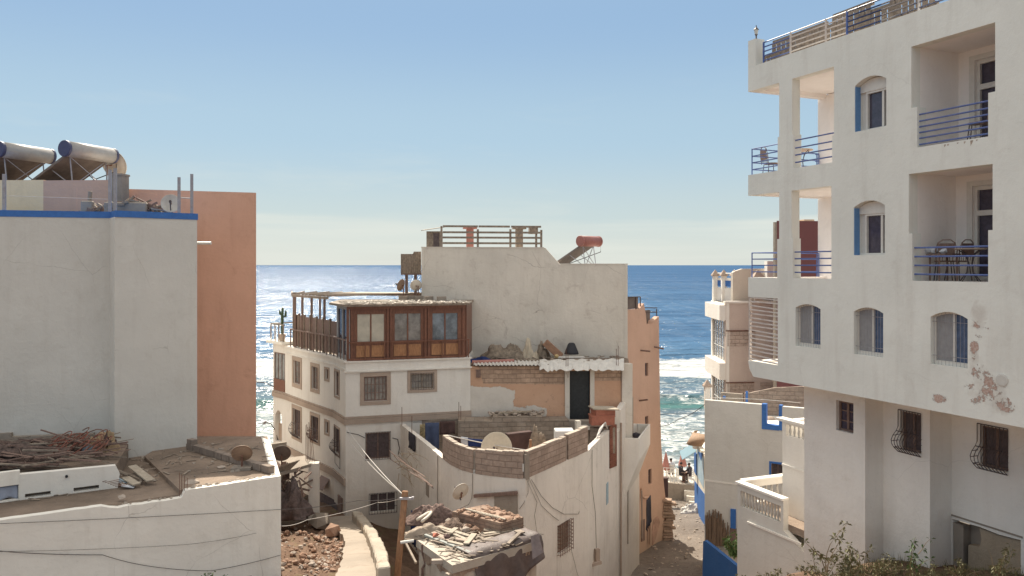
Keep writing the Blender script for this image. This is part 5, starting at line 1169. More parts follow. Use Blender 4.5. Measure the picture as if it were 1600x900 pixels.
# clutter against the foot of the cement wall
def lump(name, px, py, Y, r, sq, mat, lab, cat, seed=0):
    q = P(px, py, Y); return heap(name, q - Vector((0, 0, r * sq[2])), (r * sq[0], r * sq[1], r * sq[2] * 1.9), mat, lab, cat, seed, 1.5)
RZ = -4.62
M_carp = simple('carpet_roll', (.24, .19, .145), .95, var=.45, scale=6)
lump('carpet_heap', 785, 549, 39.0, .85, (1.35, .5, .42), M_carp, 'heap of brown carpet against the foot of the cement wall', 'carpet', 1)
lump('carpet_heap', 800, 545, 39.1, .45, (1.2, .5, .5), M_carp, 'smaller fold of brown carpet right of the first heap', 'carpet', 6)
lump('mattress_bundle', 829, 550, 39.0, .62, (.8, .5, 1.0), simple('tan_foam', (.5, .42, .32), .95, var=.2, scale=5), 'tan foam bundle slumped against the foot of the cement wall', 'bundle', 9)
lump('brown_sack', 848, 546, 39.2, .4, (.8, .5, 1), M_carp, 'brown sack between the tan bundle and the leaning chest', 'sack', 12)
m = MB(); q = P(864, 546, 39.0); m.box(q, (1.05, .4, .36), 0, (0, R(42))); tag(m.build('wooden_chest', simple('chest_wood', (.30, .17, .11), .8, var=.3, scale=5), bevel=.02), 'reddish brown chest tipped on edge at the foot of the cement wall', 'chest')
m = MB(); q = P(893, 553, 39.2); m.lathe([(.36, 0), (.33, .1), (.17, .5), (.1, .55)], (q.x, q.y, q.z), None, 10); tag(m.build('black_tub', M_black, smooth=True), 'black cone-shaped tub upturned at the foot of the cement wall', 'tub')
m = MB(); m.stone(P(870, 557, 38.4), .12, 5, (1, 1, 1)); tag(m.build('yellow_ball', simple('yellow_plastic', (.5, .36, .18), .6)), 'dull yellow ball below the tipped chest', 'ball')
m = MB(); m.box((P(892, 558, 38.6)), (1.3, .5, .04), .1); tag(m.build('pale_sheet', M_sheet), 'white board lying flat in front of the black tub', 'board')
m = MB(); a = P(738, 566, 36.9); b = P(803, 564, 37.2); m.tube([a, b], .09, 10); tag(m.build('red_pipe', M_pink), 'long dull red pipe lying along the roof edge above the block wall', 'pipe')
lump('blue_tarp', 750, 562, 38.3, .5, (1.6, .6, .25), M_cloth_n, 'dark blue folded tarpaulin on the roof next to the wooden roof room', 'tarpaulin', 3)
rnd = random.Random(41); m = MB()
for i in range(120): q = P(rnd.uniform(770, 975), 0, rnd.uniform(36.9, 39.5)); a = rnd.random() * 3; d = Vector((math.cos(a), math.sin(a), .1 * rnd.random())) * rnd.uniform(.08, .5); q.z = RZ + .05 + .1 * rnd.random(); m.bar(q - d, q + d, rnd.uniform(.03, .12), .03)
tag(m.build('roof_litter', M_wood_g), 'grey laths and litter spread over the low roof before the cement wall', 'litter', kind='stuff')
# ---------------------------------------------------------------- block wall house with the dark door
bh = thing('block_house', 'low house with a half plastered orange block front and a tall dark door', 'building', (3, 38, -12))
FW = Wall(xy(734.5, 36.62), xy(983, 37.0)); zt = -4.66
dr = rc(FW.u(890), FW.u(922), -7.0, FW.z(900, 579.5))
M_fbl = blocks('orange_blocks', (1, 0, 0), (.54, .38, .28), (.33, .225, .17), .42, .2, .012, .14)
s = NT('patched_orange'); sp = s.n('SeparateXYZ'); s.l(s.pos, sp.inputs[0])
zz = s.math('ADD', sp.outputs[2], s.math('MULTIPLY', s.math('SUBTRACT', s.noise(1.2, 7, .65), .5), .8)); xx = s.math('ADD', sp.outputs[0], s.math('MULTIPLY', s.math('SUBTRACT', s.noise(.9, 6, .65), .5), 1.0))
orange = s.mix(s.rng(s.noise(.7, 6), .3, .7), (.54, .33, .225), (.62, .40, .28))
orange = s.mix(s.math('MULTIPLY', s.rng(s.noise(3, 8, .75), .6, .68), .5), orange, (.22, .16, .13))
lim = s.math('SUBTRACT', -5.55, s.math('MULTIPLY', s.math('GREATER_THAN', xx, .15), .8))
lim = s.math('SUBTRACT', lim, s.math('MULTIPLY', s.rng(xx, -1.9, .0), .15))
wp = s.math('MULTIPLY', s.math('LESS_THAN', zz, lim), s.math('LESS_THAN', xx, 1.5))
col = s.mix(wp, orange, s.mix(s.rng(s.noise(2, 6), .3, .7), (.60, .55, .49), (.68, .63, .57)))
M_fpl = s.out(col, .95, s.bump(s.math('ADD', s.noise(5, 6), s.math('MULTIPLY', wp, 1.2)), .03), .15)
m = MB(); zsplit = -5.35
FW.slab(m, [(0, -13), (FW.L, -13), (FW.L, zsplit), (0, zsplit)], [], -.25, 0) if False else None
hl = [(0, -8.2), (FW.L, -8.2), (FW.L, zsplit - .1), (dr[1][0] + .18, zsplit - .1), (dr[1][0] + .18, zt)]
FW.slab(m, [(0, -8.2), (dr[0][0], -8.2), (dr[0][0], dr[2][1]), (dr[1][0], dr[2][1]), (dr[1][0], -8.2), (FW.L, -8.2), (FW.L, zsplit), (dr[1][0] + .2, zsplit), (dr[1][0] + .2, zt), (dr[0][0] - .2, zt), (dr[0][0] - .2, zsplit - .15), (FW.u(755), zsplit - .1), (FW.u(748), zt), (0, zt)], (), -.25, 0); m.build('plastered_wall', M_fpl, bh)
m = MB(); FW.slab(m, [(FW.u(755) + .0, zsplit - .1), (dr[0][0] - .2, zsplit - .15), (dr[0][0] - .2, zt), (FW.u(748), zt)], (), -.24, -.02); FW.slab(m, rc(dr[1][0] + .2, FW.L, zsplit, zt), (), -.24, -.02); m.build('block_wall', M_fbl, bh)
m = MB(); FW.box(m, dr[0][0] + .003, dr[1][0] - .003, -.2, -.14, -7.4, dr[2][1] - .02); m.build('door', simple('dark_green_door', (.028, .032, .035), .6, var=.3), bh)
m = MB(); FW.box(m, FW.L - .35, FW.L + .12, -.2, .14, -9, zt + .1); FW.box(m, dr[0][0] - .22, dr[0][0], .003, .07, -7.1, zt); FW.box(m, dr[1][0], dr[1][0] + .2, .003, .06, -7.1, zt); m.build('pillar', M_conc, bh, jit=.03)
m = MB(); m.prism([xy(734.6, 36.9), xy(983, 37.25), (5.75, 39.6), (-1.9, 40.2)], RZ - .22, RZ); m.build('roof', M_roof, bh)
m = MB(); m.prism([xy(735, 36.9), xy(982, 37.27), (5.6, 39.6), (-1.9, 40.1)], -13, RZ - .23); m.build('body', M_conc_d, bh)
m = MB(); n = 60; vs = []         # corrugated sheet edge
for j in range(2):
    for i in range(n + 1): px = 740 + 105 * i / n; Y = 36.45 + .8 * j; vs.append(P(px, 571, Y) * 1.0); vs[-1].z = RZ + .06 + .035 * math.sin(i * 1.9) + .1 * j
m.add(vs, [(i, i + 1, n + 2 + i, n + 1 + i) for i in range(n)]); o = m.build('corrugated_sheet', M_sheet, bh); so_ = o.modifiers.new('s', 'SOLIDIFY'); so_.thickness = .015
m = MB(); n = 40; vs = []
for j in range(5):
    for i in range(n + 1):
        px = 843 + 132 * i / n; Y = 36.3 + .35 * j; q = P(px, 571, Y); q.z = RZ + .16 - (.32 if j == 0 else 0) + .12 * noise.noise(Vector((i * .35, j * .9, 0))) + (.1 * noise.noise(Vector((i * .9, 0, 4))) if j == 0 else 0); vs.append(q)
m.add(vs, [(j * (n + 1) + i, j * (n + 1) + i + 1, (j + 1) * (n + 1) + i + 1, (j + 1) * (n + 1) + i) for j in range(4) for i in range(n)]); o = m.build('plastic_sheet', M_sheet, None); tag(o, 'crumpled white plastic sheet draped over the roof edge above the dark door', 'plastic sheet'); so_ = o.modifiers.new('s', 'SOLIDIFY'); so_.thickness = .012
m = MB()
for px, t_, b_ in ((884.5, 545, 585), (887.5, 552, 590), (963, 545, 580), (966, 540, 582)): q = P(px, b_, 36.5); m = MB(); m.tube([q, P(px, t_, 36.5)], .012, 4); m.build('rebar', M_rust, bh)
m = MB(); FW.box(m, FW.u(744), FW.u(751), .003, .08, -5.15, -4.8); m.build('bracket', M_wood_d, bh)
# cement block outhouse in front of the wall
ou = thing('block_outhouse', 'low grey block structure with a crumbling top standing before the orange wall', 'outhouse', (1.2, 35.6, -8.2))
OW = Wall(xy(716, 35.4), xy(889, 35.8)); M_gbl = blocks('grey_blocks', (1, 0, 0), (.35, .28, .225), (.2, .16, .13), .42, .2, .012, .15, .35, (.42, .36, .3))
m = MB(); OW.slab(m, [(0, -8.6), (OW.L, -8.6), (OW.L, -6.95), (OW.u(850), -6.95), (OW.u(848), -6.78), (OW.u(771), -6.72), (OW.u(768), -6.92), (0, -6.9)], (), -1.0, 0); m.build('wall', M_gbl, ou)
m = MB(); rnd = random.Random(51)
for i in range(90): q = OW.pt(rnd.uniform(OW.u(765), OW.u(852)), -.1 - rnd.random() * .8, -6.72 + rnd.random() * .08); m.stone(q, rnd.uniform(.03, .1), i, (1.4, 1, .6))
m.build('crumbling_top', M_rubble_l, ou)['kind'] = 'stuff'
m = MB()
for zz in (-6.62, -6.6): m.bar(OW.pt(OW.u(782), -.2, zz), OW.pt(OW.u(830), -.25, zz + .03), .14, .04)
m.build('lath', M_wood_l, ou)
# ---------------------------------------------------------------- curved terrace house
gh = thing('terrace_house', 'whitewashed house with a rounded front and a block parapet round its roof terrace', 'building', (0.4, 31, -13))
GZ = -7.1
ring = [xy(625, 35.8), xy(640, 34.1), xy(655, 32.7), xy(672, 31.1), xy(690, 29.5), xy(703, 28.5), xy(720, 27.75), xy(740, 27.25), xy(765, 26.95), xy(795, 26.7), xy(821, 26.55), xy(869, 28.4), xy(919, 30.6), xy(935, 32.4), xy(952, 34.4)]
M_gw = M_white
for grp_ in ((0, 4), (4, 10), (10, 14)):
    m = MB()
    for i in range(*grp_):
        w_ = Wall(ring[i], ring[i + 1]); hs = []; tz0 = tz1 = GZ
        if i == 11: hs = [rc(w_.u(871), w_.u(891), w_.z(881, 861), w_.z(881, 816))]
        if i == 0: tz0 = GZ + .0
        top_ = [(w_.L * k / 8, GZ + .04 * noise.noise(Vector((i * 3 + k * .7, 0, 0)))) for k in range(8, -1, -1)]; top_[0] = (w_.L, GZ); top_[-1] = (0, GZ)
        w_.slab(m, [(0, -14.6), (w_.L, -14.6)] + top_, hs, -.2, 0)
    m.build('wall', M_gw, gh)
m = MB(); ins = [tuple(Vector(p).lerp(Vector((0.2, 33)), .03)) for p in ring]; m.prism(ins + [xy(955, 36.7), xy(735, 36.55), xy(625, 36.2)], -14, -8.05); m.build('terrace_floor', M_roof, gh)
w11 = Wall(ring[11], ring[12]); H = (w11.u(871), w11.u(891), w11.z(881, 861), w11.z(881, 816))
wd = window(gh, w11, *H, rec=.15, cols=2, rows=2, fm=M_wood_d, gm=M_dark, fw=.05)
b = MB()
for i in range(7): u = H[0] + (H[1] - H[0]) * i / 6; b.tube([w11.pt(u, .13, H[2] - .05), w11.pt(u, .13, H[3] + .05)], .01, 4)
for i in range(9): z = H[2] + (H[3] - H[2]) * i / 8; b.tube([w11.pt(H[0], .0, z), w11.pt(H[0], .13, z), w11.pt(H[1], .13, z), w11.pt(H[1], .0, z)], .01, 4)
b.build('grille', M_rust, wd)
# block parapet in four panels with piers
def bpanel(pts, za, zb, nm='parapet_panel'):
    tot = 0
    d = (Vector(pts[-1]) - Vector(pts[0])).normalized(); mat = blocks('parapet_blocks_%d' % random.randint(0, 999999), (d.x, d.y), (.43, .325, .265), (.29, .21, .17), .44, .205, .011, .10)
    m = MB(); n = len(pts) - 1
    for i in range(n):
        w_ = Wall(pts[i], pts[i + 1]); z0_, z1_ = za + (zb - za) * i / n, za + (zb - za) * (i + 1) / n; ex = .006 if i < n - 1 else 0
        w_.slab(m, [(0, GZ + .0), (w_.L + ex, GZ + .0), (w_.L + ex, z1_), (0, z0_)], (), -.16, .015)
    p = m.build(nm, mat, gh); c_ = MB()
    for i in range(n):
        w_ = Wall(pts[i], pts[i + 1]); z0_, z1_ = za + (zb - za) * i / n, za + (zb - za) * (i + 1) / n
        for k in range(3):
            u0, u1 = w_.L * k / 3, w_.L * (k + 1) / 3; zk = z0_ + (z1_ - z0_) * (k + .5) / 3 + .012 * math.sin(k * 4 + i * 7); w_.box(c_, u0 + .004, u1 - .004, -.17, .012, zk - .01, zk + .03)
    c_.build('mortar_cap', M_rubble_l, p)
def ip(px, a, b): w_ = Wall(a, b); q = w_.pt(w_.u(px), 0, 0); return (q.x, q.y)
bpanel([ip(692, ring[4], ring[5]), ring[5], ring[6], ip(739, ring[6], ring[7])], -6.26, -6.33)
bpanel([ip(743, ring[7], ring[8]), ring[8], ring[9], ip(817.5, ring[9], ring[10])], -6.3, -6.22)
bpanel([ip(823.5, ring[10], ring[11]), ring[11], ip(884, ring[11], ring[12])], -6.24, -6.26)
bpanel([ip(887.5, ring[11], ring[12]), ip(918, ring[11], ring[12])], -6.22, -6.2)
m = MB()
for (px, i) in ((741, 7), (885.7, 11)): 
    w_ = Wall(ring[i], ring[i + 1]); u = w_.u(px); w_.box(m, u - .06, u + .06, -.2, -.03, GZ, -6.35)
q = Vector(ring[10]); m.box((q.x, q.y + .14, -6.72), (.2, .2, .85), .7)
m.build('pier', M_conc_d, gh)
m = MB()
for (px, i, z0_, z1_) in ((741, 7, -7.08, -6.98), (817.5, 9, -6.85, -6.6)): w_ = Wall(ring[i], ring[i + 1]); u = w_.u(px); w_.box(m, u - .02, u + .03, -.02, .02, z0_, z1_)
m.build('mortar_smear', M_sheet, gh, jit=.03)
# walled-up opening with timber lintel, slot window, spouts, cables
w8 = Wall(ring[8], ring[9]); w9 = Wall(ring[9], ring[10])
m = MB(); w8.box(m, w8.u(773), w8.L, -.1, .04, w8.z(790, 803), w8.z(790, 771)); w9.box(m, 0, w9.u(809), -.1, .041, w8.z(790, 803), w8.z(790, 771)); m.build('walled_opening', M_conc_d, gh, jit=.01)
m = MB(); m.bar(Wall(ring[7], ring[8]).pt(Wall(ring[7], ring[8]).u(744), .12, w8.z(744, 774.5)), w9.pt(w9.u(809), .1, w9.z(809, 768.5)), .14, .1); m.build('lintel', M_wood_d, gh)
w1_ = Wall(ring[2], ring[3]); m = MB(); w1_.box(m, w1_.u(666), w1_.u(670.5), .0, .02, w1_.z(668, 775), w1_.z(668, 756)); m.build('slot_window', M_conc_d, gh)
w13 = Wall(ring[13], ring[14]); m = MB(); w13.box(m, w13.u(947), w13.u(950), .003, .02, w13.z(948, 788), w13.z(948, 755)); m.build('blue_shutter', M_litblue, gh)
m = MB(); u = w11.u(928) ; w12 = Wall(ring[12], ring[13]); q = w12.pt(w12.u(927), .05, w12.z(927, 880)); m.box(q, (.6, .2, .12), .6); m.box(q + Vector((.12, .1, .3)), (.2, .12, .5), .6); m.build('ledge', M_stone, gh, jit=.03)
M_gcable = simple('grey_cable', (.2, .16, .13), .8)
def gw(px, py, i, v=.03): w_ = Wall(ring[i], ring[i + 1]); return w_.pt(w_.u(px), v, w_.z(px, py))
m = MB()
for (pts_, r_) in (([gw(739, 740, 7), gw(739, 760, 7), gw(738, 778, 7), gw(733, 788, 7), gw(724, 792, 7, .3)], .01), ([gw(829, 749, 10), gw(845, 775, 10), gw(862, 793, 10), gw(880, 803, 11), gw(903, 803, 11), gw(904, 799, 11)], .009),
                  ([gw(826, 749, 10), gw(836, 770, 10), gw(845, 790, 10), gw(862, 806, 10), gw(872, 813, 11)], .008), ([gw(824, 749, 10), gw(824, 770, 10), gw(819, 785, 9), gw(812, 795, 9)], .008),
                  ([gw(823, 752, 10), gw(838, 785, 10), gw(834, 805, 10), gw(838, 833, 10), gw(848, 835, 10)], .007), ([gw(924, 703, 12), gw(924, 760, 12), gw(929, 800, 12), gw(931, 860, 12)], .01), ([gw(892, 860, 11), gw(897, 880, 11), gw(900, 893, 11), gw(904, 905, 11)], .007), ([gw(685, 712, 3), gw(685, 790, 3)], .012)):
    m = MB(); m.tube(pts_, r_, 4); m.build('hanging_cable', M_gcable, gh)
# things on the terrace
fr = thing('fridge', 'white refrigerator standing on the roof terrace behind the block parapet', 'refrigerator', (*xy(882, 31.4), -8.05)); b = Vector(ORG[fr.name])
m = MB(); m.box(b + Vector((0, .3, .77)), (.74, .62, 1.54), .06); m.build('body', M_fridge, fr, bevel=.02); m = MB(); m.box(b + Vector((0, -.03, 1.3)), (.72, .04, .45), .06); m.box(b + Vector((0, -.03, .52)), (.72, .04, 1.03), .06); dd = m.build('door', M_fridge, fr, bevel=.008); m = MB(); m.box(b + Vector((-.3, -.07, 1.15)), (.025, .03, .3), .06); m.build('handle', M_steel, dd)
q = P(776, 700, 29.0); dish('satellite_dish', 'very large cream dish half hidden behind the middle of the block parapet', q, .56, (-.15, -1, .35), simple('cream_dish_paint', (.62, .54, .42), .5, var=.08), (q.x, q.y + .25, -8.05))
Wc = Wall(xy(700, 29.9), xy(840, 28.6)); a = P(700, 680, 29.9); b_ = P(842, 706, 28.4)
wire([a, b_], .02, 'pale clothes line stretched across the roof terrace', .05, M_wire_w, group=None)
drape(None, 'blue_towel', Wc, Wc.u(731), Wc.u(757), Wc.z(744, 686), Wc.z(744, 698), .0, M_cloth_n, .02, 'navy blue towel on the terrace clothes line', 'towel', nu=8)
drape(None, 'white_towel', Wc, Wc.u(720), Wc.u(731), Wc.z(725, 683), Wc.z(725, 696), .0, M_cloth_w, .02, 'small white towel on the terrace clothes line', 'towel', nu=6)
drape(None, 'brown_rag', Wc, Wc.u(713.5), Wc.u(719.5), Wc.z(716, 683), Wc.z(716, 694), .0, M_cloth_r, .02, 'narrow brown rag on the terrace clothes line', 'rag', nu=5)
Wd = Wall(xy(640, 34.9), xy(735, 35.2)); m = MB(); 
Wq = Wall(xy(627, 35.9), xy(735, 36.1)); m = MB(); Wq.box(m, 0, Wq.L, -.2, 0, -8.3, -6.92); m.build('rear_block_wall', M_gbl, gh)
wire([Wd.pt(Wd.u(645), 0, Wd.z(645, 660)), Wd.pt(Wd.u(715), 0, Wd.z(715, 656))], .008, 'clothes line behind the left white parapet', .02, group=None)
drape(None, 'blue_blanket', Wd, Wd.u(664.5), Wd.u(686), Wd.z(675, 660), Wd.z(675, 705), .03, M_cloth_b, .05, 'long blue blanket hanging behind the left parapet of the terrace', 'blanket')
drape(None, 'brown_blanket', Wd, Wd.u(687), Wd.u(711), Wd.z(700, 658), Wd.z(700, 679), .0, M_cloth_r, .04, 'dark brown blanket hanging right of the blue blanket', 'blanket')
drape(None, 'patterned_blanket', Wd, Wd.u(656), Wd.u(664), Wd.z(660, 663), Wd.z(660, 690), .0, M_cloth_y, .04, 'patterned yellowish cloth hanging left of the blue blanket', 'blanket', nu=8)
w0_ = Wall(ring[1], ring[2]); drape(None, 'dark_jacket', w0_, w0_.u(640.5), w0_.u(650), GZ + .04, w0_.z(645, 702), .04, M_cloth_k, .03, 'dark jacket slung over the left white parapet', 'jacket', nu=8)
m = MB()
for px, tp, bt, Y in ((623.5, 636, 662, 35.7), (628, 636, 665, 35.2), (643.5, 650, 682, 33.8), (717, 628, 662, 35.6), (720, 634, 662, 35.6)): m.tube([P(px, bt, Y), P(px, tp, Y)], .013, 4)
m.build('rebar', M_rust, gh)
m = MB(); Wt = Wall(xy(795, 30.5), xy(833, 31)); Wt.box(m, 0, Wt.L, -.3, 0, -8.05, -6.45); tag(m.build('dark_cabinet', M_cloth_r, bevel=.02), 'dark brown cabinet standing behind the cream dish on the terrace', 'cabinet')
lump('cloth_bundle', 841, 690, 30.3, .38, (1, .6, 1.1), M_carp, 'brown cloth bundle on the terrace right of the dark cabinet', 'bundle', 31)
m = MB(); q = xy(829, 28.6); m.bar((q[0], q[1], -8), (q[0], q[1], -6.25), .08); m.bar((q[0] + .12, q[1], -8), (q[0] + .12, q[1], -6.5), .06); tag(m.build('timber_post', M_pole), 'short timber post standing inside the corner of the block parapet', 'post')
# crates stacked under a tray at the door
for i, (px, py, Y, w_, h_, mt, lb) in enumerate(((940, 656, 34.6, 1.0, .42, M_crate, 'bottom orange-red crate of the stack beside the dark door'), (942, 645, 34.7, .9, .34, M_crate, 'top orange-red crate of the stack beside the dark door'))):
    t = thing('crate', lb, 'crate', P(px, py, Y), 'orange crates beside the dark door'); q = P(px, py, Y); m = MB(); m.box(q, (w_, .6, h_ - .06), .1 + .2 * i); m.build('body', mt, t); m = MB(); m.box(q + Vector((0, 0, h_ / 2)), (w_ + .06, .66, .05), .1 + .2 * i); m.build('rim', mt, t)
m = MB(); q = P(943, 637.5, 34.7); m.box(q, (1.15, .8, .05), .2, (0, .06)); tag(m.build('flat_board', M_wood_l), 'pale board laid over the stack of orange crates', 'board')
m = MB(); q = xy(940, 34.8); m.box((q[0], q[1], -7.6), (1.1, .5, 1.1), .1); m.build('door_step', M_gbl, gh)
m = MB(); q = xy(906, 36.2); m.box((q[0], q[1], -7.6), (1.3, .5, 1.15), 0); m.build('door_landing', M_conc_d, gh)
m = MB(); a = P(912, 668, 34.6); m.box(a, (.4, .4, .14), .3); a = P(903, 676, 33.5); m.box(a, (.2, .2, 1.0), .3); m.build('stub_pier', M_conc, gh)
m = MB(); 
for k in range(5): m.tube([P(930 + 3 * k, 690 - 6 * k, 32.4 + .3 * k), P(938 + 2 * k, 668 - 2 * k, 33.6), P(945 + k, 662 + 2 * k, 34.2)], .03, 5)
tag(m.build('white_tubes', M_wire_w), 'white plastic tubes coiled on the parapet beside the orange crates', 'tubes')
# ---------------------------------------------------------------- narrow white side house with the slanting balcony
nh = thing('narrow_house', 'narrow white house squeezed between the terrace house and the terracotta house, with a slanting balcony', 'building', (5.4, 37, -14.6))
NB = xy(999, 40.3); NW = Wall(xy(963, 34.9), NB); m = MB()
NW.slab(m, [(0, -15.6), (NW.L, -15.6), (NW.L, -8.0), (NW.u(985), -7.6), (NW.u(985), -6.15), (NW.u(970), -6.5), (NW.u(969), -7.3), (0, -7.35)], (), -.25, 0); m.build('wall', M_white, nh)
m = MB(); w_ = Wall(xy(952, 34.42), xy(963, 34.88)); w_.box(m, 0.0, w_.L, -.2, -.02, -14.8, -7.2); m.build('wall_return', M_white, nh)
m = MB(); w_.box(m, .02, w_.L - .02, -.018, .03, w_.z(957, 730), -6.95); m.build('red_brick_infill', blocks('red_bricks', (1, 0, 0), (.27, .105, .075), (.3, .16, .1), .2, .09, .012, .3), nh, jit=.03)
m = MB(); m.prism([xy(955, 35.4), xy(975, 36.9), (4.8, 40), (3, 39)], -15, -7.4); m.build('body', M_conc_d, nh)
m = MB(); q = NW.pt(NW.u(967.5), .08, 0); m.tube([(q.x, q.y, -15.0), (q.x, q.y, -7.0)], .05, 8); q = NW.pt(NW.u(985.5), .08, 0); m.tube([(q.x, q.y, NW.z(985, 689)), (q.x, q.y, -6.3)], .05, 8); m.build('drain_pipe', M_stone, nh)
# balcony wedge
v1 = 1.05; za = lambda px, py: NW.z(px, py, v1 * .5)
u0, u1 = NW.u(973), NW.u(995); zt0 = NW.z(984, 693); m = MB()
A_ = NW.pt(u0 + .25, 0, 0); B_ = NW.pt(u1 + .2, 0, 0); n3 = Vector((NW.n.x, NW.n.y, 0))
n3 = Vector((1, -.1, 0)).normalized()
T = -7.9; zb = T - 1.0
pa0 = Vector((A_.x, A_.y, T)); pa1 = pa0 + n3 * .7; pb0 = Vector((B_.x, B_.y, T)); pb1 = pb0 + n3 * .62
def dn(p, z): return Vector((p.x, p.y, z))
vs = [pa0, pa1, dn(pa1, zb), dn(pa0, zb - 1.7), pb0, pb1, dn(pb1, zb), dn(pb0, zb - 1.7)]
m.add(vs, [(0, 1, 2, 3), (1, 5, 6, 2), (2, 6, 7, 3), (5, 4, 7, 6)])
o = m.build('balcony', M_white_clean, nh); so_ = o.modifiers.new('s', 'SOLIDIFY'); so_.thickness = .1
m = MB(); m.stone(pa0.lerp(pb0, .4) + n3 * .35 + Vector((0, 0, -.2)), .25, 8); m.build('plant', M_cloth_k, nh)
Wj = Wall(xy(975, 36.6), xy(983, 37.6)); drape(None, 'black_laundry', Wj, 0.1, Wj.L, Wj.z(979, 775), Wj.z(979, 818), 1.0, M_cloth_k, .05, 'black clothes hanging under the slanting balcony', 'laundry', nu=8, uneven=.5)
m = MB(); w_ = NW; m.tube([w_.pt(w_.u(993), .3, w_.z(993, 766)), w_.pt(w_.u(994), .3, w_.z(994, 840))], .04, 6); m.build('lower_pipe', M_stone, nh)
# ---------------------------------------------------------------- terracotta house
th = thing('terracotta_house', 'tall terracotta house with three narrow windows, its foot stained where it meets the alley', 'building', (7, 44, -15.4))
KW_ = Wall(xy(974, 41.4), xy(1031, 44.3)); kz = KW_.z; ku = KW_.u
out_ = [(0, -16.5), (ku(1051), -16.5), (ku(1047.5), kz(1047, 835)), (ku(1042), kz(1042, 800)), (ku(1037), kz(1037, 752)), (ku(1033), kz(1033, 690)), (ku(1031), kz(1031, 620)), (ku(1029.5), kz(1029.5, 494.5)), (ku(1020), kz(1020, 502)), (ku(1019), kz(1019, 506)), (ku(1010.5), kz(1010.5, 506)), (ku(1009), kz(1009, 490)), (ku(1006), kz(1006, 474)), (ku(999), kz(999, 483)), (0, kz(978, 484))]
kws = [(1008, 1013, 567.5, 588), (1008, 1013, 651, 672), (1013, 1018, 734, 757)]
hs = [rc(ku(a), ku(b), kz(a, d), kz(a, c)) for a, b, c, d in kws]
m = MB(); KW_.slab(m, out_, hs, -.3, 0); m.build('front_wall', M_orange2, th)
for h_ in hs: window(th, KW_, h_[0][0], h_[1][0], h_[0][1], h_[2][1], rec=.15, cols=1, rows=2, fm=M_wood_d, gm=M_glass, fw=.035)
m = MB(); c0 = KW_.pt(ku(1029), -.3, 0); c1 = KW_.pt(.05, -.3, 0); m.prism([(c1.x, c1.y), (c0.x, c0.y), (c0.x - 1.4, 49.5), (c1.x - 1.5, 47.5)], -16.5, -3.4); m.build('body', M_orange2, th)
m = MB()
for (p0, p1, y0) in (((1001, 547.5), (1016, 549), 0), ((1022, 542), (1037, 545), 0), ((999, 626), (1012, 624.5), 0)): a = P(*p0, KW_.Y(p0[0]) - .0); b = KW_.pt(ku(p1[0], .5), .5, KW_.z(p1[0], p1[1], .5)); m.tube([a, b], .05, 6)
m.build('beam_stub', M_wood_d, th)
m = MB(); KW_.box(m, ku(981.5), ku(1001), -.2, -.16, kz(990, 483), kz(990, 464)); m.build('mesh_screen', M_panel, th)
rail(th, [KW_.pt(ku(981), -.1, kz(990, 484)), KW_.pt(ku(1003), -.1, kz(1000, 484))], (.0, .68), .03, [KW_.pt(ku(p), -.1, kz(p, 484)) for p in (981.5, 996, 1003)], .03, M_iron)
rail(th, [KW_.pt(ku(1007), -.1, kz(1007, 492)), KW_.pt(ku(1029), -.1, kz(1029, 492))], (.15, .38), .03, [KW_.pt(ku(p), -.1, kz(p, 494)) for p in (1028.5,)], .03, M_iron)
m = MB(); KW_.box(m, ku(1009.5), ku(1027), -.5, -.45, kz(1010, 520), kz(1010, 486)); m.build('mesh_screen', M_panel, th)
m = MB(); pts_ = [KW_.pt(ku(998), .15, kz(998, 762)), KW_.pt(ku(999), .15, kz(999, 774)), KW_.pt(ku(1003), .15, kz(1003, 777)), KW_.pt(ku(1011), .15, kz(1011, 776)), KW_.pt(ku(1012.5), .15, kz(1012, 790)), KW_.pt(ku(1012.5), .15, kz(1012, 850))]; m.tube(pts_, .07, 8); m.build('drain_pipe', M_orange2, th)
m = MB(); KW_.box(m, ku(1001.5), ku(1006.5), .003, .05, kz(1004, 845), kz(1004, 812)); m.build('side_door', M_wood_d, th)
m = MB(); KW_.slab(m, [(ku(1019), kz(1019, 852)), (ku(1024), kz(1024, 842)), (ku(1031), kz(1031, 815)), (ku(1027), kz(1027, 806)), (ku(1021), kz(1021, 812)), (ku(1018), kz(1018, 830))], (), .001, .03); m.build('bare_patch', simple('stained_plaster', (.40, .25, .19), .95, var=.3, scale=3), th, jit=.03)
rnd = random.Random(61); m = MB()
for i in range(14): px = 1045 + rnd.random() * 4; py = 838 - i * 4.6; q = KW_.pt(ku(px - 1.5, .2), .1, kz(px, py)); m.box(q, (.75 * rnd.uniform(.6, 1.1), .5, .14), rnd.uniform(-.3, .3))
m.build('jutting_stones', simple('quoin_stone', (.34, .24, .18), .95, var=.3), th, bevel=.02)
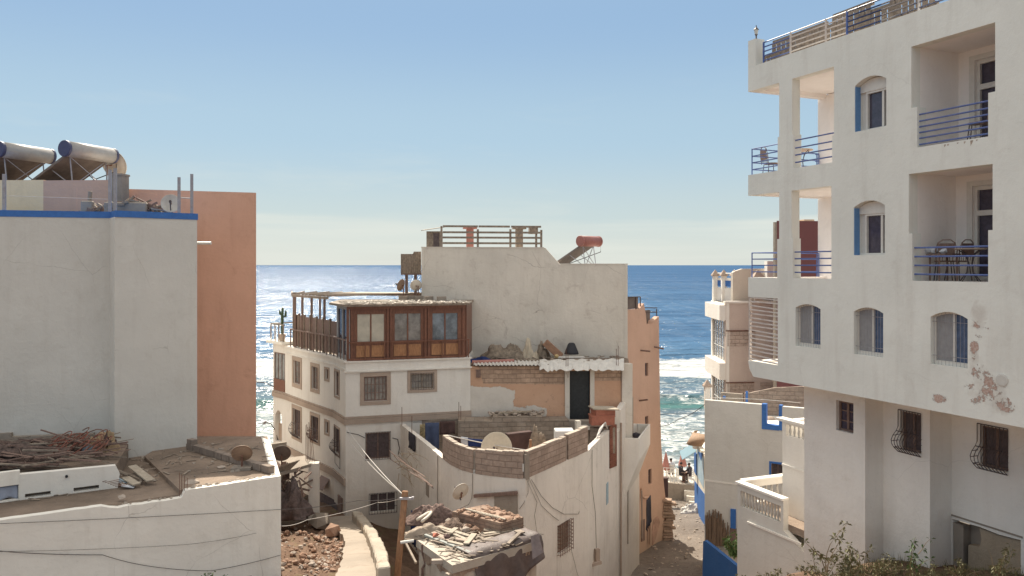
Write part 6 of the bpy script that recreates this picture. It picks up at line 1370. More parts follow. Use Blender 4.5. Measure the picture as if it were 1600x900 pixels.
# ---------------------------------------------------------------- white building with blue trim across the alley
nb = thing('blue_trim_house', 'white house with bright blue trim round its roof notch and window, right of the alley', 'building', (12, 37, -15))
NN = Wall(xy(1101, 38), xy(1256, 35.88)); nz, nu_ = NN.z, NN.u
m = MB(); ztop = -6.41
hol = [rc(nu_(1205), nu_(1224), nz(1212, 749), nz(1212, 724.5))]
NN.slab(m, [(0, -15.6), (NN.L + 1.5, -15.6), (NN.L + 1.5, ztop - .02), (nu_(1218), ztop - .02), (nu_(1218), nz(1205, 668)), (nu_(1194), nz(1205, 668)), (nu_(1194), ztop), (0, ztop)], hol, -.25, 0); m.build('wall', M_grey_white, nb)
m = MB(); NN.box(m, nu_(1190.5), nu_(1197.5), -.27, .03, nz(1205, 664), ztop + .03); NN.box(m, nu_(1190.5), nu_(1217), -.27, .031, nz(1205, 671.5), nz(1205, 664)); NN.box(m, nu_(1217) + .003, nu_(1222), -.27, .03, nz(1205, 671), ztop + .03); m.build('blue_notch_trim', M_bluetrim, nb)
wd = window(nb, NN, hol[0][0][0], hol[0][1][0], hol[0][0][1], hol[0][2][1], rec=.14, cols=2, rows=1, fm=M_wood_d, gm=M_dark, fw=.05, grille=(6, 3, -.03))
m = MB(); a, b, c, d = nu_(1202), nu_(1227), nz(1212, 752), nz(1212, 721.5); NN.box(m, a, nu_(1205), .003, .03, c, d); NN.box(m, nu_(1205), b, .003, .03, hol[0][2][1], d); m.build('blue_frame', M_bluetrim, wd)
m = MB(); f = [NN.pt(.02, -.25, 0), NN.pt(NN.L + 1.5, -.25, 0)]; m.prism([(f[0].x, f[0].y), (f[1].x, f[1].y), (f[1].x + 1, f[1].y + 5), (f[0].x + 1.6, f[0].y + 5.2)], -15.6, ztop - 1.0); m.build('body', M_white_clean, nb)
m = MB(); NN.box(m, 0, nu_(1157), .002, .02, nz(1128, 755), nz(1128, 752.5)); m.build('moulding', M_white_clean, nb)
m = MB(); NN.box(m, nu_(1142), nu_(1150), .003, .08, nz(1146, 825), nz(1146, 795)); m.build('blue_door', M_bluetrim, nb)
m = MB(); NN.box(m, nu_(1141), nu_(1151), .004, .07, nz(1146, 850), nz(1146, 825)); m.build('dark_step', M_wood_d, nb)
rnd = random.Random(71); m = MB()
for i in range(95):
    px = 1104 + 35 * i / 95 + rnd.uniform(-1, 1); lim = 797 + 10 * abs((px - 1116) / 12) ** 1.6 + rnd.uniform(-6, 22); v_ = rnd.uniform(.06, .16)
    a = NN.pt(nu_(px), v_, nz(px, 852)); b = NN.pt(nu_(px + rnd.uniform(-1.5, 1.5)), v_, nz(px, min(lim, 840))); m.tube([a, b], rnd.uniform(.012, .03), 4)
tag(m.build('reed_screen', M_reed), 'ragged brown reed screen leaning on the white wall above the blue wall', 'reed screen')
# terrace clutter behind the roof notch: block wall, white tank
bw = thing('grey_block_wall', 'grey block wall standing on the roof behind the blue roof notch', 'wall', (*xy(1210, 39.5), -7.4))
BW = Wall(xy(1164, 39.6), xy(1262, 39.0)); m = MB(); BW.slab(m, [(0, -7.4), (BW.L, -7.4), (BW.L, BW.z(1256, 604)), (BW.u(1211), BW.z(1211, 606)), (BW.u(1172), BW.z(1172, 614)), (BW.u(1168), BW.z(1168, 612)), (0, BW.z(1165, 615))], (), -.2, 0)
m.build('blocks', blocks('grey_roof_blocks', (1, 0, 0), (.30, .235, .2), (.2, .16, .13), .4, .2, .01, .12, .3, (.38, .32, .27)), bw)
m = MB(); BW.box(m, BW.u(1165), BW.u(1168.5), .001, .05, -7.3, BW.z(1166, 611)); m.build('blue_edge', M_bluetrim, bw)
m = MB(); q = P(1203, 658, 38.4); m.lathe([(.26, -.6), (.27, .1), (.17, .2), (.02, .22)], q, None, 16); tag(m.build('white_drum', M_stone, smooth=True), 'white plastic drum seen through the blue roof notch', 'drum')
m = MB(); NN.box(m, nu_(1118), nu_(1152), -1.2, -1.0, -7.5, nz(1135, 614, -1)); tag(m.build('roof_wall', M_conc_d), 'short dark block wall on the roof left of the grey block wall', 'wall')
m = MB(); NN.box(m, nu_(1123), nu_(1127), -.9, -.8, ztop, nz(1125, 618, -.9)); tag(m.build('blue_post', M_bluetrim), 'short blue post on the roof edge in front of the seaside building', 'post')
wire([NN.pt(.2, -.1, ztop + .12), NN.pt(nu_(1190), -.1, ztop + .22), NN.pt(nu_(1250), -.1, ztop + .2)], .012, 'white wire running along the roof edge of the blue trim house', .0, M_wire_w, group=None)
# blue ramp wall and its patio
m = MB(); BR = Wall(xy(1098, 36.2), xy(1165, 34.6)); BR.slab(m, [(-.05, -15.6), (BR.L, -15.6), (BR.L, BR.z(1165, 893)), (BR.u(1148), BR.z(1148, 882)), (BR.u(1118), BR.z(1118, 858)), (BR.u(1101), BR.z(1101, 845)), (.02, BR.z(1099, 846))], (), -.2, 0)
tag(m.build('blue_wall', M_blue), 'bright blue sloping parapet wall at the foot of the white house', 'wall')
m = MB(); q0, q1 = BR.pt(0, -.2, 0), BR.pt(BR.L, -.2, 0); w0b, w1b = NN.pt(.1, .1, 0), NN.pt(nu_(1165), .1, 0); m.prism([(q0.x, q0.y), (q1.x, q1.y), (w1b.x, w1b.y), (w0b.x, w0b.y)], -15.6, -13.35); struct(m.build('pavement', M_path))
# ---------------------------------------------------------------- balcony building attached to the hotel
ob2 = thing('balustrade_house', 'white house with two balustraded balconies between the hotel and the alley', 'building', (8.6, 26, -11))
c0 = .2816 * 27 + .435 * 27
def ptc(c, px): k_ = (px - CX) / F; Y = c / (k_ + .435); return (k_ * Y, Y)
OB = Wall(ptc(c0, 1152), ptc(c0, 1300)); ou_, oz = OB.u, OB.z; TZ = -7.37; BB = [oz(1157, 790), TZ - .22]
b0_, b1_ = ou_(1157), ou_(1220); br = rc(b0_, b1_, -8.1, -7.57)
m = MB(); OB.slab(m, [(0, -12), (OB.L, -12), (OB.L, -9.2), (ou_(1224), -8.3), (ou_(1224), TZ - .001), (0, TZ - .001)], [br], -.2, 0); m.build('balcony_wall', M_grey_white, ob2)
m = MB(); OB.box(m, -.05, ou_(1224) - .003, -.22, .06, TZ, TZ + .07); m.build('top_rail', M_white_clean, ob2)
# back rail along the seaward end
e0 = OB.pt(0.0, -.2, 0); m = MB(); EW = Wall((e0.x, e0.y + .001), (e0.x + 2.4, e0.y + 1.0)); er = rc(.25, EW.L - .1, -8.1, -7.57); EW.slab(m, rc(.0, EW.L, -12, TZ - .001), [er], -.2, 0.0); m.build('end_wall', M_white_clean, ob2)
m = MB(); EW.box(m, 0.07, EW.L, -.22, .04, TZ, TZ + .07); m.build('top_rail', M_white_clean, ob2)
prof = [(.035, 0), (.045, .02), (.03, .05), (.05, .14), (.058, .22), (.04, .32), (.028, .40), (.04, .46), (.045, .5), (.045, .53)]
M_balus = simple('grey_baluster', (.50, .47, .43), .9, var=.15)
bp = None
def baluster(q, mat=M_balus):
    m = MB(); m.lathe(prof, q, None, 8); m.build('baluster', mat, ob2, smooth=True)
for i in range(13): baluster(OB.pt(b0_ + (b1_ - b0_) * (i + .5) / 13, -.1, -8.1))
for i in range(9): baluster(EW.pt(.35 + (EW.L - .5) * i / 8.5, -.1, -8.1))
m = MB(); q0, q1 = OB.pt(.0, -.2, 0), OB.pt(ou_(1290), -.2, 0); m.prism([(q0.x, q0.y), (q1.x, q1.y), (q1.x + 2.2, q1.y + 1), (e0.x + 2.2, e0.y + .9)], -8.35, -8.12); m.build('floor', M_roof, ob2)
m = MB(); OB.slab(m, [(ou_(1170), oz(1170, 817)), (ou_(1259), oz(1259, 854)), (ou_(1259), oz(1259, 851)), (ou_(1169), oz(1169, 814))], (), .001, .06); m.build('sloping_ledge', M_white_clean, ob2)
# upper balcony body
c1 = (.3376 + .435) * 26.2; UB = Wall(ptc(c1, 1222.5), ptc(c1, 1300)); uu, uz = UB.u, UB.z; z65 = uz(1222, 658)
hb = rc(uu(1228), uu(1262), uz(1235, 682), uz(1235, 664.5))
m = MB(); UB.slab(m, [(0, -12), (UB.L, -12), (UB.L, z65), (0, z65)], [hb], -.2, 0); m.build('upper_wall', M_white_clean, ob2)
m = MB(); UB.box(m, -.25, UB.L, -.25, .06, z65 + .002, z65 + .09); m.build('top_rail', M_white_clean, ob2)
hh = hb[2][1] - hb[0][1]; n_ = 5
for i in range(n_):
    q = UB.pt(hb[0][0] + (hb[1][0] - hb[0][0]) * (i + .5) / n_, -.1, hb[0][1]); m = MB(); m.lathe([(r_ * .85, z / .53 * hh) for r_, z in prof], q, None, 8); m.build('baluster', M_balus, ob2, smooth=True)
m = MB(); e1 = UB.pt(0.003, -.2, 0); EU = Wall((e1.x, e1.y + .002), (e1.x + 2.2, e1.y + .95)); EU.box(m, 0, EU.L, -.2, 0, -12, z65); q0, q1 = UB.pt(0, -.2, 0), UB.pt(UB.L, -.2, 0); m.prism([(q0.x + .1, q0.y), (q1.x, q1.y), (q1.x + 2, q1.y + 1), (e1.x + 2, e1.y + .8)], uz(1235, 690) - .2, uz(1235, 690)); m.build('upper_end_wall', M_white_clean, ob2)
m = MB(); UB.box(m, 0.0, UB.L, .002, .03, uz(1235, 731), uz(1235, 728)); m.build('moulding', M_white_clean, ob2)
# ---------------------------------------------------------------- seaside building with finials
sb = thing('seaside_building', 'pale seaside building with a glazed bay and three pyramid-capped posts on its roof', 'building', (14, 48, -16))
S0 = Vector(xy(1134, 45)); S1 = Vector(xy(1111, 49)); SF = Wall(xy(1134, 45), (19, 45.7)); SS = Wall((S1.x, S1.y), (S0.x, S0.y)); zt = -2.16
M_pinkblk = blocks('pinkish_blocks', (1, 0, 0), (.52, .42, .36), (.36, .27, .22), .45, .22, .01, .06)
m = MB(); SF.box(m, 0, SF.L, -.2, 0, -16.5, zt); m.build('front_wall', plaster('pinkish_render', (.60, .50, .44), (.4, .3, .25), .25, .2, .08), sb)
m = MB(); 
for y0, y1, xa, xb in ((517, 541, 1134, 1180), (598, 634, 1134, 1178), (598, 634, 1185, 1240)): m = MB(); SF.box(m, SF.u(xa) + .1, SF.u(xb), .002, .02, SF.z(1150, y1), SF.z(1150, y0)); m.build('bare_blocks', M_pinkblk, sb)
m = MB()
for y0 in (516, 597): m = MB(); SF.box(m, SF.u(1134), SF.u(1178), .002, .06, SF.z(1150, y0 + 1.5), SF.z(1150, y0)); m.build('rusty_edge', M_rust, sb)
sz, su_ = SS.z, SS.u
w1s = rc(.35, SS.L - .2, sz(1122, 561), sz(1122, 498)); w2s = rc(.35, SS.L - .2, sz(1122, 640), sz(1122, 586))
m = MB(); SS.slab(m, rc(0, SS.L - .003, -16.5, zt), [w1s, w2s], -.2, 0); m.build('side_wall', M_white_clean, sb)
for w_ in (w1s, w2s): window(sb, SS, w_[0][0], w_[1][0], w_[0][1], w_[2][1], rec=.1, cols=5, rows=3, fm=M_pvc, gm=M_glass_g, fw=.06)
m = MB(); SS.box(m, -.1, SS.L, .003, .35, sz(1122, 497), zt - .1); SS.box(m, -.1, SS.L, .003, .35, sz(1122, 586), sz(1122, 561)); SF.box(m, -.05, SF.L, -.3, .06, zt + .001, zt + .12); m.build('bay_band', M_white_clean, sb)
m = MB(); m.prism([(S0.x + .05, S0.y + .2), (19, 45.9), (19, 52), (S1.x + .95, 52), (S1.x + .05, S1.y)], zt - .3, zt); m.build('roof', M_roof, sb)
# roof storey
m = MB(); RB = Wall(xy(1145, 45.8), (18.5, 46.3)); RB.slab(m, [(0, zt + .01), (RB.L, zt + .01), (RB.L, RB.z(1170, 419)), (RB.u(1160), RB.z(1160, 420)), (RB.u(1148), RB.z(1148, 424)), (0, RB.z(1145, 426))], (), -.3, 0); m.prism([(RB.pt(0, -.3, 0).x + .02, RB.pt(0, -.3, 0).y), (18.5, 46.6), (18.5, 50), (RB.pt(0, -.3, 0).x + 1.2, 50)], zt, RB.z(1148, 428)); m.build('roof_room', plaster('cream_render', (.62, .55, .47), (.4, .33, .27), .2, .2, .08), sb)
tr = Wall(xy(1112.5, 48.6), xy(1145, 46.2)); m = MB(); tr.box(m, 0, tr.L, -.15, 0, zt, tr.z(1125, 449)); m.build('roof_parapet', M_white_clean, sb)
m = MB(); tr.box(m, 0, tr.L, -.1, -.06, tr.z(1125, 447), tr.z(1125, 438)); m.build('blue_panel', M_bluetrim, sb)
m = MB(); tr.box(m, 0, tr.L, -.12, -.04, tr.z(1125, 438), tr.z(1125, 434)); m.tube([tr.pt(0, -.08, tr.z(1125, 427)), tr.pt(tr.L, -.08, tr.z(1125, 427))], .04, 6); m.build('rail_bar', M_white_clean, sb)
def finial(px, py, Y, zbase, lab, parent=None, s_=1.0):
    q = P(px, py, Y); t = parent
    m = MB(); m.box((q.x, q.y, (q.z - .25 + zbase) / 2), (.28 * s_, .28 * s_, q.z - .25 - zbase)); p = m.build('post', M_white_clean, t)
    m = MB(); m.lathe([(.3 * s_, -.28), (.3 * s_, -.2), (.02, .1)], q, Matrix.Rotation(.785, 3, 'Z'), 4); m.build('pyramid_cap', M_stone, p)
for px, u_ in ((1117.5, 0), (1131, 1), (1147, 2)): finial(px, 424, 48.2 - u_ * .9, zt, '', sb)
t = thing('gate_pier', 'small white pier with a pyramid cap rising beside the seaside building', 'pier', (*xy(1105, 42.5), -7.6)); finial(1105, 596, 42.5, -7.6, '', t)
# roof dish seen through the railing
q = P(1184, 426, 44.5); m = MB(); m.lathe([(.42, -.3), (.42, -.22), (.02, .15)], q, Matrix.Rotation(.785, 3, 'Z'), 4); m.box(q - Vector((0, 0, .9)), (.4, .4, 1.3)); m.build('chimney', M_stone, sb)
m = MB(); q = P(1209, 430, 45.5); m.box(q, (.9, .5, 1.6)); m.build('roof_block', M_white_clean, sb)
# maroon building
mb_ = thing('maroon_house', 'dark red rendered house glimpsed behind the hotel corner balconies', 'building', (17, 43, -10))
m = MB(); MW = Wall(xy(1213.5, 41.5), (22, 42.6)); m.prism([xy(1213.5, 41.5), (22, 42.6), (22, 48), (16.2, 48)], -12, MW.z(1230, 345)); m.build('wall', M_maroon, mb_)
m = MB(); MW.box(m, -.12, -.003, -.15, .02, -12, MW.z(1215, 347)); m.build('grey_edge', M_conc_d, mb_)
m = MB(); MW.box(m, MW.u(1264), MW.u(1280), -3, -.5, MW.z(1230, 345) + .003, MW.z(1270, 342)); m.build('parapet', M_beige, mb_)
# ---------------------------------------------------------------- cafe at the seaward end of the alley
cf = thing('blue_cafe', 'small blue and white painted cafe building at the seaward end of the alley', 'building', (12, 49, -16))
CW = Wall(xy(1085.5, 51.5), xy(1106, 46)); cz, cu = CW.z, CW.u
m = MB(); CW.box(m, 0, CW.L, -.25, 0, -16.8, cz(1093, 700)); m.build('wall', plaster('cream_wall', (.66, .6, .5), (.4, .3, .2), .2, .2, .1), cf)
m = MB(); CW.slab(m, [(0, -16.8), (CW.L, -16.8), (CW.L, cz(1104, 775)), (cu(1098), cz(1098, 768)), (cu(1092), cz(1092, 760)), (0, cz(1086, 752))], (), .001, .02); CW.box(m, 0, cu(1089), .003, .05, cz(1087, 739), cz(1087, 706)); CW.slab(m, [(cu(1091), cz(1091, 706)), (cu(1099), cz(1099, 708)), (cu(1096), cz(1096, 720))], (), .021, .03); m.build('blue_paint', M_blue, cf)
m = MB(); CW.box(m, cu(1089.5), cu(1100), .003, .018, cz(1094, 752), cz(1094, 707)); m.build('pale_blue_paint', M_litblue, cf)
m = MB(); c0_ = CW.pt(0, -.25, 0); c1_ = CW.pt(CW.L, -.25, 0); m.prism([(c0_.x, c0_.y), (c1_.x, c1_.y), (c1_.x + 4, c1_.y + 1), (c0_.x + 3.4, c0_.y + 1.5)], -16.8, cz(1093, 702)); m.build('body', M_white_clean, cf)
m = MB(); q = P(1096, 694, 48.5)
vs = []; n = 16
for j in range(2):
    for i in range(n + 1): a = math.pi * (.55 + .75 * i / n); vs.append(q + Vector((1.2 * math.cos(a) * .75, -.7 * math.sin(a) * 1.0, .02)) + Vector((0, 0, .45 - .45 * j)) * 1.0 + Vector((.5 * (1 - j), .3 * (1 - j), .2 * (1 - j))))
m.add(vs, [(i, i + 1, n + 2 + i, n + 1 + i) for i in range(n)]); o = m.build('curved_awning', simple('tan_awning', (.34, .225, .15), .8, var=.15), cf, smooth=True); so_ = o.modifiers.new('s', 'SOLIDIFY'); so_.thickness = .04
m = MB(); q = P(1087, 683, 50); m.lathe([(.2, -.7), (.22, .2), (.27, .22), (.27, .32)], q, None, 10); m.build('chimney', M_white_clean, cf)
m = MB(); a = P(1066, 719, 51.5); b = P(1088, 706, 50.0); d = (b - a); nn_ = Vector((0, .8, .35)); m.obox(a, d, nn_, Vector((0, 0, .04))); tag(m.build('slanted_awning', simple('bright_awning', (.32, .48, .56), .6, var=.05)), 'pale blue board awning tilted out from the cafe over the alley', 'awning')
# sea terrace with its retaining wall, railing, steps
TW = Wall(xy(1029, 56.2), xy(1092, 55.2)); tzf = TW.z(1060, 756); m = MB(); TW.box(m, 0, TW.L, -.3, 0, -17.5, tzf); tag(m.build('terrace_wall', M_conc_d), 'brown cement retaining wall of the sea terrace at the end of the alley', 'wall')
q0, q1 = TW.pt(0, -.3, 0), TW.pt(TW.L, -.3, 0); m = MB(); m.prism([(q0.x - 1, q0.y), (q1.x + 1, q1.y), (q1.x + 1.5, q1.y + 4.2), (q0.x - 1, q0.y + 4.2)], -17.6, tzf - .06); struct(m.build('pavement', M_conc))
m = MB()
for i in range(5): TW.box(m, TW.u(1070) + i * .2, TW.L + .3, .002 + .0, .3 + .35 * i, -17.2 - .0, tzf - .35 - .26 * i)
tag(m.build('steps', M_conc, bevel=.01), 'cement steps rising right to the sea terrace', 'steps')
rl = thing('terrace_railing', 'thin white railing along the edge of the sea terrace', 'railing', TW.pt(TW.u(1040), -.2, tzf)); m = MB()
for i in range(5): u = TW.u(1036) + (TW.u(1058) - TW.u(1036)) * i / 4; m.tube([TW.pt(u, -.15, tzf), TW.pt(u, -.15, tzf + 1.0)], .03, 5)
m.build('posts', M_pvc, rl); m = MB()
for z in (.35, .68, 1.0): m.tube([TW.pt(TW.u(1035), -.15, tzf + z), TW.pt(TW.u(1058), -.15, tzf + z)], .022, 5)
m.build('bars', M_pvc, rl)
m = MB()
for k in range(22): m.tube([P(1031 + k * .4, 757, 56.6), P(1031 + k * .4, 706, 56.6)], .01, 3) if k % 4 == 0 else None
for px, py, Y, lb in ((1040.5, 705.5, 57.5, 'closed faded pink parasol left of the seated people, nearest the terracotta house'), (1066.5, 700.5, 58.2, 'closed faded pink parasol standing behind the seated people')):
    t = thing('parasol', lb, 'parasol', (*xy(px, Y), tzf - .06), 'closed parasols on the sea terrace'); b = Vector(ORG[t.name]); zt_ = z_(py, Y)
    m = MB(); m.tube([b, Vector((b.x, b.y, zt_))], .028, 6); m.build('pole', M_pvc, t)
    m = MB(); vs = []; n = 16; prof_ = [(.02, zt_ - .02), (.09, zt_ - .3), (.18, zt_ - .8), (.26, zt_ - 1.15), (.24, zt_ - 1.28)]
    for r_, z in prof_:
        for i in range(n): a = i * 2 * math.pi / n; rr2 = r_ * (1 + .22 * (i % 2)); vs.append(Vector((b.x + rr2 * math.cos(a), b.y + rr2 * math.sin(a), z - .05 * (i % 2))))
    m.add(vs, [(j * n + i, j * n + (i + 1) % n, (j + 1) * n + (i + 1) % n, (j + 1) * n + i) for j in range(len(prof_) - 1) for i in range(n)] + [tuple(range((len(prof_) - 1) * n, len(prof_) * n))]); m.build('canopy', M_pink, t)
    m = MB(); m.lathe([(.25, 0), (.25, .08), (.06, .1)], b, None, 12); m.build('base', M_conc_d, t)
# plain terrace chairs
def slat_chair(label):
    t = thing('terrace_chair', label, 'chair', (0, 0, 0), 'chairs on the sea terrace'); m = MB(); m.obox((-.24, -.22, .43), (.48, 0, 0), (0, .46, 0), (0, 0, .04)); m.build('seat', M_pvc, t)
    m = MB(); [m.obox((-.24, .22, .5 + .13 * i), (.48, 0, 0), (0, .03, 0), (0, .02, .07)) for i in range(4)]; m.build('backrest', M_pvc, t)
    for sx in (-1, 1):
        m = MB(); m.bar((.22 * sx, .22, 0), (.22 * sx, .26, .98), .04); m.build('leg', M_pvc, t); m = MB(); m.bar((.22 * sx, -.2, 0), (.22 * sx, -.2, .64), .04); m.build('leg', M_pvc, t)
    return t
# people: one skinned body each
def person(label, loc, rz, top_mat, leg_mat, hat=False, s_=1.0):
    t = thing('person', label, 'person', (0, 0, 0), 'people sitting on the sea terrace')
    J = dict(pel=(0, 0, .52), sp=(0, .02, .72), ch=(0, 0, .95), nk=(0, -.02, 1.1), hd=(0, -.05, 1.2), ht=(0, -.04, 1.3),
             sl=(-.19, 0, 1.04), el=(-.27, -.1, .8), wl=(-.17, -.32, .72), sr=(.19, 0, 1.04), er=(.27, -.1, .8), wr=(.17, -.32, .72),
             hl=(-.1, -.02, .5), kl=(-.12, -.44, .52), al=(-.12, -.42, .09), fl=(-.13, -.58, .04), hr=(.1, -.02, .5), kr=(.12, -.44, .52), ar=(.12, -.42, .09), fr=(.13, -.58, .04), gl=(-.12, -.4, .71), gr=(.12, -.4, .71))
    Rr = dict(pel=.14, sp=.125, ch=.14, nk=.055, hd=.085, ht=.08, sl=.065, el=.045, wl=.032, sr=.065, er=.045, wr=.032, hl=.09, kl=.07, al=.045, fl=.035, hr=.09, kr=.07, ar=.045, fr=.035, gl=.03, gr=.03)
    E = [('pel', 'sp'), ('sp', 'ch'), ('ch', 'nk'), ('nk', 'hd'), ('hd', 'ht'), ('ch', 'sl'), ('sl', 'el'), ('el', 'wl'), ('wl', 'gl'), ('ch', 'sr'), ('sr', 'er'), ('er', 'wr'), ('wr', 'gr'), ('pel', 'hl'), ('hl', 'kl'), ('kl', 'al'), ('al', 'fl'), ('pel', 'hr'), ('hr', 'kr'), ('kr', 'ar'), ('ar', 'fr')]
    ks = list(J); me = bpy.data.meshes.new('body'); me.from_pydata([J[k_] for k_ in ks], [(ks.index(a), ks.index(b)) for a, b in E], [])
    o = bpy.data.objects.new('body', me); C.objects.link(o); o.parent = t; ORG[o.name] = Vector((0, 0, 0))
    md = o.modifiers.new('skin', 'SKIN'); 
    if not me.skin_vertices: me.attributes  # layer is made with the modifier below
    bm = bmesh.new(); bm.from_mesh(me); ly = bm.verts.layers.skin.verify()
    for i, v in enumerate(bm.verts): r_ = Rr[ks[i]]; v[ly].radius = (r_, r_); v[ly].use_root = (i == 0)
    bm.to_mesh(me); bm.free(); o.modifiers.new('sub', 'SUBSURF').levels = 1; o.modifiers['sub'].render_levels = 1
    md.use_smooth_shade = True; me.materials.append(M_skin)
    m = MB(); m.lathe([(.155, .5), (.165, .62), (.15, .75), (.17, .92), (.19, 1.03), (.12, 1.1), (.06, 1.12)], (0, .0, 0), Matrix.Diagonal((1.15, .95, 1)), 14)
    for sx in (-1, 1): m.tube([(.17 * sx, 0, 1.04), (.27 * sx, -.09, .8), (.2 * sx, -.25, .74)], [.08, .062, .05], 8)
    m.build('shirt', top_mat, t, smooth=True)
    m = MB(); 
    for sx in (-1, 1): m.tube([(.09 * sx, .03, .52), (.12 * sx, -.45, .54), (.12 * sx, -.43, .12)], [.115, .09, .065], 8)
    m.build('trousers', leg_mat, t, smooth=True)
    m = MB(); m.stone((0, -.02, 1.3), .115, 2, (1, 1.05, .85)); m.build('hair', M_hair, t, smooth=True)
    if hat: m = MB(); m.lathe([(.2, 0), (.19, .02), (.11, .03), (.1, .12), (.04, .14)], (0, -.04, 1.3), None, 14); m.build('hat', M_cloth_w, t)
    t.location = loc; t.rotation_euler = (0, 0, rz); t.scale = (s_, s_, s_); return t
fzr = tzf - .06
chp = slat_chair('white chair carrying the seated person nearest the white railing')
spots = [(1048.5, 57.6, R(170), 'person in a light top sitting behind the white railing, head just above it', M_cloth_w, M_cloth_k), (1063.5, 56.5, R(100), 'person in black sitting back to the alley, left of the pair at the table', M_cloth_k, M_cloth_k), (1077.5, 56.3, R(-80), 'person in a dark jacket leaning over the table under the pale blue awning', M_cloth_k, M_cloth_r)]
for i, (px, Y, rz, lb, tm, lm) in enumerate(spots):
    q = (*xy(px, Y), fzr)
    if i == 0: chp.location = q; chp.rotation_euler = (0, 0, rz + math.pi * 0)
    else: dup(chp, q, rz, ('white chair under the person in black', 'white chair under the person in the dark jacket')[i - 1])
    person(lb, q, rz, tm, lm)
t = thing('cafe_table', 'small dark table between the two seated people on the sea terrace', 'table', (*xy(1070.5, 56.4), fzr)); b = Vector(ORG[t.name]); m = MB(); m.box(b + Vector((0, 0, .72)), (.6, .6, .04)); m.build('tabletop', M_wood_d, t)
m = MB(); m.tube([b, b + Vector((0, 0, .7))], .04, 6); m.lathe([(.25, 0), (.25, .03), (.05, .05)], b, None, 12); m.build('leg', M_iron, t)
lump('rubbish_bags', 1081, 795, 50.2, .5, (1.5, .8, .6), M_sheet, 'crumpled white rubbish bags dumped against the blue cafe wall', 'rubbish bags', 44)
m = MB(); q = P(1037, 770, 52.3); m.box(q, (.5, .4, 2.0)); tag(m.build('red_door_leaf', M_cloth_r), 'dark red cloth-covered doorway just past the foot of the terracotta house', 'doorway')
# cables across the alley and the sea gap
wire([P(1031, 666, 44), P(1060, 655, 46), P(1101, 632, 38.2)], .018, 'cable crossing the sea gap from the terracotta house to the white house', .1, group=None)
# ---------------------------------------------------------------- small flat-roofed shed in front
sh = thing('shed', 'small whitewashed shed with stained walls and a rubbish covered roof at the bottom centre', 'shed', (-1.0, 21.4, -10.5))
SZ = -7.38
def onz(px, py, z): Y = -z * F / (py - CY); return P(px, py, Y)
c = [onz(706, 884, SZ), onz(650, 842, SZ), onz(779, 806, SZ), onz(843, 845, SZ)]   # front corner, left, back, right
c2 = [(q.x, q.y) for q in c]
S1w = Wall(c2[1], c2[0]); S2w = Wall(c2[0], c2[3])
M_shed = plaster('stained_whitewash', (.60, .52, .43), (.24, .165, .125), .5, .75, .15, crack=.5, bump=.04)
m = MB()
S1w.box(m, .06, S1w.L - .06, -.2, -.06, -11.5, SZ - .22); S2w.box(m, -.06 + .0, S2w.L - .06, -.2, -.06, -11.5, SZ - .22); 
m.build('wall', M_shed, sh)
m = MB(); ctr = sum((Vector(p) for p in c2), Vector((0, 0))) / 4; ci = [tuple(Vector(p).lerp(ctr, .09)) for p in c2]; m.prism(ci, -11.5, SZ - .24); m.build('core', M_shed, sh)
m = MB(); m.prism(c2, SZ - .2, SZ); m.build('roof_slab', plaster('shed_roof', (.50, .44, .37), (.3, .23, .18), .5, .3, .2, bump=.04), sh, jit=.03)
m = MB(); rnd = random.Random(81)
for W_ in (S1w, S2w):
    n = 60
    for i in range(n): u = W_.L * i / n; L_ = .06 + .35 * max(0, noise.noise(Vector((u * 2.2, W_.L, 0)))) + .05 * rnd.random(); W_.box(m, u, u + W_.L / n * 1.05, -.07, -.03 + .02 * rnd.random(), SZ - .2 - L_, SZ - .19)
m.build('drip_stain', simple('damp_render', (.33, .24, .18), .95, var=.3), sh, jit=.01)
m = MB(); q = S1w.pt(S1w.u(690), .0, S1w.z(690, 877)); m.box(q, (.5, .12, .1), .1); m.build('spout_block', M_rubble_l, sh)
m = MB(); q = S1w.pt(S1w.u(652), .1, S1w.z(652, 844)); m.tube([q - Vector((.35, .05, .03)), q], .04, 6); m.build('spout', M_pvc, sh)
m = MB(); pts_ = [S1w.pt(S1w.u(660), -.0, S1w.z(660, y_)) for y_ in (850, 862, 880, 888, 905)]; pts_[2] += Vector((.08, 0, 0)); m.tube(pts_, .035, 5); m.build('stain_pipe', M_wood_d, sh)
# raised brick tank on its roof
tk = thing('brick_tank', 'square cement-edged brick tank full of rubble against the curved white wall', 'tank', (.3, 24.4, -7.3))
TZ_ = -7.03; tc = [onz(782, 817.5, TZ_), onz(707, 799, TZ_), onz(756, 789, TZ_), onz(818, 808, TZ_)]
tcc = [(q.x, q.y) for q in tc]; m = MB(); m.prism(tcc, SZ - .02, TZ_); m.build('walls', blocks('tank_bricks', (1, 0, 0), (.32, .215, .165), (.22, .15, .12), .3, .1, .01, .2, .5, (.36, .27, .21)), tk, jit=.02)
m = MB(); rnd = random.Random(82)
for i in range(70):
    u, v_ = rnd.random(), rnd.random(); p = Vector(tcc[1]).lerp(Vector(tcc[0]), u).lerp(Vector(tcc[2]).lerp(Vector(tcc[3]), u), v_); m.stone((p.x, p.y, TZ_ + .01), rnd.uniform(.03, .09), i, (1.3, 1, .6))
m.build('rubble_fill', M_rubble, tk)['kind'] = 'stuff'
m = MB()
for i in range(9): a = Vector((*Vector(tcc[1]).lerp(Vector(tcc[0]), .2 + .08 * i), TZ_ + .08)); b = Vector((*Vector(tcc[1]).lerp(Vector(tcc[0]), .5 + .06 * i), TZ_ + .06)); m.bar(a + Vector((.1, .2, 0)), b + Vector((.15, .1, 0)), .06, .03)
m.build('laths', M_wood_l, tk)
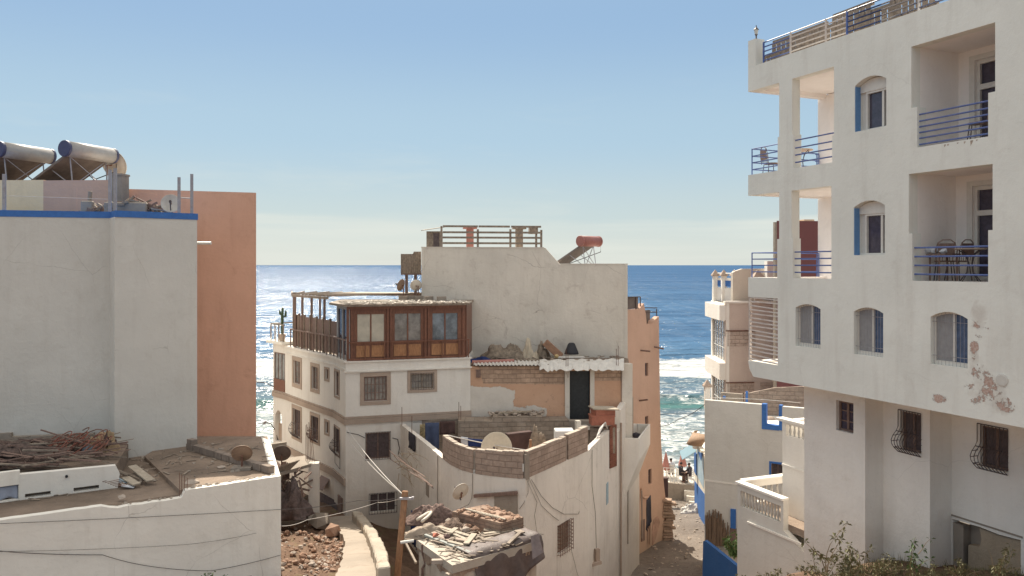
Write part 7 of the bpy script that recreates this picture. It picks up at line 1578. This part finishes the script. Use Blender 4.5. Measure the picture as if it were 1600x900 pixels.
q = P(720, 768.5, 24.2); dish('satellite_dish', 'beige dish on a thin mast above the brick tank by the curved wall', q, .27, (-.55, .75, .35), M_dish_b if False else M_dish, (q.x + .02, q.y - .05, TZ_ + .0))
M_greypole = simple('grey_pole_paint', (.27, .28, .26), .7, var=.25)
def onr(px, py, z=SZ + .05): return onz(px, py, z)
def board(p0, p1, w, t, mat, lab, z0=SZ + .06, z1=None):
    m = MB(); m.bar(onz(*p0, z0), onz(*p1, z0 if z1 is None else z1), w, t); return tag(m.build('board', mat, bevel=.005), lab, 'board', 'boards on the shed roof')
board((685, 823), (733, 838), .12, .05, M_wood_l, 'long pale board running left to right across the middle of the shed roof', SZ + .12)
board((690, 827), (728, 843), .1, .05, M_wood_l, 'pale board just below the long one on the shed roof', SZ + .1)
board((690, 844), (735, 838), .1, .06, M_wood_g, 'reddish-edged beam lying flat near the left of the shed roof', SZ + .07)
board((728, 850), (741, 834), .16, .04, M_wood_l, 'short wide board pointing away in the middle of the shed roof', SZ + .15)
board((735, 842), (782, 834), .07, .05, M_wood_g, 'thin dark-edged batten right of the middle of the shed roof', SZ + .1)
board((738, 848), (790, 838), .1, .05, M_wood_l, 'long pale batten above the tarpaulin on the shed roof', SZ + .08)
board((742, 852), (798, 840), .07, .04, M_wood_g, 'lower grey batten above the tarpaulin on the shed roof', SZ + .07)
board((782, 838), (812, 831), .08, .04, M_wood_g, 'grey batten at the right end of the shed roof', SZ + .1)
board((794, 850), (812, 833), .1, .05, M_wood_g, 'tilted grey board at the right end of the shed roof', SZ + .12, SZ + .25)
board((808, 829), (816, 833), .2, .04, M_wood_g, 'small square of grey board at the right end of the shed roof', SZ + .2)
board((664, 836), (735, 864), .09, .06, M_greypole, 'long bluish-grey pole lying along the left edge of the shed roof', SZ + .08)
board((703, 833), (713, 825), .14, .04, M_wood_l, 'small pale offcut by the stones on the shed roof', SZ + .14)
for i, (p0, p1, lb) in enumerate((((672, 826), (700, 820), 'short grey board behind the sack on the shed roof'), ((700, 846), (742, 856), 'grey board running down to the tarpaulin on the shed roof'), ((712, 842), (760, 850), 'pale board crossing over the tarpaulin edge on the shed roof'), ((745, 838), (775, 850), 'reddish lath slanting down near the middle of the shed roof'), ((756, 834), (802, 829), 'long grey lath lying under the brick tank on the shed roof'), ((676, 832), (706, 846), 'dull board beside the bluish pole on the shed roof'))):
    board(p0, p1, .09 + .03 * (i % 3), .04, (M_wood_g, M_wood_l, M_stone)[i % 3], lb, SZ + .1 + .03 * (i % 3), SZ + .07)
m = MB(); rnd = random.Random(83)
for i in range(170):
    u, v_ = rnd.random() ** .8, rnd.random(); p = Vector(c2[1]).lerp(Vector(c2[0]), u).lerp(Vector(c2[2]).lerp(Vector(c2[3]), u), v_); a = rnd.random() * 3.1; d = Vector((math.cos(a), math.sin(a) * .6, 0)) * rnd.uniform(.04, .3); m.bar(Vector((p.x, p.y, SZ + .04 + .1 * rnd.random())) - d, Vector((p.x, p.y, SZ + .04 + .1 * rnd.random())) + d, rnd.uniform(.02, .07), .02)
tag(m.build('splinters', M_wood_g), 'grey splinters and laths littering the shed roof', 'wood litter', kind='stuff')
for i, (px, py, r_, mt, lb) in enumerate(((702, 808, .14, M_rubble, 'rounded stone at the back of the shed roof'), (701, 815, .12, M_rubble_l, 'flat pale stone at the back left of the shed roof'), (731, 823, .11, M_rubble, 'square brown brick in the middle of the shed roof'), (729, 829, .12, M_rubble_l, 'pale round stone left of its darker twin on the shed roof'), (743, 829, .14, M_rubble, 'largest round stone in the middle of the shed roof'), (682, 838, .13, M_brickred, 'broken red brick at the left of the shed roof'), (698, 840, .12, M_cloth_r, 'dark brick beside the broken red one on the shed roof'))):
    q = onr(px, py, SZ + .1); m = MB(); m.stone(q, r_, i * 7, (1.2, .9, .85)); tag(m.build('loose_stone', mt), lb, 'stone', 'stones weighting the shed roof')
heap('spotted_blanket', onz(676, 812, SZ + .02), (.75, .42, .42), simple('spotted_cloth', (.15, .10, .085), .95, var=.7, scale=14), 'crumpled dark spotted blanket at the back left of the shed roof', 'blanket', 5, 1.8)
heap('grey_sack', onz(664, 834, SZ + .02), (.52, .3, .26), simple('sack_cloth', (.32, .255, .2), .95, var=.35, scale=4), 'grey-brown sack drooping over the left corner of the shed roof', 'sack', 17, 1.2, rz=.3)
m = MB(); pts_ = [onz(652 + 22 * math.sin(t * .35), 812 - 12 * math.sin(t * .42), SZ + .3) for t in range(9)]; m.tube(pts_, .045, 6); tag(m.build('rolled_cloth', M_dish, smooth=True), 'pale rolled cloth looped over the spotted blanket', 'cloth')
heap('spotted_rag', onz(716, 823, SZ + .02), (.5, .3, .22), simple('spotted_rag_cloth', (.16, .11, .085), .95, var=.7, scale=16), 'dark spotted rag lying below the brick tank on the shed roof', 'rag', 9, 1.8)
# tarpaulin hanging over the right edge
m = MB(); nu, nv = 46, 18; vs = []
T0, T1 = onz(733, 868, SZ + .06), onz(841, 835, SZ + .1); e_ = (T1 - T0); outd = Vector((e_.y, -e_.x, 0)).normalized()
for j in range(nv + 1):
    for i in range(nu + 1):
        t = i / nu; s_ = j / nv; p = T0 + e_ * t; back = Vector(outd) * -.55
        hang = 1.22 * (1 - .0 * t) - .85 * max(0, t - .22) ** 1.1 + .12 * noise.noise(Vector((t * 6, 3, 0)))
        if s_ < .3: q = p + back * (1 - s_ / .3) + Vector((0, 0, .05 + .04 * noise.noise(Vector((t * 5, s_ * 6, 1)))))
        else:
            k_ = (s_ - .3) / .7; q = p + outd * (.12 + .16 * k_ + .07 * math.sin(t * 21 + k_) * k_ + .06 * noise.noise(Vector((t * 5, k_ * 2, 2)))) + Vector((0, 0, .04 - hang * k_)) + e_.normalized() * (.25 * k_ * (1 - t))
        vs.append(q)
m.add(vs, [(j * (nu + 1) + i, j * (nu + 1) + i + 1, (j + 1) * (nu + 1) + i + 1, (j + 1) * (nu + 1) + i) for j in range(nv) for i in range(nu)]); o = m.build('tarpaulin', M_tarp, smooth=True); so_ = o.modifiers.new('s', 'SOLIDIFY'); so_.thickness = .015; tag(o, 'dark brown tarpaulin hanging in folds over the right side of the shed roof', 'tarpaulin')
m = MB(); a = onz(829, 838, SZ + .3); m.add([a, a + Vector((.2, -.1, .1)), a + Vector((.32, -.2, -.35)), a + Vector((.05, -.15, -.55)), a + Vector((.12, -.1, -.2))], [(0, 1, 4), (1, 2, 4), (2, 3, 4), (3, 0, 4)]); o = m.build('torn_flap', simple('grey_flap', (.24, .19, .18), .7, var=.2)); so_ = o.modifiers.new('s', 'SOLIDIFY'); so_.thickness = .02; tag(o, 'torn grey flap sticking up at the right end of the tarpaulin', 'flap')
# ---------------------------------------------------------------- leaning wooden utility pole and its cables
pl = thing('utility_pole', 'leaning weathered wooden utility pole right of the dirt path', 'utility pole', P(619, 930, 22.6))
a = P(618, 930, 22.4); b = P(633, 767, 22.9); m = MB(); m.bar(a, b, .17, .17); m.build('pole', M_pole, pl, bevel=.02)
m = MB(); q = P(634, 779, 22.75); m.box(q, (.34, .08, .06)); m.lathe([(.03, -.05), (.04, .03)], q + Vector((.2, 0, .02)), None, 8); m.build('bracket', M_steel, pl)
hp = P(633, 776, 22.8)
wire([P(541, 668, 35), hp], .012, 'white twisted cable from the corner of the corner house down to the pole', .12, M_wire_w)
wire([P(547, 690, 34.9), hp], .009, 'second pale cable from the corner house wall down to the pole', .1, M_wire_w)
wire([hp, P(590, 785, 28), P(480, 812, 24), P(439, 822, 21.9)], .007, 'pale cable from the pole running left over the path', .05, M_wire_w)
wire([P(439, 796, 21.85), P(560, 782, 24), hp], .007, 'dark cable from the low house to the pole', .05)
for i, (a_, b_) in enumerate((((609, 704), (677, 763)), ((612, 708), (664, 745)), ((608, 716), (672, 756)), ((622, 712), (676, 760)))): wire([P(*a_, 30 + i), P((a_[0] + b_[0]) / 2, (a_[1] + b_[1]) / 2 + 1, 29 + i * .5), P(*b_, 27.5)], .02, ('thickest', 'topmost', 'lowest', 'shortest')[i] + ' of the dead branches and old cables in front of the white terrace house', .0, M_wood_d, group='bare twigs before the terrace house', n=4)
m = MB(); rnd = random.Random(91)
for i in range(26): a = P(rnd.uniform(612, 655), rnd.uniform(705, 745), 29); d = Vector((rnd.uniform(-.2, .6), 0, rnd.uniform(-.7, .25))); m.tube([a, a + d * .5 + Vector((0, 0, .05)), a + d], [.012, .009, .004], 4)
tag(m.build('twigs', M_stem), 'bare forked twigs tangled in front of the left wall of the terrace house', 'twigs', kind='stuff')
m = MB(); hw = [WF.pt(WF.u(542), .05, WF.z(542, 675)), WF.pt(WF.u(560), .05, WF.z(560, 679)), WF.pt(WF.u(570), .05, WF.z(570, 684))]; m.tube(hw, .015, 4); m.tube([WF.pt(WF.u(613), .04, WF.z(613, 684)), WF.pt(WF.u(621), .04, WF.z(621, 686)), WF.pt(WF.u(624), .04, WF.z(624, 700)), WF.pt(WF.u(622), .04, WF.z(622, 710))], .015, 4)
m.tube([Wr.pt(.3, .05, -7.3), Wr.pt(.35, .05, -9.0), Wr.pt(1.2, .05, -9.1), Wr.pt(1.2, .05, -7.8)], .012, 4); m.build('wall_cable', M_wire, h1)
Wv = Wall(ring[2], ring[3]); drape(None, 'blue_cover', Wv, Wv.u(656), Wv.u(667), Wv.z(660, 800), Wv.z(660, 850), .35, M_cloth_n, .05, 'dark blue sheet hanging on the lower white wall behind the utility pole', 'sheet', nu=8)
m = MB(); m.bar(P(575, 812, 33), P(660, 905, 25), .12, .1) if False else m.bar(P(632, 845, 25.5), P(650, 880, 23.4), .06); tag(m.build('old_plank', M_wood_g), 'old plank slanting down between the pole and the shed', 'plank')
m = MB(); 
for i in range(8): q = P(604 + i * .8, 832 + i * 5, 27.4 - i * .3); m.tube([q, q + Vector((.12, -.4, -.45))], .02, 4)
# ---------------------------------------------------------------- plants in the foreground, right
def plant(name, lab, px, py, Y, h, n, spread, seed, mat=M_leaf, leafy=1.0, grp='scrubby plants on the bank below the hotel', ls=.07):
    rnd = random.Random(seed); b = P(px, py, Y); b.z = min(b.z, b.z); t = thing(name, lab, 'plant', b, grp); m = MB(); lf = MB()
    for i in range(n):
        a = rnd.random() * 6.28; L_ = h * rnd.uniform(.5, 1.0); lean = rnd.uniform(.1, 1) * spread; pts_ = [b.copy()]; d = Vector((math.cos(a) * lean, math.sin(a) * lean * .5, 1)).normalized()
        for k in range(7): d = (d + Vector((rnd.gauss(0, .16), rnd.gauss(0, .1), rnd.gauss(-.05, .1)))).normalized(); pts_.append(pts_[-1] + d * L_ / 7)
        m.tube(pts_, [.014, .012, .011, .009, .008, .006, .005, .003], 4)
        for k in range(2, 8):
            cl = 3 + int(rnd.random() * 7 * leafy)
            if rnd.random() < .3: continue
            for _ in range(cl):
                dd = Vector((rnd.gauss(0, 1), rnd.gauss(0, 1), rnd.gauss(.15, .8))).normalized(); p = pts_[k] + dd * .02; l_ = ls * rnd.uniform(.6, 1.5); sd_ = dd.cross(Vector((rnd.random(), rnd.random(), rnd.random()))).normalized() * l_ * .2
                lf.add([p, p + dd * l_ * .5 + sd_, p + dd * l_ - Vector((0, 0, l_ * .25)), p + dd * l_ * .5 - sd_], [(0, 1, 2, 3)])
    m.build('stems', M_stem, t); lf.build('leaves', mat, t)
plant('scrub_bush', 'tall spindly plant with star-shaped leaf tufts before the hotel corner', 1292, 905, 16.6, 1.35, 3, .25, 1, M_leaf, 2.2, ls=.09)
plant('scrub_bush', 'bushy dry shrub low at the foot of the hotel corner', 1285, 915, 16.2, .75, 9, 1.1, 2, M_leaf, 1.8)
plant('scrub_bush', 'sprawling twiggy shrub in the middle of the bank', 1350, 912, 16.3, .95, 9, 1.6, 3, M_leaf, 1.3)
plant('scrub_bush', 'low olive shrub right of the sprawling one', 1375, 908, 15.8, .6, 10, 1.2, 4, M_leaf, 2.0)
plant('scrub_bush', 'thin plant with fresh green leaves before the second lower bay', 1422, 900, 16.2, .95, 4, .6, 5, M_leaf_g, 1.6, ls=.09)
plant('scrub_bush', 'small dark seedling tuft in front of the pilaster', 1326, 905, 16.0, .95, 3, .8, 6, M_leaf, 1.4, ls=.1)
plant('scrub_bush', 'low dry weeds under the broken masonry recess', 1500, 905, 16.8, .5, 8, 1.4, 7, M_leaf, 1.6)
plant('scrub_bush', 'yellowish weeds at the right end of the broken recess', 1560, 905, 15.8, .75, 8, .8, 8, M_leaf, 1.4)
plant('scrub_bush', 'low plants along the bottom edge left of the hotel corner', 1205, 918, 16.2, .5, 8, 1.4, 9, M_leaf, 2.2)
plant('scrub_bush', 'small dry tuft at the bottom edge beneath the white balcony house', 1165, 922, 16.2, .45, 6, 1.2, 10, M_leaf, 2.2)
plant('scrub_bush', 'seedling with dark leaves poking up at the bottom edge before the low tan house', 334, 925, 15.5, .48, 4, .5, 11, M_leaf_g, 2, None, .06)
plant('scrub_bush', 'broad dusty bush at the bottom edge before the hotel corner pilaster', 1320, 918, 15.6, .6, 14, 1.5, 21, M_leaf, 2.2)
plant('scrub_bush', 'dusty weeds at the bottom edge below the second lower window', 1440, 916, 15.9, .6, 12, 1.6, 22, M_leaf, 2.0)
plant('scrub_bush', 'leafy green bush beside the blue sloping wall', 1150, 872, 28.5, .9, 14, .5, 12, M_leaf_g, 3, None, .12)
# grass and litter on the bank
rnd = random.Random(95); m = MB()
for i in range(9000):
    x = rnd.uniform(7.6, 13.5); y = rnd.uniform(14.2, 20.5)
    if x > 18.2 - .435 * y + 1.6: continue
    z = tz(x, y); h_ = rnd.uniform(.04, .26) * (.4 + max(0, noise.noise(Vector((x * 1.5, y * 1.5, 0)))) * 2.2); d = Vector((rnd.gauss(0, .04), rnd.gauss(0, .04), h_)); m.add([(x - .008, y, z), (x + .008, y, z), Vector((x, y, z)) + d], [(0, 1, 2)])
tag(m.build('dry_grass', M_leaf), 'sparse dry grass on the bank below the hotel', 'grass', kind='stuff')
